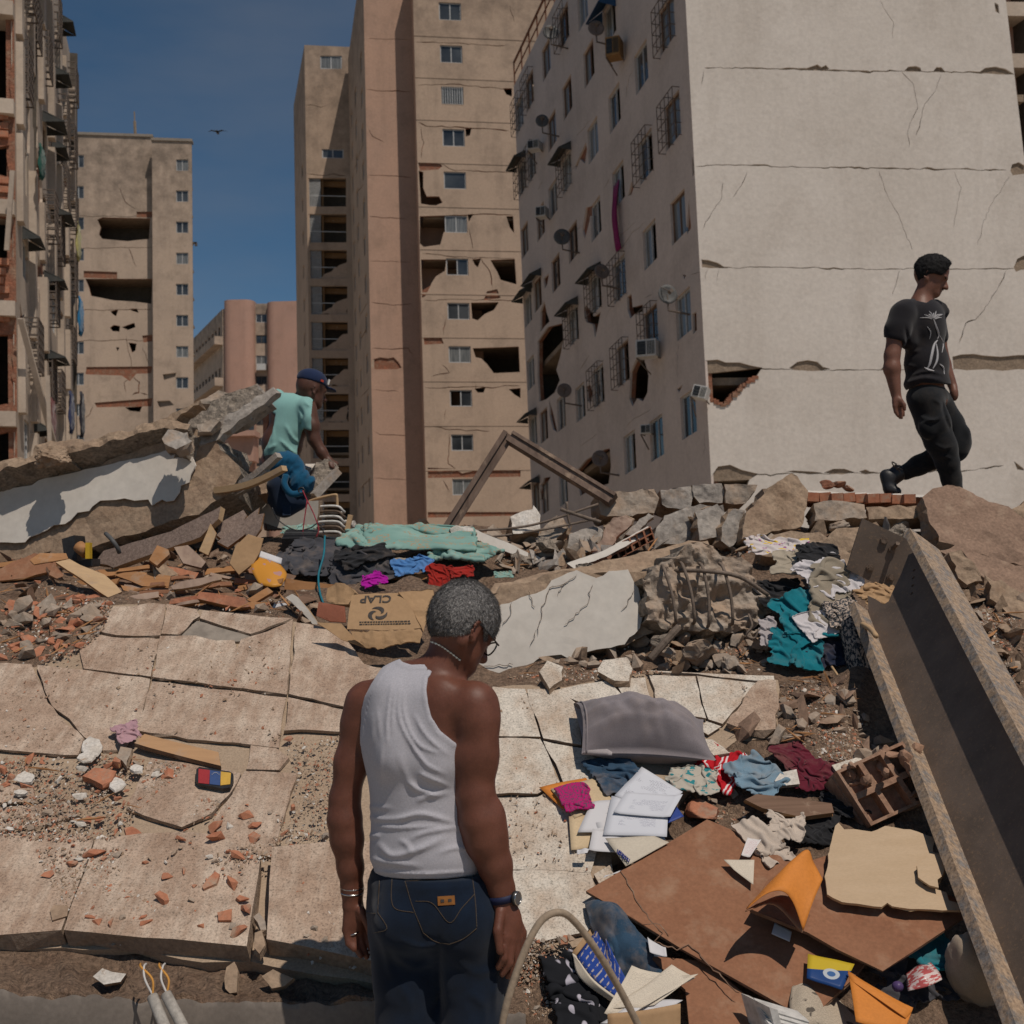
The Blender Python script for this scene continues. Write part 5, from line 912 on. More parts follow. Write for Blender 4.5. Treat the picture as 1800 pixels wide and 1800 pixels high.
# thin rods
for i, (pts, r, lbl) in enumerate([([(640, 946), (760, 934), (850, 932), (940, 922), (1052, 886)], .008, 'upper long reinforcing rod running behind the wooden frame'), ([(800, 948), (880, 942), (960, 930), (1048, 912)], .008, 'lower long reinforcing rod crossing behind the white topped block'), ([(985, 895), (1030, 910), (1056, 918)], .012, 'pale rod lying near the beige block'), ([(854, 985), (876, 1000), (892, 1012)], .012, 'short rod beside the quilt end'), ([(996, 882), (998, 905), (1002, 922)], .009, 'upright rod tied to the long rods')]):
	mb = MB(); mb.tube(curve([at(x, y, 7.15 - .0) for x, y in pts], 6), r, 7); mb.build('reinforcing_rod', M_['rebar'], None, True, label=lbl, cat='rod', group='rods in the middle of the rubble')
# chunks filling the slope
for i, (x, y, w_, h_, Y, m, lbl) in enumerate([(880, 965, 60, 50, 7.3, CR, 'dark rough chunk under the long batten'), (960, 960, 50, 40, 7.0, CR, 'rough chunk in the shade right of the batten'), (925, 990, 60, 30, 6.9, CR, 'low rough chunk below the long batten'), (760, 960, 50, 34, 7.6, CR, 'dark chunk left of the frame foot'), (1230, 1140, 86, 62, 5.45, BC, 'large pale concrete lump below the torn beam end'),
		(1160, 1130, 60, 40, 5.5, CR, 'rough lump under the torn beam end'), (1450, 1000, 60, 60, 6.2, CB, 'brown lump above the clothes heap'), (1480, 1030, 50, 60, 6.05, CR, 'rough lump behind the bolted plate'), (1290, 1165, 36, 30, 5.35, BC, 'rounded concrete lump at the corner of the tiles'), (1340, 1130, 50, 24, 5.6, CB, 'flat brown lump left of the teal garment'), (1420, 950, 50, 26, 6.7, CB, 'brown lump behind the printed cloth'),
		(1575, 935, 60, 26, 6.8, CR, 'rough lump below the walking man'), (1480, 925, 50, 22, 6.9, BC, 'pale lump under the beige slab chunk'), (1690, 1045, 40, 30, 6.0, CB, 'brown lump beside the upper flange of the steel beam'), (1040, 1000, 60, 24, 6.4, CR, 'rough lump on top of the broken beam'), (620, 925, 46, 24, 7.9, M_['plaster_chip'], 'white plaster lump right of the metal rack'), (660, 930, 54, 28, 7.9, M_['plaster_chip'], 'biggest white plaster lump behind the quilt'), (708, 940, 50, 26, 7.8, M_['plaster_chip'], 'white plaster lump at the right end of the row behind the quilt'), (728, 958, 30, 40, 7.6, CB, 'brown lump at the end of the white plaster row'), (1175, 1065 + 80, 40, 26, 5.4, BC, 'pale lump under the rebar')]):
	rockpx('concrete_lump', x, y, w_, h_, Y, m, seed=500 + i, rot=(0, (i * 37) % 40 - 20, (i * 53) % 90), detail=4, nplanes=15, rough=.16, label=lbl, cat='concrete chunk', group='big lumps on the slope')
# steel beam on the right
sb = thing('steel_beam', at(1790, 1700, 3.6), 'heavy rusty steel I-beam lying diagonally at the right with dusty upper flange', 'steel beam')
A_, B_ = at(1566, 1006, 5.4), at(1915, 1760, 3.2); ax = (B_ - A_).normalized(); mid_ = (A_ + B_) / 2; toC = (Vector((0, 0, EYE)) - mid_).normalized(); perp = ax.cross(toC).normalized()
if perp.x < 0: perp = -perp
vp = perp.cross(ax).normalized()
if vp.dot(toC) < 0: vp = -vp
th_ = rad(26); wv = (perp * math.cos(th_) + vp * math.sin(th_)).normalized(); nv = (vp * math.cos(th_) - perp * math.sin(th_)).normalized()
HW, FWd, TF, TW = .203, .092, .020, .011; Lb = (B_ - A_).length + .6
def beamplate(name, c0, c1, mats, **k): pass
mb = MB(); mb.box(mid_ + ax * .3 + wv * HW, nv * FWd, ax * Lb / 2, wv * TF); o = mb.build('upper_flange', M_['steel_dusty'], sb);
mb = MB(); mb.box(mid_ + ax * .36 - wv * HW, nv * FWd, ax * (Lb / 2 - .06), wv * TF); mb.build('lower_flange', M_['steel_dusty'], sb)
fw_ = Fac(A_ - wv * HW, A_ - wv * HW + ax, A_ + wv * HW); h0 = HW * 2
notch = [(.0 + .16, TF), (Lb + .2, TF), (Lb + .2, h0 - TF), (.06, h0 - TF), (.02, h0 * .80), (.10, h0 * .62), (.16, h0 * .44), (.20, h0 * .34), (.19, h0 * .27), (.10, h0 * .2), (.02, .05)]
hb_ = [[(.16 + .045 * i + .02 * math.cos(t) * .4, h0 * .78 - .02 * i + .009 * math.sin(t)) for t in np.linspace(0, 6, 8)] for i in range(4)]
if fw_.n @ np.array(nv) < 0: fw_.n = -fw_.n
wall(fw_, notch, hb_, 2 * TW, M_['steel_paint'], 'web', sb, d0=-TW, back=True)
gp = plane(1545, 985, 5.6, -8, -6); slab('gusset_plate', [(1488, 1000), (1516, 911), (1600, 950), (1625, 1030), (1592, 1052), (1545, 1030)], gp, .02, [M_['steel_paint']], .3, 0, 0, 0, 1, sb)
for (x, y, lg) in [(1568, 965, .07), (1529, 998, .03), (1565, 1015, .03), (1554, 949, .012), (1562, 1042, .02)]:
	mb = MB(); P_ = Vector(gp.pos(*gp.uv(x, y))); nn = Vector(gp.n); d2 = (nn + Vector((.25, 0, .5))).normalized() if lg > .05 else nn; mb.tube([P_, P_ + d2 * lg], .011, 6); mb.tube([P_, P_ + nn * .014], .019, 6); mb.build('bolt', M_['steel_bolt'], sb)
# ------------------------------------------------------------------ belongings
def setuv(me, UVv):
	l = me.uv_layers.new(name='UVMap'); vi = np.empty(len(me.loops), np.int32); me.loops.foreach_get('vertex_index', vi); l.data.foreach_set('uv', np.asarray(UVv, np.float32)[vi].ravel())
def crumple(nu, nv, a, b, cx, cy, seed, iters=110, bump=.0, bs=3.0, amp=.35):
	"""small cloth solver: a sheet squeezed in plane, its rim held in, buckles and settles on an uneven floor"""
	rs = np.random.RandomState(seed); u = np.linspace(-.5, .5, nu); v = np.linspace(-.5, .5, nv); Ug, Vg = np.meshgrid(u, v, indexing='ij'); rest0 = np.stack([Ug * a, Vg * b, 0 * Ug], -1); L_ = max(a, b)
	X = rest0 * np.array([cx, cy, 1]); Q = rest0 / L_; X[..., 0] += .10 * a * vnoise(Q, seed + 3, 2.2, 2); X[..., 1] += .10 * b * vnoise(Q, seed + 7, 2.0, 2)
	X[..., 2] = .05 * L_ * (1.2 + vnoise(Q, seed, 4.5, 3)); fl_ = bump * L_ * (vnoise(Q, seed + 11, bs, 2) * .5 + .5)
	pin = np.zeros((nu, nv), bool); pin[0, ::3] = pin[-1, ::3] = True; pin[::3, 0] = pin[::3, -1] = True; pin |= rs.rand(nu, nv) < .012; P0 = X.copy()
	vel = np.zeros_like(X); h = np.array([a / (nu - 1), b / (nv - 1)]); S = slice(None); dg = float(np.hypot(*h))
	def con(sa, sb, d, k):
		A, B_ = X[sa], X[sb]; e = B_ - A; l = np.sqrt(np.einsum('...i,...i', e, e))[..., None] + 1e-9; c = e * ((1 - d / l) * (.5 * k)); X[sa] = A + c; X[sb] = B_ - c
	for it in range(iters):
		vel *= .86; vel[..., 2] -= .0011 * L_ if it > 20 else 0; Xo = X.copy(); X = X + vel
		for _ in range(2):
			for par in (0, 1):
				n_ = (nu - par) // 2 * 2 + par; con((slice(par, n_ - 1, 2), S), (slice(par + 1, n_, 2), S), h[0], 1); n_ = (nv - par) // 2 * 2 + par; con((S, slice(par, n_ - 1, 2)), (S, slice(par + 1, n_, 2)), h[1], 1)
			con((slice(0, -1), slice(0, -1)), (slice(1, None), slice(1, None)), dg, .3); con((slice(0, -2), S), (slice(2, None), S), 2 * h[0], amp * .3); con((S, slice(0, -2)), (S, slice(2, None)), 2 * h[1], amp * .3)
			X[..., 2] = np.maximum(X[..., 2], fl_); X[pin, :2] = P0[pin, :2]
		vel = X - Xo; vel[X[..., 2] <= fl_ + 1e-6, :2] *= .1
	idx = np.arange(nu * nv).reshape(nu, nv); Fq = np.stack([idx[:-1, :-1], idx[1:, :-1], idx[1:, 1:], idx[:-1, 1:]], -1).reshape(-1, 4)
	return X.reshape(-1, 3), Fq, np.stack([Ug.ravel() + .5, Vg.ravel() + .5], -1)
def lay(V, P, yaw=0, slope=None, lift=.0, roll=0):
	"""drop local geometry on the slope at P (slope: angle in degrees the support tilts up away from the camera)"""
	sl_ = math.degrees(math.atan(SSL)) if slope is None else slope
	R = Matrix.Rotation(rad(sl_), 3, 'X') @ Matrix.Rotation(rad(roll), 3, 'Y') @ Matrix.Rotation(rad(yaw), 3, 'Z'); n = R @ Vector((0, 0, 1)); return V @ np.array(R).T + np.array(P) + np.array(n) * lift
def cl(name, px, py, wpx, hpx, mat, label, cat, seed, c=.72, yaw=0, slope=None, Y=None, n=34, mask=None, bump=.06, group=None, fs=None, lift=.012, thick=.004, iters=80):
	P = at(px, py, Y) if Y else rest(px, py); s = P.y / FPX; sl_ = 31 if slope is None else slope; ff = fs or max(.35, math.sin(rad(sl_ + 8))); a, b = wpx * s / c, hpx * s / ff / c; k = max(a, b); nu, nv = max(12, int(n * a / k)), max(12, int(n * b / k))
	V, Fq, uv = crumple(nu, nv, a, b, c, c, seed, iters, bump)
	if mask is not None: fc = uv[Fq].mean(1); Fq = Fq[inpoly(fc, mask)]
	o = mk(name, lay(V, P, yaw, slope, lift), Fq, M_[mat] if isinstance(mat, str) else mat, None, True, label=label, cat=cat, group=group); setuv(o.data, uv)
	m = o.modifiers.new('t', 'SOLIDIFY'); m.thickness = thick; m.offset = 0; m = o.modifiers.new('s', 'SUBSURF'); m.levels = m.render_levels = 1; return o
def loft(name, rows, mat, thick=.002, sub=5, label=None, cat=None, parent=None, smooth=True, nz=0, **kw):
	R = [[at(*p) for p in r] for r in rows]; R = [curve(r, sub) if len(r) > 2 else [r[0].lerp(r[1], k / sub) for k in range(sub + 1)] for r in R]; nr = len(R[0]); cols = [[R[j][i] for j in range(len(R))] for i in range(nr)]
	cols = [curve(c_, sub) if len(c_) > 2 else [c_[0].lerp(c_[1], k / sub) for k in range(sub + 1)] for c_ in cols]; nc = len(cols[0]); V = [p for c_ in cols for p in c_]; V = [p + Vector((.3, -1, .5)) * nz * (mnoise.noise(p * 16) + .8 * abs(mnoise.noise(Vector((p.x * 45, p.y * 20, p.z * 22))))) for p in V] if nz else V
	Fc = [(i * nc + j, i * nc + j + 1, (i + 1) * nc + j + 1, (i + 1) * nc + j) for i in range(nr - 1) for j in range(nc - 1)]; o = mk(name, [tuple(v) for v in V], Fc, mat, parent, smooth, label=label, cat=cat, **kw)
	setuv(o.data, [(i / (nr - 1), j / (nc - 1)) for i in range(nr) for j in range(nc)])
	if thick: m = o.modifiers.new('t', 'SOLIDIFY'); m.thickness = thick; m.offset = 0
	return o
def FSl(l): f = Fac(FS.o + FS.n * l, FS.o + FS.n * l + FS.U, FS.o + FS.n * l + FS.W); return f
def sheet(name, corners, mat, lift, label, cat, curl=.01, thick=.0008, seed=0, group=None, n=8, parent=None):
	f = FSl(lift); c = [np.array(f.pos(*f.uv(*p))) for p in corners]; V = []; uv = []
	for i in range(n + 1):
		for j in range(n + 1):
			u, v = i / n, j / n; V.append((c[0] * (1 - u) + c[1] * u) * (1 - v) + (c[3] * (1 - u) + c[2] * u) * v); uv.append((u, v))
	V = np.array(V); uv = np.array(uv); V += FS.n * (curl * (vnoise(np.c_[uv, 0 * uv[:, :1]], seed, 1.6, 2) + 1) + curl * 1.5 * (2 * uv[:, :1] - 1)[:, 0] ** 4 * (seed % 3 == 0))[:, None]
	o = mk(name, V, [(i * (n + 1) + j, (i + 1) * (n + 1) + j, (i + 1) * (n + 1) + j + 1, i * (n + 1) + j + 1) for i in range(n) for j in range(n)], M_[mat], parent, True, label=label, cat=cat, group=group); setuv(o.data, uv)
	m = o.modifiers.new('t', 'SOLIDIFY'); m.thickness = thick; return o
# materials that follow the weave or the page
def uvm(name, fn, rough=.9, bump=True):
	b = NB(name); uv = b.N('TexCoord').outputs['UV']; c = fn(b, uv); v = b.vec(); m = b.done(c, rough, b.noise(v, 300, 3) if bump else None, .12, .002, spec=.15); return m
def sc(b, uv, s): mp = b.N('Mapping'); mp.inputs['Scale'].default_value = s; b.L(uv, mp.inputs[0]); return mp.outputs[0]
def stripes(b, uv, axis, freq, lo, hi):
	sp = b.N('SeparateXYZ'); b.L(uv, sp.inputs[0]); m = b.N('Math', operation='MULTIPLY'); b.L(sp.outputs[axis], m.inputs[0]); m.inputs[1].default_value = freq; f = b.N('Math', operation='FRACT'); b.L(m.outputs[0], f.inputs[0]); return b.ramp(f.outputs[0], [(lo, G(0)), (lo + .01, G(1)), (hi, G(1)), (hi + .01, G(0))])
def printed(b, uv, paper, ink, rows=26, dens=.52, x0=.1, x1=.9, y0=.1, y1=.9, cover=.5):
	ln = stripes(b, uv, 1, rows, .3, .62); wd = b.gate(b.noise(sc(b, uv, (60, rows, 1)), 1, 2), .45, .5); area = b.gate(b.noise(sc(b, uv, (2, 3.2, 1)), 1.3, 2), cover, cover + .02); sp = b.N('SeparateXYZ'); b.L(uv, sp.inputs[0])
	mk_ = b.mix(1.0, ln, wd, 'MULTIPLY'); mk_ = b.mix(1.0, mk_, area, 'MULTIPLY')
	for k, (lo, hi) in enumerate(((x0, x1), (y0, y1))): mk_ = b.mix(1.0, mk_, b.ramp(sp.outputs[k], [(lo, G(0)), (lo + .01, G(1)), (hi, G(1)), (hi + .01, G(0))]), 'MULTIPLY')
	return b.mix(b.mix(1.0, mk_, G(.75), 'MULTIPLY'), paper, ink)
uvm('paper_print', lambda b, uv: printed(b, uv, (.56, .57, .61, 1), (.16, .16, .2, 1)), .75, False)
uvm('paper_form', lambda b, uv: printed(b, uv, (.55, .56, .60, 1), (.12, .12, .2, 1), 34, .5, .2, .8, .25, .7, .44), .75, False)
uvm('paper_plain', lambda b, uv: printed(b, uv, (.56, .55, .56, 1), (.3, .3, .35, 1), 20, .5, .3, .9, .5, .9, .6), .75, False)
uvm('paper_old', lambda b, uv: printed(b, uv, (.60, .53, .43, 1), (.30, .26, .22, 1), 40, .5, .05, .95, .05, .95, .35), .8, False)
uvm('newsprint', lambda b, uv: b.mix(b.gate(b.noise(sc(b, uv, (3, 3, 1)), 1.4, 2), .60, .62), printed(b, uv, (.42, .355, .275, 1), (.17, .145, .12, 1), 40, .5, .03, .97, .03, .97, .3), (.10, .085, .07, 1)), .85, False)
uvm('paper_redtext', lambda b, uv: printed(b, uv, (.66, .62, .60, 1), (.42, .12, .14, 1), 16, .5, .1, .95, .1, .9, .35), .75, False)
uvm('red_stripe_cloth', lambda b, uv: b.mix(b.mix(1.0, stripes(b, uv, 0, 3, .62, .70), stripes(b, uv, 0, 3, .80, .88), 'LIGHTEN'), (.42, .012, .02, 1), (.62, .55, .55, 1)))
flat('orange_paper', (.60, .21, .035), .7, .3, .1, .05); flat('cream_folder', (.56, .43, .27), .75, .3, .1, .06); flat('ivory_folder', (.52, .46, .37), .75, .3, .1, .05); flat('blue_folder', (.03, .06, .25), .5); flat('blue_ink', (.02, .03, .16), .6); flat('wire_orange', (.50, .24, .05), .6); flat('wire_white', (.5, .48, .46), .6); flat('teal_cord', (.015, .15, .20), .6); flat('red_cord', (.35, .04, .06), .6)
cloth_mat('pillow_grey', (.225, .20, .21), .08, .12); cloth_mat('pillow_lining', (.40, .36, .36), .08); cloth_mat('denim', (.025, .055, .095), .35, .25); cloth_mat('denim_light', (.16, .25, .32), .18, .25); cloth_mat('maroon_cloth', (.115, .012, .025), .2, .15); cloth_mat('black_cloth', (.018, .018, .02), .2, .1); cloth_mat('charcoal_cloth', (.05, .05, .058), .2, .15)
cloth_mat('rag_white', (.50, .42, .35), .15, .5); cloth_mat('teal_cloth', (.006, .15, .19), .2, .1); cloth_mat('beige_cloth', (.36, .31, .24), .15, .2); cloth_mat('white_cloth', (.56, .53, .54), .08, .1); cloth_mat('khaki_cloth', (.27, .23, .175), .15, .2); cloth_mat('pink_cloth', (.42, .25, .28), .1, .2); cloth_mat('magenta_cloth', (.36, .005, .27), .15); cloth_mat('red_cloth', (.30, .018, .012), .2, .1); cloth_mat('blue_cloth', (.07, .19, .42), .15, .1); cloth_mat('sack_cloth', (.30, .235, .175), .15, .4); cloth_mat('navy_cloth', (.012, .018, .04), .2, .1)
uvm('white_teal_cloth', lambda b, uv: b.mix(b.gate(b.noise(sc(b, uv, (3, 3, 1)), 1.5, 3), .56, .58), (.42, .38, .32, 1), (.03, .2, .22, 1)))
uvm('camo_cloth', lambda b, uv: b.mix(b.gate(b.noise(sc(b, uv, (10, 16, 1)), 1.6, 4, .6), .48, .50), (.42, .34, .28, 1), b.mix(b.gate(b.noise(sc(b, uv, (14, 22, 1)), 2, 3), .5, .52), (.02, .025, .035, 1), (.07, .075, .08, 1))))
uvm('quilt_cloth', lambda b, uv: b.mix(b.mix(1.0, b.gate(b.noise(sc(b, uv, (4, 4, 1)), 1.2, 2), .5, .54), b.gate(b.noise(sc(b, uv, (50, 50, 1)), 1, 2), .52, .55), 'MULTIPLY'), b.mix(b.gate(b.noise(sc(b, uv, (3, 3, 1)), 1, 3), .4, .6), (.17, .30, .265, 1), (.23, .36, .315, 1)), (.34, .24, .15, 1)))
uvm('printed_cloth', lambda b, uv: b.mix(b.gate(b.noise(sc(b, uv, (4, 4, 1)), 1.4, 2), .60, .62), b.mix(b.gate(b.noise(sc(b, uv, (5, 5, 1)), 1.9, 2), .62, .64), (.55, .49, .47, 1), (.25, .05, .2, 1)), (.62, .42, .05, 1)))
uvm('pouch_cloth', lambda b, uv: b.mix(b.gate(b.noise(sc(b, uv, (14, 14, 1)), 1.4, 3), .52, .54), (.40, .012, .13, 1), (.12, .06, .10, 1)))
uvm('cap_cloth', lambda b, uv: b.mix(b.gate(b.noise(sc(b, uv, (3, 3, 1)), 1.6, 1), .58, .60), (.012, .013, .016, 1), (.42, .40, .46, 1)))
uvm('blue_cover', lambda b, uv: b.mix(b.mix(1.0, stripes(b, uv, 1, 9, .35, .6), b.gate(b.noise(sc(b, uv, (16, 9, 1)), 1, 2), .46, .5), 'MULTIPLY'), b.mix(b.gate(b.noise(sc(b, uv, (2.5, 2, 1)), 1.5, 3), .58, .62), (.025, .06, .27, 1), (.30, .22, .17, 1)), (.42, .36, .33, 1)), .4)
uvm('magazine_cover', lambda b, uv: b.mix(b.gate(b.noise(sc(b, uv, (2.2, 2.2, 1)), 1.3, 1), .60, .61), (.52, .23, .035, 1), (.40, .22, .20, 1)), .4)
def yb(b, uv):
	sp = b.N('SeparateXYZ'); b.L(uv, sp.inputs[0]); m = b.N('Math', operation='MULTIPLY_ADD'); b.L(sp.outputs[0], m.inputs[0]); m.inputs[1].default_value = -.35; b.L(sp.outputs[1], m.inputs[2]); d = b.N('VectorMath', operation='DISTANCE'); b.L(uv, d.inputs[0]); d.inputs[1].default_value = (.6, .42, 0)
	c = b.mix(b.gate(m.outputs[0], .36, .37), (.015, .05, .17, 1), (.50, .36, .03, 1)); c = b.mix(b.gate(d.outputs['Value'], .20, .21), (.42, .45, .48, 1), c); return b.mix(b.gate(d.outputs['Value'], .10, .11), (.05, .12, .28, 1), c)
uvm('yellow_blue_cover', yb, .4)
uvm('foil_pink', lambda b, uv: b.mix(b.gate(b.noise(sc(b, uv, (3, 6, 1)), 1.3, 3), .5, .52), (.45, .10, .10, 1), (.62, .52, .50, 1)), .25)
# grey pillow
pw = thing('grey_pillow', rest(1130, 1350), 'large grey pillow with its case open at one end, lying on the tiles', 'pillow')
f = FSl(.0); c4 = [np.array(f.pos(*f.uv(*p))) for p in ((1022, 1352), (1258, 1364), (1235, 1290), (1008, 1262))]; V = []; nu, nv = 56, 34; Fc = []; lin_ = []
for side in (1, 0):
	for i in range(nu + 1):
		for j in range(nv + 1):
			u, v = i / nu, j / nv; uu, vv = 2 * u - 1, 2 * v - 1; p = (c4[0] * (1 - u) + c4[1] * u) * (1 - v) + (c4[3] * (1 - u) + c4[2] * u) * v
			ea = max(0, 1 - abs(min(uu * (.84 if uu < 0 else 1), 1)) ** 2.2) ** .8; eb = max(0, 1 - abs(vv) ** 2.0) ** .8; t = .175 * ea * eb; pull = 1 + 0 * uu
			wr = .024 * mnoise.noise((uu * 2.2 + vv * .8, vv * 3.5 - uu, 2.2)) + .016 * math.exp(-((vv + .2 - .5 * (uu - .1)) / .10) ** 2) * math.exp(-((uu - .15) / .35) ** 2) + .014 * mnoise.noise((uu * 7, vv * 3 + uu * 3, .3)) * (1.2 - ea * .4) + .008 * mnoise.noise((uu * 3, vv * 14, 1.3))
			cx_ = .07 * (1 - uu * uu) * vv * abs(vv); p = p - (c4[1] - c4[0]) * .035 * (1 - vv * vv) * uu ** 3; q = p + FS.n * (.075 + (t + wr * ea * eb if side else -t * .72)) - (c4[3] - c4[0]) * cx_; V.append(q)
off = (nu + 1) * (nv + 1); ix = lambda s, i, j: s * off + i * (nv + 1) + j
for i in range(nu):
	for j in range(nv): Fc += [(ix(0, i, j), ix(0, i + 1, j), ix(0, i + 1, j + 1), ix(0, i, j + 1)), (ix(1, i, j), ix(1, i, j + 1), ix(1, i + 1, j + 1), ix(1, i + 1, j))]
for i in range(nu): Fc += [(ix(0, i, 0), ix(1, i, 0), ix(1, i + 1, 0), ix(0, i + 1, 0)), (ix(0, i, nv), ix(0, i + 1, nv), ix(1, i + 1, nv), ix(1, i, nv))]
for j in range(nv): Fc.append((ix(0, nu, j), ix(1, nu, j), ix(1, nu, j + 1), ix(0, nu, j + 1)))
mk('pillow_case', V, Fc, M_['pillow_grey'], pw, True); Vi = []; U0 = (c4[1] - c4[0]); U0 = U0 / np.linalg.norm(U0)
for k, (dx, sq) in enumerate(((0.0, .97), (.02, .95), (.10, .82), (.12, .2))):
	for j in range(nv + 1): Vi.append((V[ix(0, 0, j)] * (1 + sq) + V[ix(1, 0, j)] * (1 - sq)) / 2 + U0 * dx)
	for j in range(nv, -1, -1): Vi.append((V[ix(0, 0, j)] * (1 - sq) + V[ix(1, 0, j)] * (1 + sq)) / 2 + U0 * dx)
m_ = 2 * (nv + 1); mk('case_lining', Vi, [(k * m_ + j, k * m_ + (j + 1) % m_, (k + 1) * m_ + (j + 1) % m_, (k + 1) * m_ + j) for k in range(3) for j in range(m_)], M_['pillow_lining'], pw, True)
mb = MB(); mb.tube(curve([Vector(V[ix(0, 2, j)]) + Vector(FS.n) * .002 for j in range(0, nv + 1, 3)], 3), .004, 6); mb.build('case_hem', M_['pillow_grey'], pw, True)
# papers and envelopes
sheet('orange_envelope', [(988, 1422), (1062, 1408), (1030, 1368), (948, 1385)], 'orange_paper', .012, 'flat orange envelope under the cream folder by the papers', 'envelope', .004, .002, 1)
sheet('cream_folder', [(1010, 1440), (1078, 1408), (1044, 1369), (968, 1388)], 'cream_folder', .02, 'cream folder on top of the flat orange envelope', 'folder', .004, .0016, 2)
sheet('cream_folder', [(1004, 1496), (1090, 1480), (1082, 1432), (1000, 1436)], 'cream_folder', .016, 'cream folder sticking out below the loose papers', 'folder', .003, .0016, 3)
PS = [[(1058, 1480), (1170, 1478), (1130, 1400), (1040, 1432)], [(1015, 1465), (1110, 1462), (1105, 1405), (1040, 1412)], [(1035, 1500), (1130, 1502), (1125, 1462), (1042, 1462)], [(1060, 1470), (1172, 1474), (1175, 1418), (1075, 1402)], [(1080, 1400), (1158, 1432), (1200, 1394), (1128, 1350)], [(1078, 1432), (1178, 1440), (1200, 1400), (1100, 1396)], [(1014, 1502), (1032, 1502), (1036, 1494), (1014, 1494)]]
PLB = ['white printed sheet at the bottom of the loose papers', 'white sheet at the left of the loose papers beside the magenta pouch', 'white sheet curling at the lower edge of the papers', 'white form with lines of text in the middle of the papers', 'white sheet with handwriting pointing up to the pillow', 'white sheet under the handwritten one', 'folded white slip below the papers']
for i, c in enumerate(PS): sheet('paper_sheet', c, ['paper_plain', 'paper_plain', 'paper_plain', 'paper_form', 'paper_print', 'paper_form', 'paper_plain'][i], .026 + .005 * i, PLB[i], 'paper', .006, .0008, 10 + i, 'loose papers by the pillow')
sheet('blue_folder', [(1170, 1450), (1202, 1436), (1185, 1412), (1165, 1420)], 'blue_folder', .03, 'dark blue folder corner beside the papers', 'folder', .003, .002, 4)
fo = sheet('ivory_folder', [(1100, 1524), (1176, 1482), (1150, 1470), (1064, 1474)], 'ivory_folder', .062, 'ivory folder with blue handwriting on its corner', 'folder', .004, .0016, 5)
ff = FSl(.076)
mb = MB(); rs = np.random.RandomState(5)
for k in range(9):
	p = [Vector(ff.pos(*ff.uv(1086 + k * 2.1 + dx, 1496 + k * 1.9 + dy))) for dx, dy in ((0, -3), (rs.uniform(-2, 3), rs.uniform(-2, 4)), (2, 4), (4, -1))]; mb.tube(curve(p, 4), .0017, 5)
mb.build('handwriting', M_['blue_ink'], fo)
cl('magenta_pouch', 1010, 1418, 54, 44, 'pouch_cloth', 'small magenta patterned pouch lying on the folders', 'pouch', 3, .86, 10, lift=.03, thick=.01)
sheet('paper_sheet', [(1060, 1544), (1092, 1530), (1120, 1528), (1064, 1540)], 'paper_plain', .03, 'sliver of paper sticking out above the brown panel', 'paper', .002, .001, 7)
# scattered clothes around the pillow
cl('denim_scrap', 1080, 1372, 70, 56, 'denim', 'crumpled blue denim cloth behind the loose papers', 'jeans', 21, .62, 15)
cl('spotted_cloth', 1215, 1388, 84, 36, 'white_teal_cloth', 'whitish cloth with teal spots left of the red striped cloth', 'cloth', 22, .66, -8)
cl('red_jersey', 1262, 1372, 78, 62, 'red_stripe_cloth', 'red cloth with white stripes beside the pillow', 'jersey', 23, .62, -30, lift=.03)
cl('blue_sock', 1328, 1374, 72, 66, 'denim_light', 'pale blue denim cloth right of the red striped cloth', 'cloth', 24, .6, 20, lift=.02)
cl('maroon_shirt', 1432, 1372, 96, 54, 'maroon_cloth', 'maroon shirt with a white mark lying on the rubble', 'shirt', 25, .7, -12, lift=.02)
cl('maroon_shirt', 1392, 1342, 58, 32, 'maroon_cloth', 'maroon sleeve above the maroon shirt', 'sleeve', 26, .7, 12, lift=.03)
cl('black_rag', 1484, 1428, 60, 46, 'black_cloth', 'black rag beside the hollow clay block', 'rag', 27, .62, 20, lift=.03)
cl('black_rag', 1430, 1470, 76, 50, 'black_cloth', 'black rag in the shade above the paper strip', 'rag', 28, .62, -20, lift=.02)
cl('white_rag', 1345, 1525, 48, 70, 'rag_white', 'dusty white rag hanging over the brown panel', 'rag', 29, .6, 20, lift=.09)
cl('white_rag', 1375, 1490, 62, 46, 'rag_white', 'dusty white rag under the curved paper strip', 'rag', 30, .6, -10, lift=.08)
cl('pink_cloth', 226, 1298, 40, 34, 'pink_cloth', 'small pink cloth at the end of the wooden lath', 'cloth', 31, .62, 30, lift=.02)
cl('dirty_cloth', 1085, 1510, 60, 26, 'rag_white', 'dirty cloth under the edge of the papers', 'cloth', 32, .7, 0, lift=.01)
slab('tile_shard', [(1362, 1372), (1372, 1358), (1400, 1352), (1406, 1378), (1368, 1382)], FSl(.03), .012, [M_['plaster_chip'], M_['tile_edge']], .1, .002, 0, .002, 6, label='pale tile shard under the maroon shirt', cat='tile shard')
slab('tile_shard', [(1560, 1340), (1590, 1326), (1602, 1334), (1600, 1350), (1552, 1346)], FSl(.06), .012, [M_['white_tile'], M_['tile_edge']], .1, .002, 0, .002, 7, label='white tile shard leaning at the steel beam', cat='tile shard')
slab('tile_shard', [(1462, 1345), (1510, 1330), (1536, 1352), (1520, 1376), (1480, 1370)], FSl(.03), .014, [M_['white_tile'], M_['tile_edge']], .1, .004, 0, .002, 8, label='dusty white tile right of the maroon shirt', cat='tile shard')
slab('charred_plank', [(1310, 1405), (1330, 1396), (1400, 1402), (1462, 1412), (1466, 1428), (1410, 1436), (1380, 1430), (1340, 1420)], FSl(.035), .02, [M_['wood_dark'], M_['wood_orange']], .05, .004, .002, .004, 9, label='dark charred plank with torn orange edge', cat='plank')
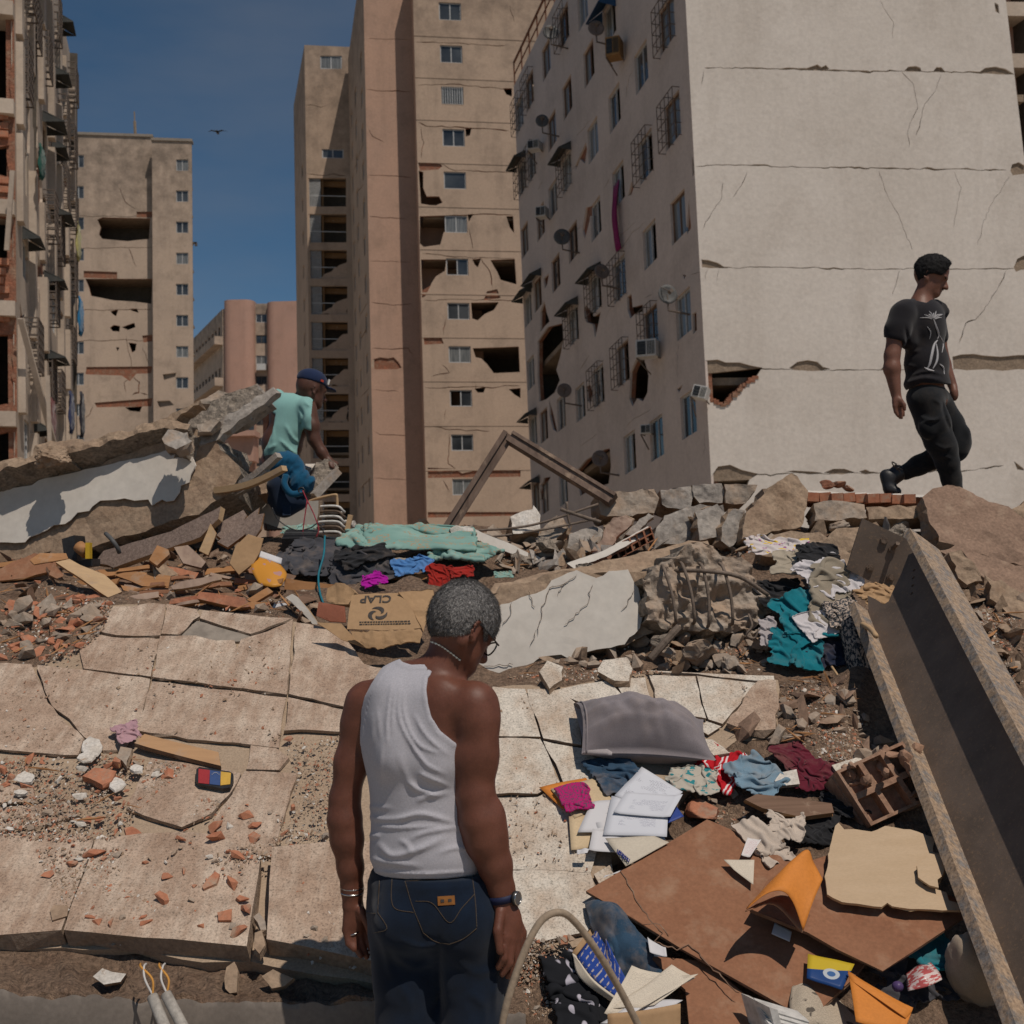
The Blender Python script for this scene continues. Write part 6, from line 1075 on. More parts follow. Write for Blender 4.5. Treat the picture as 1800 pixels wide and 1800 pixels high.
rockpx('brick_piece', 1238, 1428, 66, 44, rest(1238, 1440).y, M_['brick_red'], .09, seed=9, rot=(0, 6, 8), detail=4, nplanes=6, rough=.06, label='half a red brick with mortar below the striped cloth', cat='brick')
P_ = rest(1548, 1425, .07); hk = thing('hollow_clay_block', P_ - Vector((0, 0, .06)), 'broken hollow clay block leaning against the steel beam', 'clay block')
cb_ = simple('clay_dusty', [(.40, .25, .17), (.33, .19, .125), (.44, .31, .23)], 5, 50, .6, .008)
hollow('block_shell', P_, Vector((.135, .02, .05)), Vector((-.01, .06, -.035)), Vector((-.05, .04, .095)), 3, 2, M_['clay_dusty'], hk); mb = MB(); mb.box(P_ + Vector((-.004, .03, -.018)), Vector((.132, .02, .049)), Vector((-.006, .034, -.02)), Vector((-.049, .039, .093))); mb.build('block_core', M_['clay_dusty'], hk)
for k in range(22): rs = np.random.RandomState(k); rock('block_fragment', P_ + Vector((rs.uniform(-.13, .15), rs.uniform(-.10, .06), rs.uniform(-.02, .15))), tuple(rs.uniform(.012, .04, 3)), M_['clay_dusty'], 60 + k, detail=2, parent=hk, rot=tuple(rs.uniform(0, 90, 3)))
# panels, boards and envelopes at the lower right
slab('hardboard_sheet', [(1030, 1566), (1130, 1508), (1243, 1440), (1300, 1464), (1420, 1528), (1562, 1640), (1500, 1720), (1418, 1797), (1386, 1773), (1200, 1668)], FSl(.055), .012, [M_['hardboard'], M_['wood_dark']], .25, .0015, .003, .001, 3, None, 24, label='large cracked brown hardboard panel lying beside the papers', cat='panel')
pc = FSl(.0585);
for i, (pts, w_) in enumerate([([(1090, 1530), (1108, 1560), (1130, 1600), (1165, 1640)], 3), ([(1165, 1640), (1150, 1655), (1190, 1670), (1210, 1660), (1250, 1700), (1300, 1745)], 3.2), ([(1130, 1625), (1160, 1625), (1175, 1645)], 2)]): wall(pc, pc.uvs(crackpoly(pts, 1, w_, 700 + i, 8, 2)), [], .003, M_['wood_dark'], 'crack_line', bpy.data.objects['hardboard_sheet'])
fp = FSl(.11); slab('bent_hardboard', [(1318, 1600), (1350, 1546), (1416, 1516), (1470, 1500), (1600, 1540), (1684, 1580), (1694, 1612), (1620, 1662), (1552, 1706), (1470, 1668), (1420, 1640)], fp, .010, [M_['hardboard'], M_['wood_dark']], .25, .0015, .006, .001, 4, None, 20, label='smaller brown hardboard panel on top of the large one under the plywood', cat='panel')
slab('hardboard_sheet', [(1140, 1680), (1240, 1690), (1300, 1740), (1400, 1810), (1420, 1850), (1216, 1850), (1205, 1740)], FSl(.02), .012, [M_['hardboard'], M_['wood_dark']], .25, .001, .002, .001, 5, label='third brown panel under the large one at the bottom edge', cat='panel')
slab('plywood_piece', [(1462, 1478), (1468, 1452), (1474, 1446), (1484, 1458), (1532, 1462), (1556, 1452), (1600, 1458), (1645, 1472), (1640, 1498), (1664, 1502), (1660, 1534), (1652, 1552), (1628, 1544), (1616, 1520), (1610, 1536), (1624, 1556), (1664, 1568), (1668, 1582), (1690, 1588), (1688, 1600), (1600, 1598), (1568, 1592), (1560, 1586), (1550, 1594), (1480, 1586), (1454, 1572), (1450, 1540)], FSl(.15), .009, [M_['ply_cream'], M_['wood_pale']], .025, .0025, .002, .001, 5, label='torn cream plywood piece lying on the bent brown panel', cat='plywood')
slab('plywood_chip', [(1612, 1522), (1634, 1500), (1662, 1504), (1660, 1530), (1648, 1546), (1650, 1560), (1634, 1556), (1614, 1542)], FSl(.175), .007, [M_['ply_cream'], M_['wood_pale']], .02, .0025, .002, .001, 6, label='small torn plywood flap on the cream plywood', cat='plywood')
Yv = rest(1380, 1620).y - .20
loft('orange_envelope', [[(1312, 1598, Yv - .1), (1345, 1572, Yv - .1), (1374, 1566, Yv - .1), (1394, 1586, Yv - .1), (1412, 1636, Yv - .12)], [(1316, 1592, Yv - .06), (1360, 1545, Yv - .02), (1392, 1520, Yv), (1418, 1540, Yv - .02), (1428, 1588, Yv - .08)], [(1322, 1588, Yv - .02), (1370, 1536, Yv + .04), (1416, 1494, Yv + .06), (1430, 1516, Yv + .05), (1446, 1546, Yv)]], M_['orange_paper'], .0025, 6, 'large orange envelope arched like a tent on the brown panel', 'envelope')
mid2 = thing('brown_cardboard', at(1380, 1630, Yv), 'brown cardboard inside the arched orange envelope', 'cardboard')
loft('cardboard_fold', [[(1310, 1602, Yv - .11), (1360, 1590, Yv - .05), (1410, 1640, Yv - .1)], [(1330, 1590, Yv - .02), (1380, 1575, Yv + .02), (1424, 1610, Yv - .04)]], M_['hardboard'], .004, 6, parent=mid2)
loft('paper_strip', [[(1296, 1460, 4.62), (1330, 1456, 4.6), (1366, 1462, 4.58), (1392, 1482, 4.5), (1408, 1502, 4.45)], [(1302, 1468, 4.58), (1334, 1468, 4.55), (1362, 1476, 4.52), (1384, 1496, 4.45), (1398, 1508, 4.42)]], M_['paper_redtext'], .0008, 5, 'curved printed paper strip arching over a white rag', 'paper')
sheet('card', [(1303, 1504), (1318, 1508), (1338, 1478), (1314, 1474)], 'paper_redtext', .085, 'small printed card left of the white rag', 'card', .002, .001, 3); sheet('card', [(1290, 1530), (1324, 1556), (1326, 1512), (1272, 1512)], 'paper_old', .08, 'blank cream card on the brown panel left of the rag', 'card', .002, .001, 4)
sheet('paper_sheet', [(1356, 1642), (1388, 1656), (1392, 1638), (1362, 1622)], 'paper_plain', .07, 'white paper corner in the shade under the arched envelope', 'paper', .002, .001, 5)
sheet('orange_envelope', [(1504, 1800), (1590, 1812), (1604, 1776), (1490, 1710)], 'orange_paper', .10, 'orange envelope with a flap fold at the bottom right', 'envelope', .004, .003, 6)
sheet('orange_envelope_flap', [(1494, 1722), (1592, 1790), (1603, 1778), (1490, 1711)], 'orange_paper', .112, 'folded flap of the bottom right orange envelope', 'envelope flap', .001, .001, 7)
loft('newspaper', [[(1392, 1735, 3.62), (1420, 1718, 3.68), (1470, 1742, 3.7), (1528, 1768, 3.72)], [(1388, 1770, 3.54), (1418, 1752, 3.56), (1468, 1770, 3.6), (1520, 1790, 3.62)], [(1400, 1812, 3.46), (1430, 1800, 3.48), (1470, 1812, 3.5), (1510, 1822, 3.5)]], M_['newsprint'], .001, 5, 'crumpled newspaper at the bottom right beside the orange envelope', 'newspaper')
sheet('yellow_booklet', [(1418, 1720), (1480, 1740), (1502, 1695), (1420, 1678)], 'yellow_blue_cover', .09, 'yellow and blue booklet under the bent panel', 'booklet', .003, .004, 8)
lv = thing('plastic_vent', rest(1365, 1800), 'white plastic louvred cover at the bottom edge', 'vent cover')
for k in range(5): mb = MB(); mb.box(at(1372 + k * 4, 1778 + k * 9, 3.5 - k * .012), (.07, 0, -.022), (-.008, .02, .008), (0.002, -.004, .006)); mb.build('louvre_slat', M_['ac_white'], lv)
mb = MB(); mb.box(at(1342, 1790, 3.5), (.012, 0, -.004), (-.03, .06, .0), (-.012, 0, .05)); mb.build('vent_frame', M_['ac_white'], lv)
Yf = rest(1620, 1730).y - .10
loft('foil_wrapper', [[(1592, 1712, Yf + .06), (1612, 1698, Yf + .08), (1636, 1692, Yf + .09)], [(1594, 1730, Yf), (1622, 1712, Yf - .02), (1650, 1708, Yf + .02)], [(1596, 1742, Yf - .03), (1630, 1734, Yf - .05), (1656, 1722, Yf - .02)]], M_['foil_pink'], .002, 6, 'shiny pink foil wrapper near the sack', 'wrapper')
cl('coloured_rag', 1625, 1690, 80, 60, 'teal_cloth', 'dark teal rag beneath the bent panel at the right', 'rag', 41, .6, 30, lift=.04)
cl('dark_bag', 1600, 1730, 120, 60, 'charcoal_cloth', 'dark bag under the foil wrapper', 'bag', 42, .62, 10, lift=.0)
rockpx('purple_ball', 1578, 1734, 20, 18, Yf, flat('purple_ball', (.08, .05, .14), .4), seed=4, nplanes=0, rough=.03, smooth=True, label='small purple ball by the foil wrapper', cat='ball')
V, Fc = rockgeo(8, (.085, .09, .125), 4, 0, .12, 2); mk('cloth_sack', V @ np.array(Matrix.Rotation(rad(-18), 3, 'Y')).T + np.array(at(1712, 1705, rest(1712, 1730).y - .06)), Fc, M_['sack_cloth'], None, True, label='dusty beige stuffed sack behind the lower end of the steel beam', cat='sack')
# jeans, book and papers at the bottom centre
Yj = rest(1110, 1700).y
loft('folded_jeans', [[(1028, 1590, Yj + .12), (1045, 1586, Yj + .12), (1068, 1586, Yj + .1), (1092, 1596, Yj + .08)], [(1034, 1622, Yj + .06), (1062, 1596, Yj + .02), (1088, 1604, Yj), (1108, 1628, Yj + .03)], [(1052, 1664, Yj), (1074, 1650, Yj - .05), (1112, 1650, Yj - .06), (1142, 1664, Yj - .02)], [(1060, 1700, Yj - .06), (1090, 1690, Yj - .09), (1130, 1690, Yj - .1), (1174, 1694, Yj - .06)], [(1062, 1708, Yj - .07), (1096, 1722, Yj - .11), (1136, 1724, Yj - .12), (1204, 1700, Yj - .08)]], M_['denim'], .014, 9, 'crumpled blue jeans with pockets beside the large brown panel', 'jeans', nz=.022)
bkk = thing('old_book', at(1050, 1720, Yj - .1), 'old book with blue printed cover leaning on the jeans', 'book')
loft('cover', [[(1014, 1682, Yj - .05), (1050, 1632, Yj + .02), (1062, 1610, Yj + .05)], [(1045, 1722, Yj - .14), (1068, 1690, Yj - .1), (1066, 1650, Yj - .05)], [(1088, 1756, Yj - .22), (1098, 1742, Yj - .2), (1104, 1728, Yj - .18)]], M_['blue_cover'], .004, 6, parent=bkk)
loft('pages', [[(1008, 1676, Yj - .03), (1014, 1683, Yj - .052)], [(1020, 1718, Yj - .1), (1044, 1723, Yj - .142)], [(1080, 1762, Yj - .2), (1088, 1757, Yj - .222)]], M_['paper_old'], .012, 6, parent=bkk)
loft('book_spine', [[(1006, 1674, Yj - .02), (1052, 1616, Yj + .06), (1060, 1608, Yj + .065)], [(1010, 1684, Yj - .03), (1056, 1626, Yj + .045), (1064, 1614, Yj + .05)]], M_['cardboard'], .01, 5, parent=bkk)
for i, (c, m, lb_) in enumerate([([(1062, 1790), (1130, 1782), (1226, 1726), (1110, 1712)], 'paper_old', 'open yellowed notebook page under the jeans'), ([(1070, 1774), (1150, 1772), (1222, 1722), (1180, 1704)], 'paper_old', 'upper yellowed page beside the jeans'), ([(1055, 1802), (1140, 1806), (1200, 1764), (1120, 1760)], 'paper_plain', 'grey shaded page at the bottom edge')]): sheet('notebook_page', c, m, .05 + .012 * (i != 2) + .01 * i, lb_, 'paper', .012, .0012, 30 + i, 'yellowed pages under the jeans')
loft('card_box', [[(1068, 1782, 3.46), (1130, 1776, 3.46), (1196, 1764, 3.47)], [(1068, 1830, 3.44), (1130, 1830, 3.44), (1196, 1820, 3.45)]], M_['cardboard'], .004, 5, 'shaded cardboard edge at the bottom under the pages', 'cardboard')
cl('baseball_hat', 1012, 1752, 92, 100, 'cap_cloth', 'black cap with pale patches beside the old book', 'cap', 44, .6, 10, lift=.03, thick=.012)
sheet('paper_sheet', [(1142, 1676), (1172, 1684), (1170, 1668), (1138, 1650)], 'paper_plain', .06, 'white paper corner between the jeans and the brown panel', 'paper', .003, .001, 9)
mb = MB(); mb.tube(curve([at(x, y, Y) for x, y, Y in ((878, 1830, 2.75), (892, 1760, 2.75), (922, 1672, 2.78), (952, 1618, 2.8), (984, 1604, 2.82), (1012, 1622, 2.84), (1052, 1676, 2.86), (1092, 1744, 2.9), (1136, 1830, 2.92))], 8), .009, 10); mb.build('hose', M_['hose'], None, True, label='bent dusty hose looping up in front of the tiles', cat='hose')
# left foreground
lt = FSl(.03); slab('wooden_lath', [(236, 1306), (254, 1290), (300, 1302), (384, 1322), (388, 1346), (330, 1332), (262, 1314)], lt, .022, [M_['wood_lath'], M_['wood_dark']], .3, .001, 0, .001, 8, label='flat brown wooden lath lying on the dusty tiles', cat='lath')
pf = thing('flag_patch', rest(376, 1368), 'small black edged badge with red, blue and yellow fields on the tiles', 'badge')
fpf = FSl(.03); body = [(345, 1352), (350, 1348), (404, 1356), (410, 1360), (410, 1372), (404, 1384), (392, 1386), (350, 1378), (344, 1372)]
slab('patch_backing', body, fpf, .014, [M_['black_plastic']], .1, 0, 0, 0, 1, pf)
fl2 = FSl(.0325)
for x0, x1, col, nm in ((349, 369, (.30, .03, .035), 'red_field'), (369, 388, (.04, .075, .19), 'blue_field'), (388, 406, (.55, .33, .06), 'yellow_field')):
	wall(fl2, fl2.uvs([(x0, 1351 + (x0 - 349) * .13), (x1, 1351 + (x1 - 349) * .13), (x1 - 1.5, 1376 + (x1 - 349) * .11 - (4 if x1 > 400 else 0)), (x0 - .5, 1376 + (x0 - 349) * .11)]), [], .002, flat('badge_' + nm, col, .6), nm, pf)
fl3 = FSl(.034); mb = MB()
for k in range(6): c = fl3.uv(373 + k * 2.4, 1361 - 3 * math.sin(k / 5 * math.pi)); mb.box(fl3.pos(*c), Vector(FS.U) * .0014, Vector(FS.W) * .0014, Vector(FS.n) * .0006)
mb.build('badge_star', M_['white_paint'], pf)
for i, (a, b_, lbl) in enumerate([((268, 1752), (304, 1840), 'left grey conduit with bare wires at the bottom edge'), ((292, 1748), (340, 1840), 'right grey conduit with bare wires at the bottom edge')]):
	cd = thing('conduit', at(b_[0], b_[1], 3.4), lbl, 'conduit', 'conduits under the slab'); mb = MB(); mb.tube([at(*a, 3.52), at(*b_, 3.4)], .0165, 12); mb.build('pipe', M_['conduit'], cd, True)
	for k, m in enumerate(('wire_orange', 'wire_white')):
		x0 = (250, 283)[i]; mb = MB(); mb.tube(curve([at(a[0] + k * 4, a[1] + 4, 3.51), at((a[0] + x0) / 2 + (-4 if k else 9) , 1722, 3.53), at(x0 + (3 if k else -2), 1700, 3.56), at(x0 - 3 + k * 10, 1694, 3.6)], 6), .0035, 6); mb.build('wire', M_[m], cd, True)
# heap under the left beam
def board(name, poly, Y, pit, th, m, lbl, ct, seed=0, m2='wood_orange', yaw=0, group=None): cx = np.mean([p[0] for p in poly]); cy = np.mean([p[1] for p in poly]); return slab(name, poly, plane(cx, cy, Y, yaw, pit), th, [M_[m], M_[m2]], .06, .004, .003, .003, seed, None, 10, label=lbl, cat=ct, group=group)
BD = [('chipboard_plank', [(166, 990), (182, 968), (300, 934), (388, 890), (384, 912), (352, 944), (300, 962), (200, 998)], 6.55, 22, .045, 'chipboard', 'long speckled chipboard plank under the left beam', 'plank', 'wood_pale'), ('board', [(98, 988), (122, 982), (184, 1010), (214, 1040), (190, 1050), (150, 1022)], 6.1, 40, .018, 'wood_pale', 'pale board sliding out of the heap under the left beam', 'board', 'wood_orange'),
      ('board', [(-40, 1006), (0, 1000), (60, 972), (108, 984), (90, 1004), (40, 1016), (-40, 1024)], 6.35, 32, .02, 'hardboard', 'reddish board at the left edge of the heap', 'board', 'wood_orange'), ('board', [(52, 984), (70, 972), (116, 972), (120, 982), (60, 992)], 6.25, 30, .012, 'wood_orange', 'splintered orange board on top of the reddish one', 'board', 'wood_orange'), ('board', [(86, 1010), (94, 990), (112, 1010), (106, 1020)], 6.2, 30, .01, 'hardboard', 'triangular reddish board piece', 'board', 'wood_orange'),
      ('wood_block', [(262, 984), (276, 958), (296, 966), (298, 974), (276, 994)], 6.3, 20, .05, 'wood_orange', 'short orange wood block in front of the chipboard plank', 'wood block', 'wood_orange'), ('grey_board', [(306, 962), (330, 958), (362, 988), (354, 998), (322, 990)], 6.35, 28, .02, 'wood_weathered', 'grey streaked board right of the wood block', 'board', 'wood_dark'), ('wood_block', [(350, 968), (370, 920), (380, 938), (366, 976)], 6.45, 10, .03, 'wood_pale', 'pale upright board beside the chipboard plank', 'board', 'wood_orange'),
      ('chipboard_piece', [(380, 940), (388, 918), (428, 896), (434, 906), (420, 926), (392, 950)], 6.6, 30, .03, 'chipboard', 'broken chipboard corner left of the torn panels', 'chipboard', 'wood_orange'), ('chipboard_piece', [(382, 952), (404, 936), (440, 904), (456, 892), (452, 910), (430, 940), (400, 962)], 6.5, 24, .03, 'chipboard', 'chipboard piece with torn orange edge under the white wall piece', 'chipboard', 'wood_orange'), ('chipboard_piece', [(430, 936), (450, 905), (464, 902), (458, 930), (440, 956)], 6.45, 14, .03, 'chipboard', 'rightmost upright chipboard piece of the heap', 'chipboard', 'wood_orange'),
      ('torn_card', [(404, 990), (414, 960), (436, 940), (462, 946), (456, 972), (446, 990), (420, 1010)], 6.35, 16, .01, 'cardboard', 'torn mottled card beside the orange magazine', 'card', 'cardboard'), ('plank', [(300, 1030), (340, 1018), (388, 1010), (390, 1018), (350, 1030), (304, 1036)], 6.2, 24, .03, 'wood_weathered', 'rounded grey plank end low in the heap', 'plank', 'wood_pale'), ('board', [(200, 1010), (240, 1005), (300, 1012), (296, 1034), (250, 1030)], 6.3, 30, .012, 'wood_orange', 'curved brown veneer board in the heap', 'board', 'wood_dark'),
      ('timber', [(346, 1052), (350, 1040), (430, 1050), (440, 1066), (420, 1068)], 5.95, 22, .05, 'brick_red', 'red brown timber at the top edge of the tiles', 'timber', 'wood_orange'), ('plank_bundle', [(434, 1054), (470, 1032), (480, 1040), (446, 1060)], 6.05, 26, .03, 'wood_orange', 'small bundle of orange planks left of the cardboard', 'planks', 'wood_orange'), ('wooden_box', [(500, 1036), (500, 1016), (560, 1024), (600, 1028), (600, 1044), (560, 1042)], 6.3, 12, .06, 'wood_orange', 'orange brown wooden box under the dark jacket', 'box', 'wood_dark'), ('wooden_box', [(668, 1014), (676, 1004), (730, 1008), (752, 1010), (750, 1020), (700, 1020)], 6.45, 14, .06, 'wood_orange', 'orange brown wooden drawer under the quilt', 'drawer', 'wood_dark'), ('grey_box', [(500, 1050), (504, 1036), (570, 1046), (566, 1066), (540, 1062)], 6.15, 10, .06, 'wood_dark', 'dark shaded box under the wooden box', 'box', 'wood_dark'),
      ('white_sheet', [(502, 1050), (514, 1044), (524, 1050), (560, 1096), (552, 1100), (520, 1066)], 5.85, 14, .02, 'slab_paint', 'thin white panel leaning beside the cardboard box', 'panel', 'wood_pale'), ('magazine_scrap', [(478, 1072), (484, 1054), (506, 1062), (512, 1080), (496, 1086)], 5.95, 30, .006, 'paper_plain', 'crumpled grey paper left of the white panel', 'paper', 'paper_plain'), ('wood_stick', [(606, 930), (612, 904), (620, 906), (616, 942)], 7.6, 6, .02, 'wood_pale', 'short upright pale stick beside the metal rack', 'stick', 'wood_pale')]
for i, (nm, poly, Y, pit, th, m, lbl, ct, m2) in enumerate(BD): board(nm, poly, Y, pit, th, m, lbl, ct, 800 + i, m2, yaw=(i * 29) % 30 - 15)
rs = np.random.RandomState(17)
for k in range(64):
	x, y = rs.uniform(-30, 440), rs.uniform(985, 1062); L_ = rs.uniform(40, 110); a = rs.uniform(-.25, .25); h_ = rs.uniform(5, 13); Y = 6.62 - (y - 985) / 77 * .62; poly = [(x, y), (x + L_ * math.cos(a), y + L_ * math.sin(a)), (x + L_ * math.cos(a) + rs.uniform(-6, 4), y + L_ * math.sin(a) + h_), (x + rs.uniform(-4, 6), y + h_)]
	board('broken_board', poly, Y, rs.uniform(15, 45), .014, ['wood_orange', 'hardboard', 'wood_dark', 'wood_weathered', 'brick_red'][k % 5], 'thin %s board in the %s part of the heap under the left beam' % (['orange', 'red brown', 'dark', 'grey', 'brick red'][k % 5], ['left', 'middle', 'right'][min(2, max(0, int(x // 150)))]), 'board', 900 + k, yaw=rs.uniform(-25, 25), group='thin boards under the left beam')
dv = thing('broken_device', at(145, 1000, 6.5), 'broken black device with a yellow coil under the left beam', 'device'); mb = MB(); mb.box(at(132, 968, 6.5), (.035, 0, .01), (0, .08, 0), (-.01, 0, .075)); mb.box(at(148, 992, 6.48), (.07, 0, .01), (0, .06, 0), (0, 0, .02)); mb.build('casing', M_['black_plastic'], dv); mb = MB(); mb.tube([at(138, 960, 6.42), at(152, 972, 6.4)], .035, 12); mb.build('coil', M_['wood_orange'], dv, True); mb = MB(); mb.box(at(156, 968, 6.38), (.012, 0, 0), (0, .02, 0), (0, 0, .045)); mb.build('coil_label', flat('coil_yellow', (.6, .38, .03)), dv)
mb = MB(); mb.tube(curve([at(186, 938, 6.5), at(196, 948, 6.4), at(206, 962, 6.4), at(210, 972, 6.42)], 5), .012, 8); mb.build('bent_tube', M_['dish_grey'], None, True, label='bent grey tube under the lower edge of the left beam', cat='tube')
loft('orange_magazine', [[(446, 978, 6.4), (470, 984, 6.38), (492, 992, 6.4)], [(442, 1000, 6.3), (474, 1004, 6.28), (504, 1010, 6.3)], [(456, 1028, 6.22), (478, 1032, 6.2), (494, 1030, 6.22)]], M_['magazine_cover'], .006, 5, 'orange magazine standing in the heap', 'magazine')
loft('magazine_band', [[(450, 966, 6.42), (496, 982, 6.42)], [(447, 977, 6.39), (494, 992, 6.39)]], M_['paper_plain'], .006, 4, 'white band at the top of the orange magazine', 'paper')
cl('dark_jacket', 560, 990, 160, 70, 'charcoal_cloth', 'dark grey jacket spread over the heap left of the quilt', 'jacket', 51, .66, -12, slope=24, Y=6.75, n=46, lift=.02)
cl('dark_trousers', 640, 1008, 110, 60, 'charcoal_cloth', 'dark trousers hanging over the wooden boxes', 'trousers', 52, .64, 14, slope=42, Y=6.5, n=40, lift=.02)
cl('black_garment', 640, 990, 80, 40, 'black_cloth', 'black garment with print between jacket and quilt', 'garment', 53, .64, 24, slope=30, Y=6.6, lift=.05)
cl('teal_quilt', 700, 968, 230, 62, 'quilt_cloth', 'mint green patterned quilt spread across the heap', 'quilt', 54, .70, -8, slope=26, Y=6.95, n=60, lift=.04, bump=.07, thick=.02)
cl('teal_quilt', 810, 992, 110, 40, 'quilt_cloth', 'rolled end of the mint green quilt above the man in the tank top', 'quilt', 55, .70, -16, slope=20, Y=6.75, n=40, lift=.04, bump=.10, thick=.02)
cl('mint_cloth', 525, 938, 60, 24, 'quilt_cloth', 'mint cloth under the black device', 'cloth', 56, .7, 0, slope=24, Y=7.2, lift=.02)
cl('blue_shirt', 730, 1006, 62, 32, 'blue_cloth', 'light blue shirt hanging over the wooden drawer', 'shirt', 57, .64, 10, slope=40, Y=6.5, lift=.04)
cl('red_towel', 774, 1020, 46, 44, 'red_cloth', 'dark red towel hanging behind the man in the tank top', 'towel', 58, .66, 0, slope=60, Y=6.4, lift=.03)
cl('red_towel', 812, 1014, 40, 20, 'red_cloth', 'small red cloth above the head of the man in the tank top', 'cloth', 59, .66, 0, slope=40, Y=6.4, lift=.03)
cl('white_cloth', 700, 1000, 50, 18, 'beige_cloth', 'pale cloth between quilt and wooden drawer', 'cloth', 60, .66, 0, slope=36, Y=6.6, lift=.03)
cl('magenta_cloth', 657, 1028, 38, 24, 'magenta_cloth', 'bright magenta cloth above the cardboard box', 'cloth', 61, .56, 20, slope=40, Y=6.2, lift=.03)
cl('teal_rag', 884, 1014, 30, 12, 'quilt_cloth', 'small teal rag right of the quilt end', 'cloth', 62, .66, 0, slope=30, Y=6.5, lift=.01)
bx_ = thing('black_box', at(528, 962, 7.05), 'flat black electronic box lying on the mint cloth', 'box'); mb = MB(); mb.box(at(528, 950, 7.05), (.10, 0, 0), (0, .07, .03), (0, -.012, .04)); mb.build('casing', M_['black_plastic'], bx_); mb = MB(); mb.bar(at(500, 936, 7.0), at(556, 936, 7.0), .012, .008); mb.build('rim', M_['dish_grey'], bx_)
rk = thing('metal_rack', at(570, 945, 7.7), 'rusty white coil rack of bent tubes behind the jacket', 'rack')
for k in range(6):
	y = 892 + k * 9; mb = MB(); mb.tube(curve([at(536, y + 6, 7.75), at(560, y - 1, 7.72), at(592, y - 2, 7.68), at(602, y + 5, 7.68), at(602, y + 9, 7.72), at(560, y + 7, 7.8)], 5), .009, 7); mb.build('tube_coil', M_['steel_bolt'] if k % 3 == 1 else M_['white_paint'], rk, True)
mb = MB(); mb.tube(curve([at(542, 882, 7.8), at(560, 876, 7.76), at(588, 870, 7.72), at(592, 874, 7.72), at(593, 892, 7.72)], 5), .010, 7); mb.build('tube_handle', M_['wood_pale'], rk, True)
mb = MB(); mb.tube(curve([at(571, 942, 6.6), at(569, 975, 6.4), at(560, 1010, 6.3), at(562, 1040, 6.1), at(568, 1060, 6.0)], 6), .006, 7); mb.build('teal_strap', M_['teal_cord'], None, True, label='teal strap hanging down over the dark jacket', cat='strap')
for i, pts in enumerate([[(532, 862), (540, 880), (552, 905), (560, 930), (556, 945)], [(540, 880), (534, 920), (530, 960)], [(478, 892), (490, 915), (520, 932), (545, 928), (560, 920), (570, 938)]]):
	mb = MB(); mb.tube(curve([at(x, y, 7.05) for x, y in pts], 6), .004, 5); mb.build('cable', M_['red_cord'] if i < 2 else M_['black_plastic'], None, True, label=['red cable hanging from the blue backpack', 'second red cable falling straight to the black box', 'black cable drooping under the blue backpack'][i], cat='cable')
# cardboard food box with printing
cx_ = thing('cardboard_box', at(660, 1130, 5.35), 'torn open cardboard box printed CLAP upside down with a round emblem', 'cardboard box'); fb = plane(660, 1080, 5.46, -4, 36)
slab('box_panel', [(610, 1106), (614, 1070), (618, 1046), (660, 1043), (702, 1042), (724, 1070), (740, 1104), (680, 1108)], fb, .005, [M_['cardboard']], .03, .002, .0012, .001, 4, cx_, 14)
slab('box_flap', [(700, 1042), (726, 1038), (762, 1036), (766, 1056), (752, 1088), (744, 1112), (738, 1100), (722, 1070)], plane(740, 1070, 5.5, 18, 30), .005, [M_['cardboard']], .03, .003, .012, .001, 5, cx_, 14)
slab('torn_flap', [(616, 1108), (660, 1110), (738, 1106), (742, 1118), (738, 1130), (700, 1132), (664, 1142), (640, 1136), (622, 1122)], plane(680, 1120, 5.3, 0, 22), .006, [M_['cardboard']], .012, .004, .018, .002, 6, cx_, 40)
slab('box_end', [(574, 1056), (576, 1034), (590, 1024), (606, 1026), (622, 1040), (612, 1062), (590, 1062)], plane(595, 1045, 5.66, -20, 20), .05, [M_['cardboard']], .02, .004, .012, .003, 7, cx_, 14)
slab('red_carton', [(556, 1082), (560, 1058), (606, 1066), (608, 1094), (580, 1092)], plane(582, 1075, 5.52, 5, 10), .02, [flat('carton_red', (.28, .10, .06), .8)], .1, .002, .004, .001, 8, cx_, 8)
slab('lower_carton', [(556, 1094), (600, 1096), (622, 1120), (640, 1138), (600, 1124)], plane(600, 1110, 5.36, 0, 24), .006, [M_['cardboard']], .05, .003, .004, .001, 9, cx_, 8)
def textmesh(txt, fac, u, v, size, mat, parent, name='lettering', flip=False, d=.004, sx=1.0):
	cu = bpy.data.curves.new('t', 'FONT'); cu.body = txt; cu.size = 1; cu.align_x = 'CENTER'; cu.align_y = 'CENTER'; cu.offset = .022; to = bpy.data.objects.new('t', cu); COL.objects.link(to); dg = bpy.context.evaluated_depsgraph_get(); me = to.evaluated_get(dg).to_mesh()
	P = np.array([w_.co[:2] for w_ in me.vertices]) * size * np.array([sx, 1]); Fc = [tuple(p.vertices) for p in me.polygons]; to.evaluated_get(dg).to_mesh_clear(); bpy.data.objects.remove(to); bpy.data.curves.remove(cu)
	if flip: P = -P
	return mk(name, fac.P(P + np.array([u, v]), -d), Fc, mat, parent)
u, v = fb.uv(661, 1053); textmesh('CLAP', fb, u, v, .058, M_['ink'], cx_, flip=True, d=.0035, sx=1.1)
ue, ve = fb.uv(664, 1079); Vv = []; Fv = []
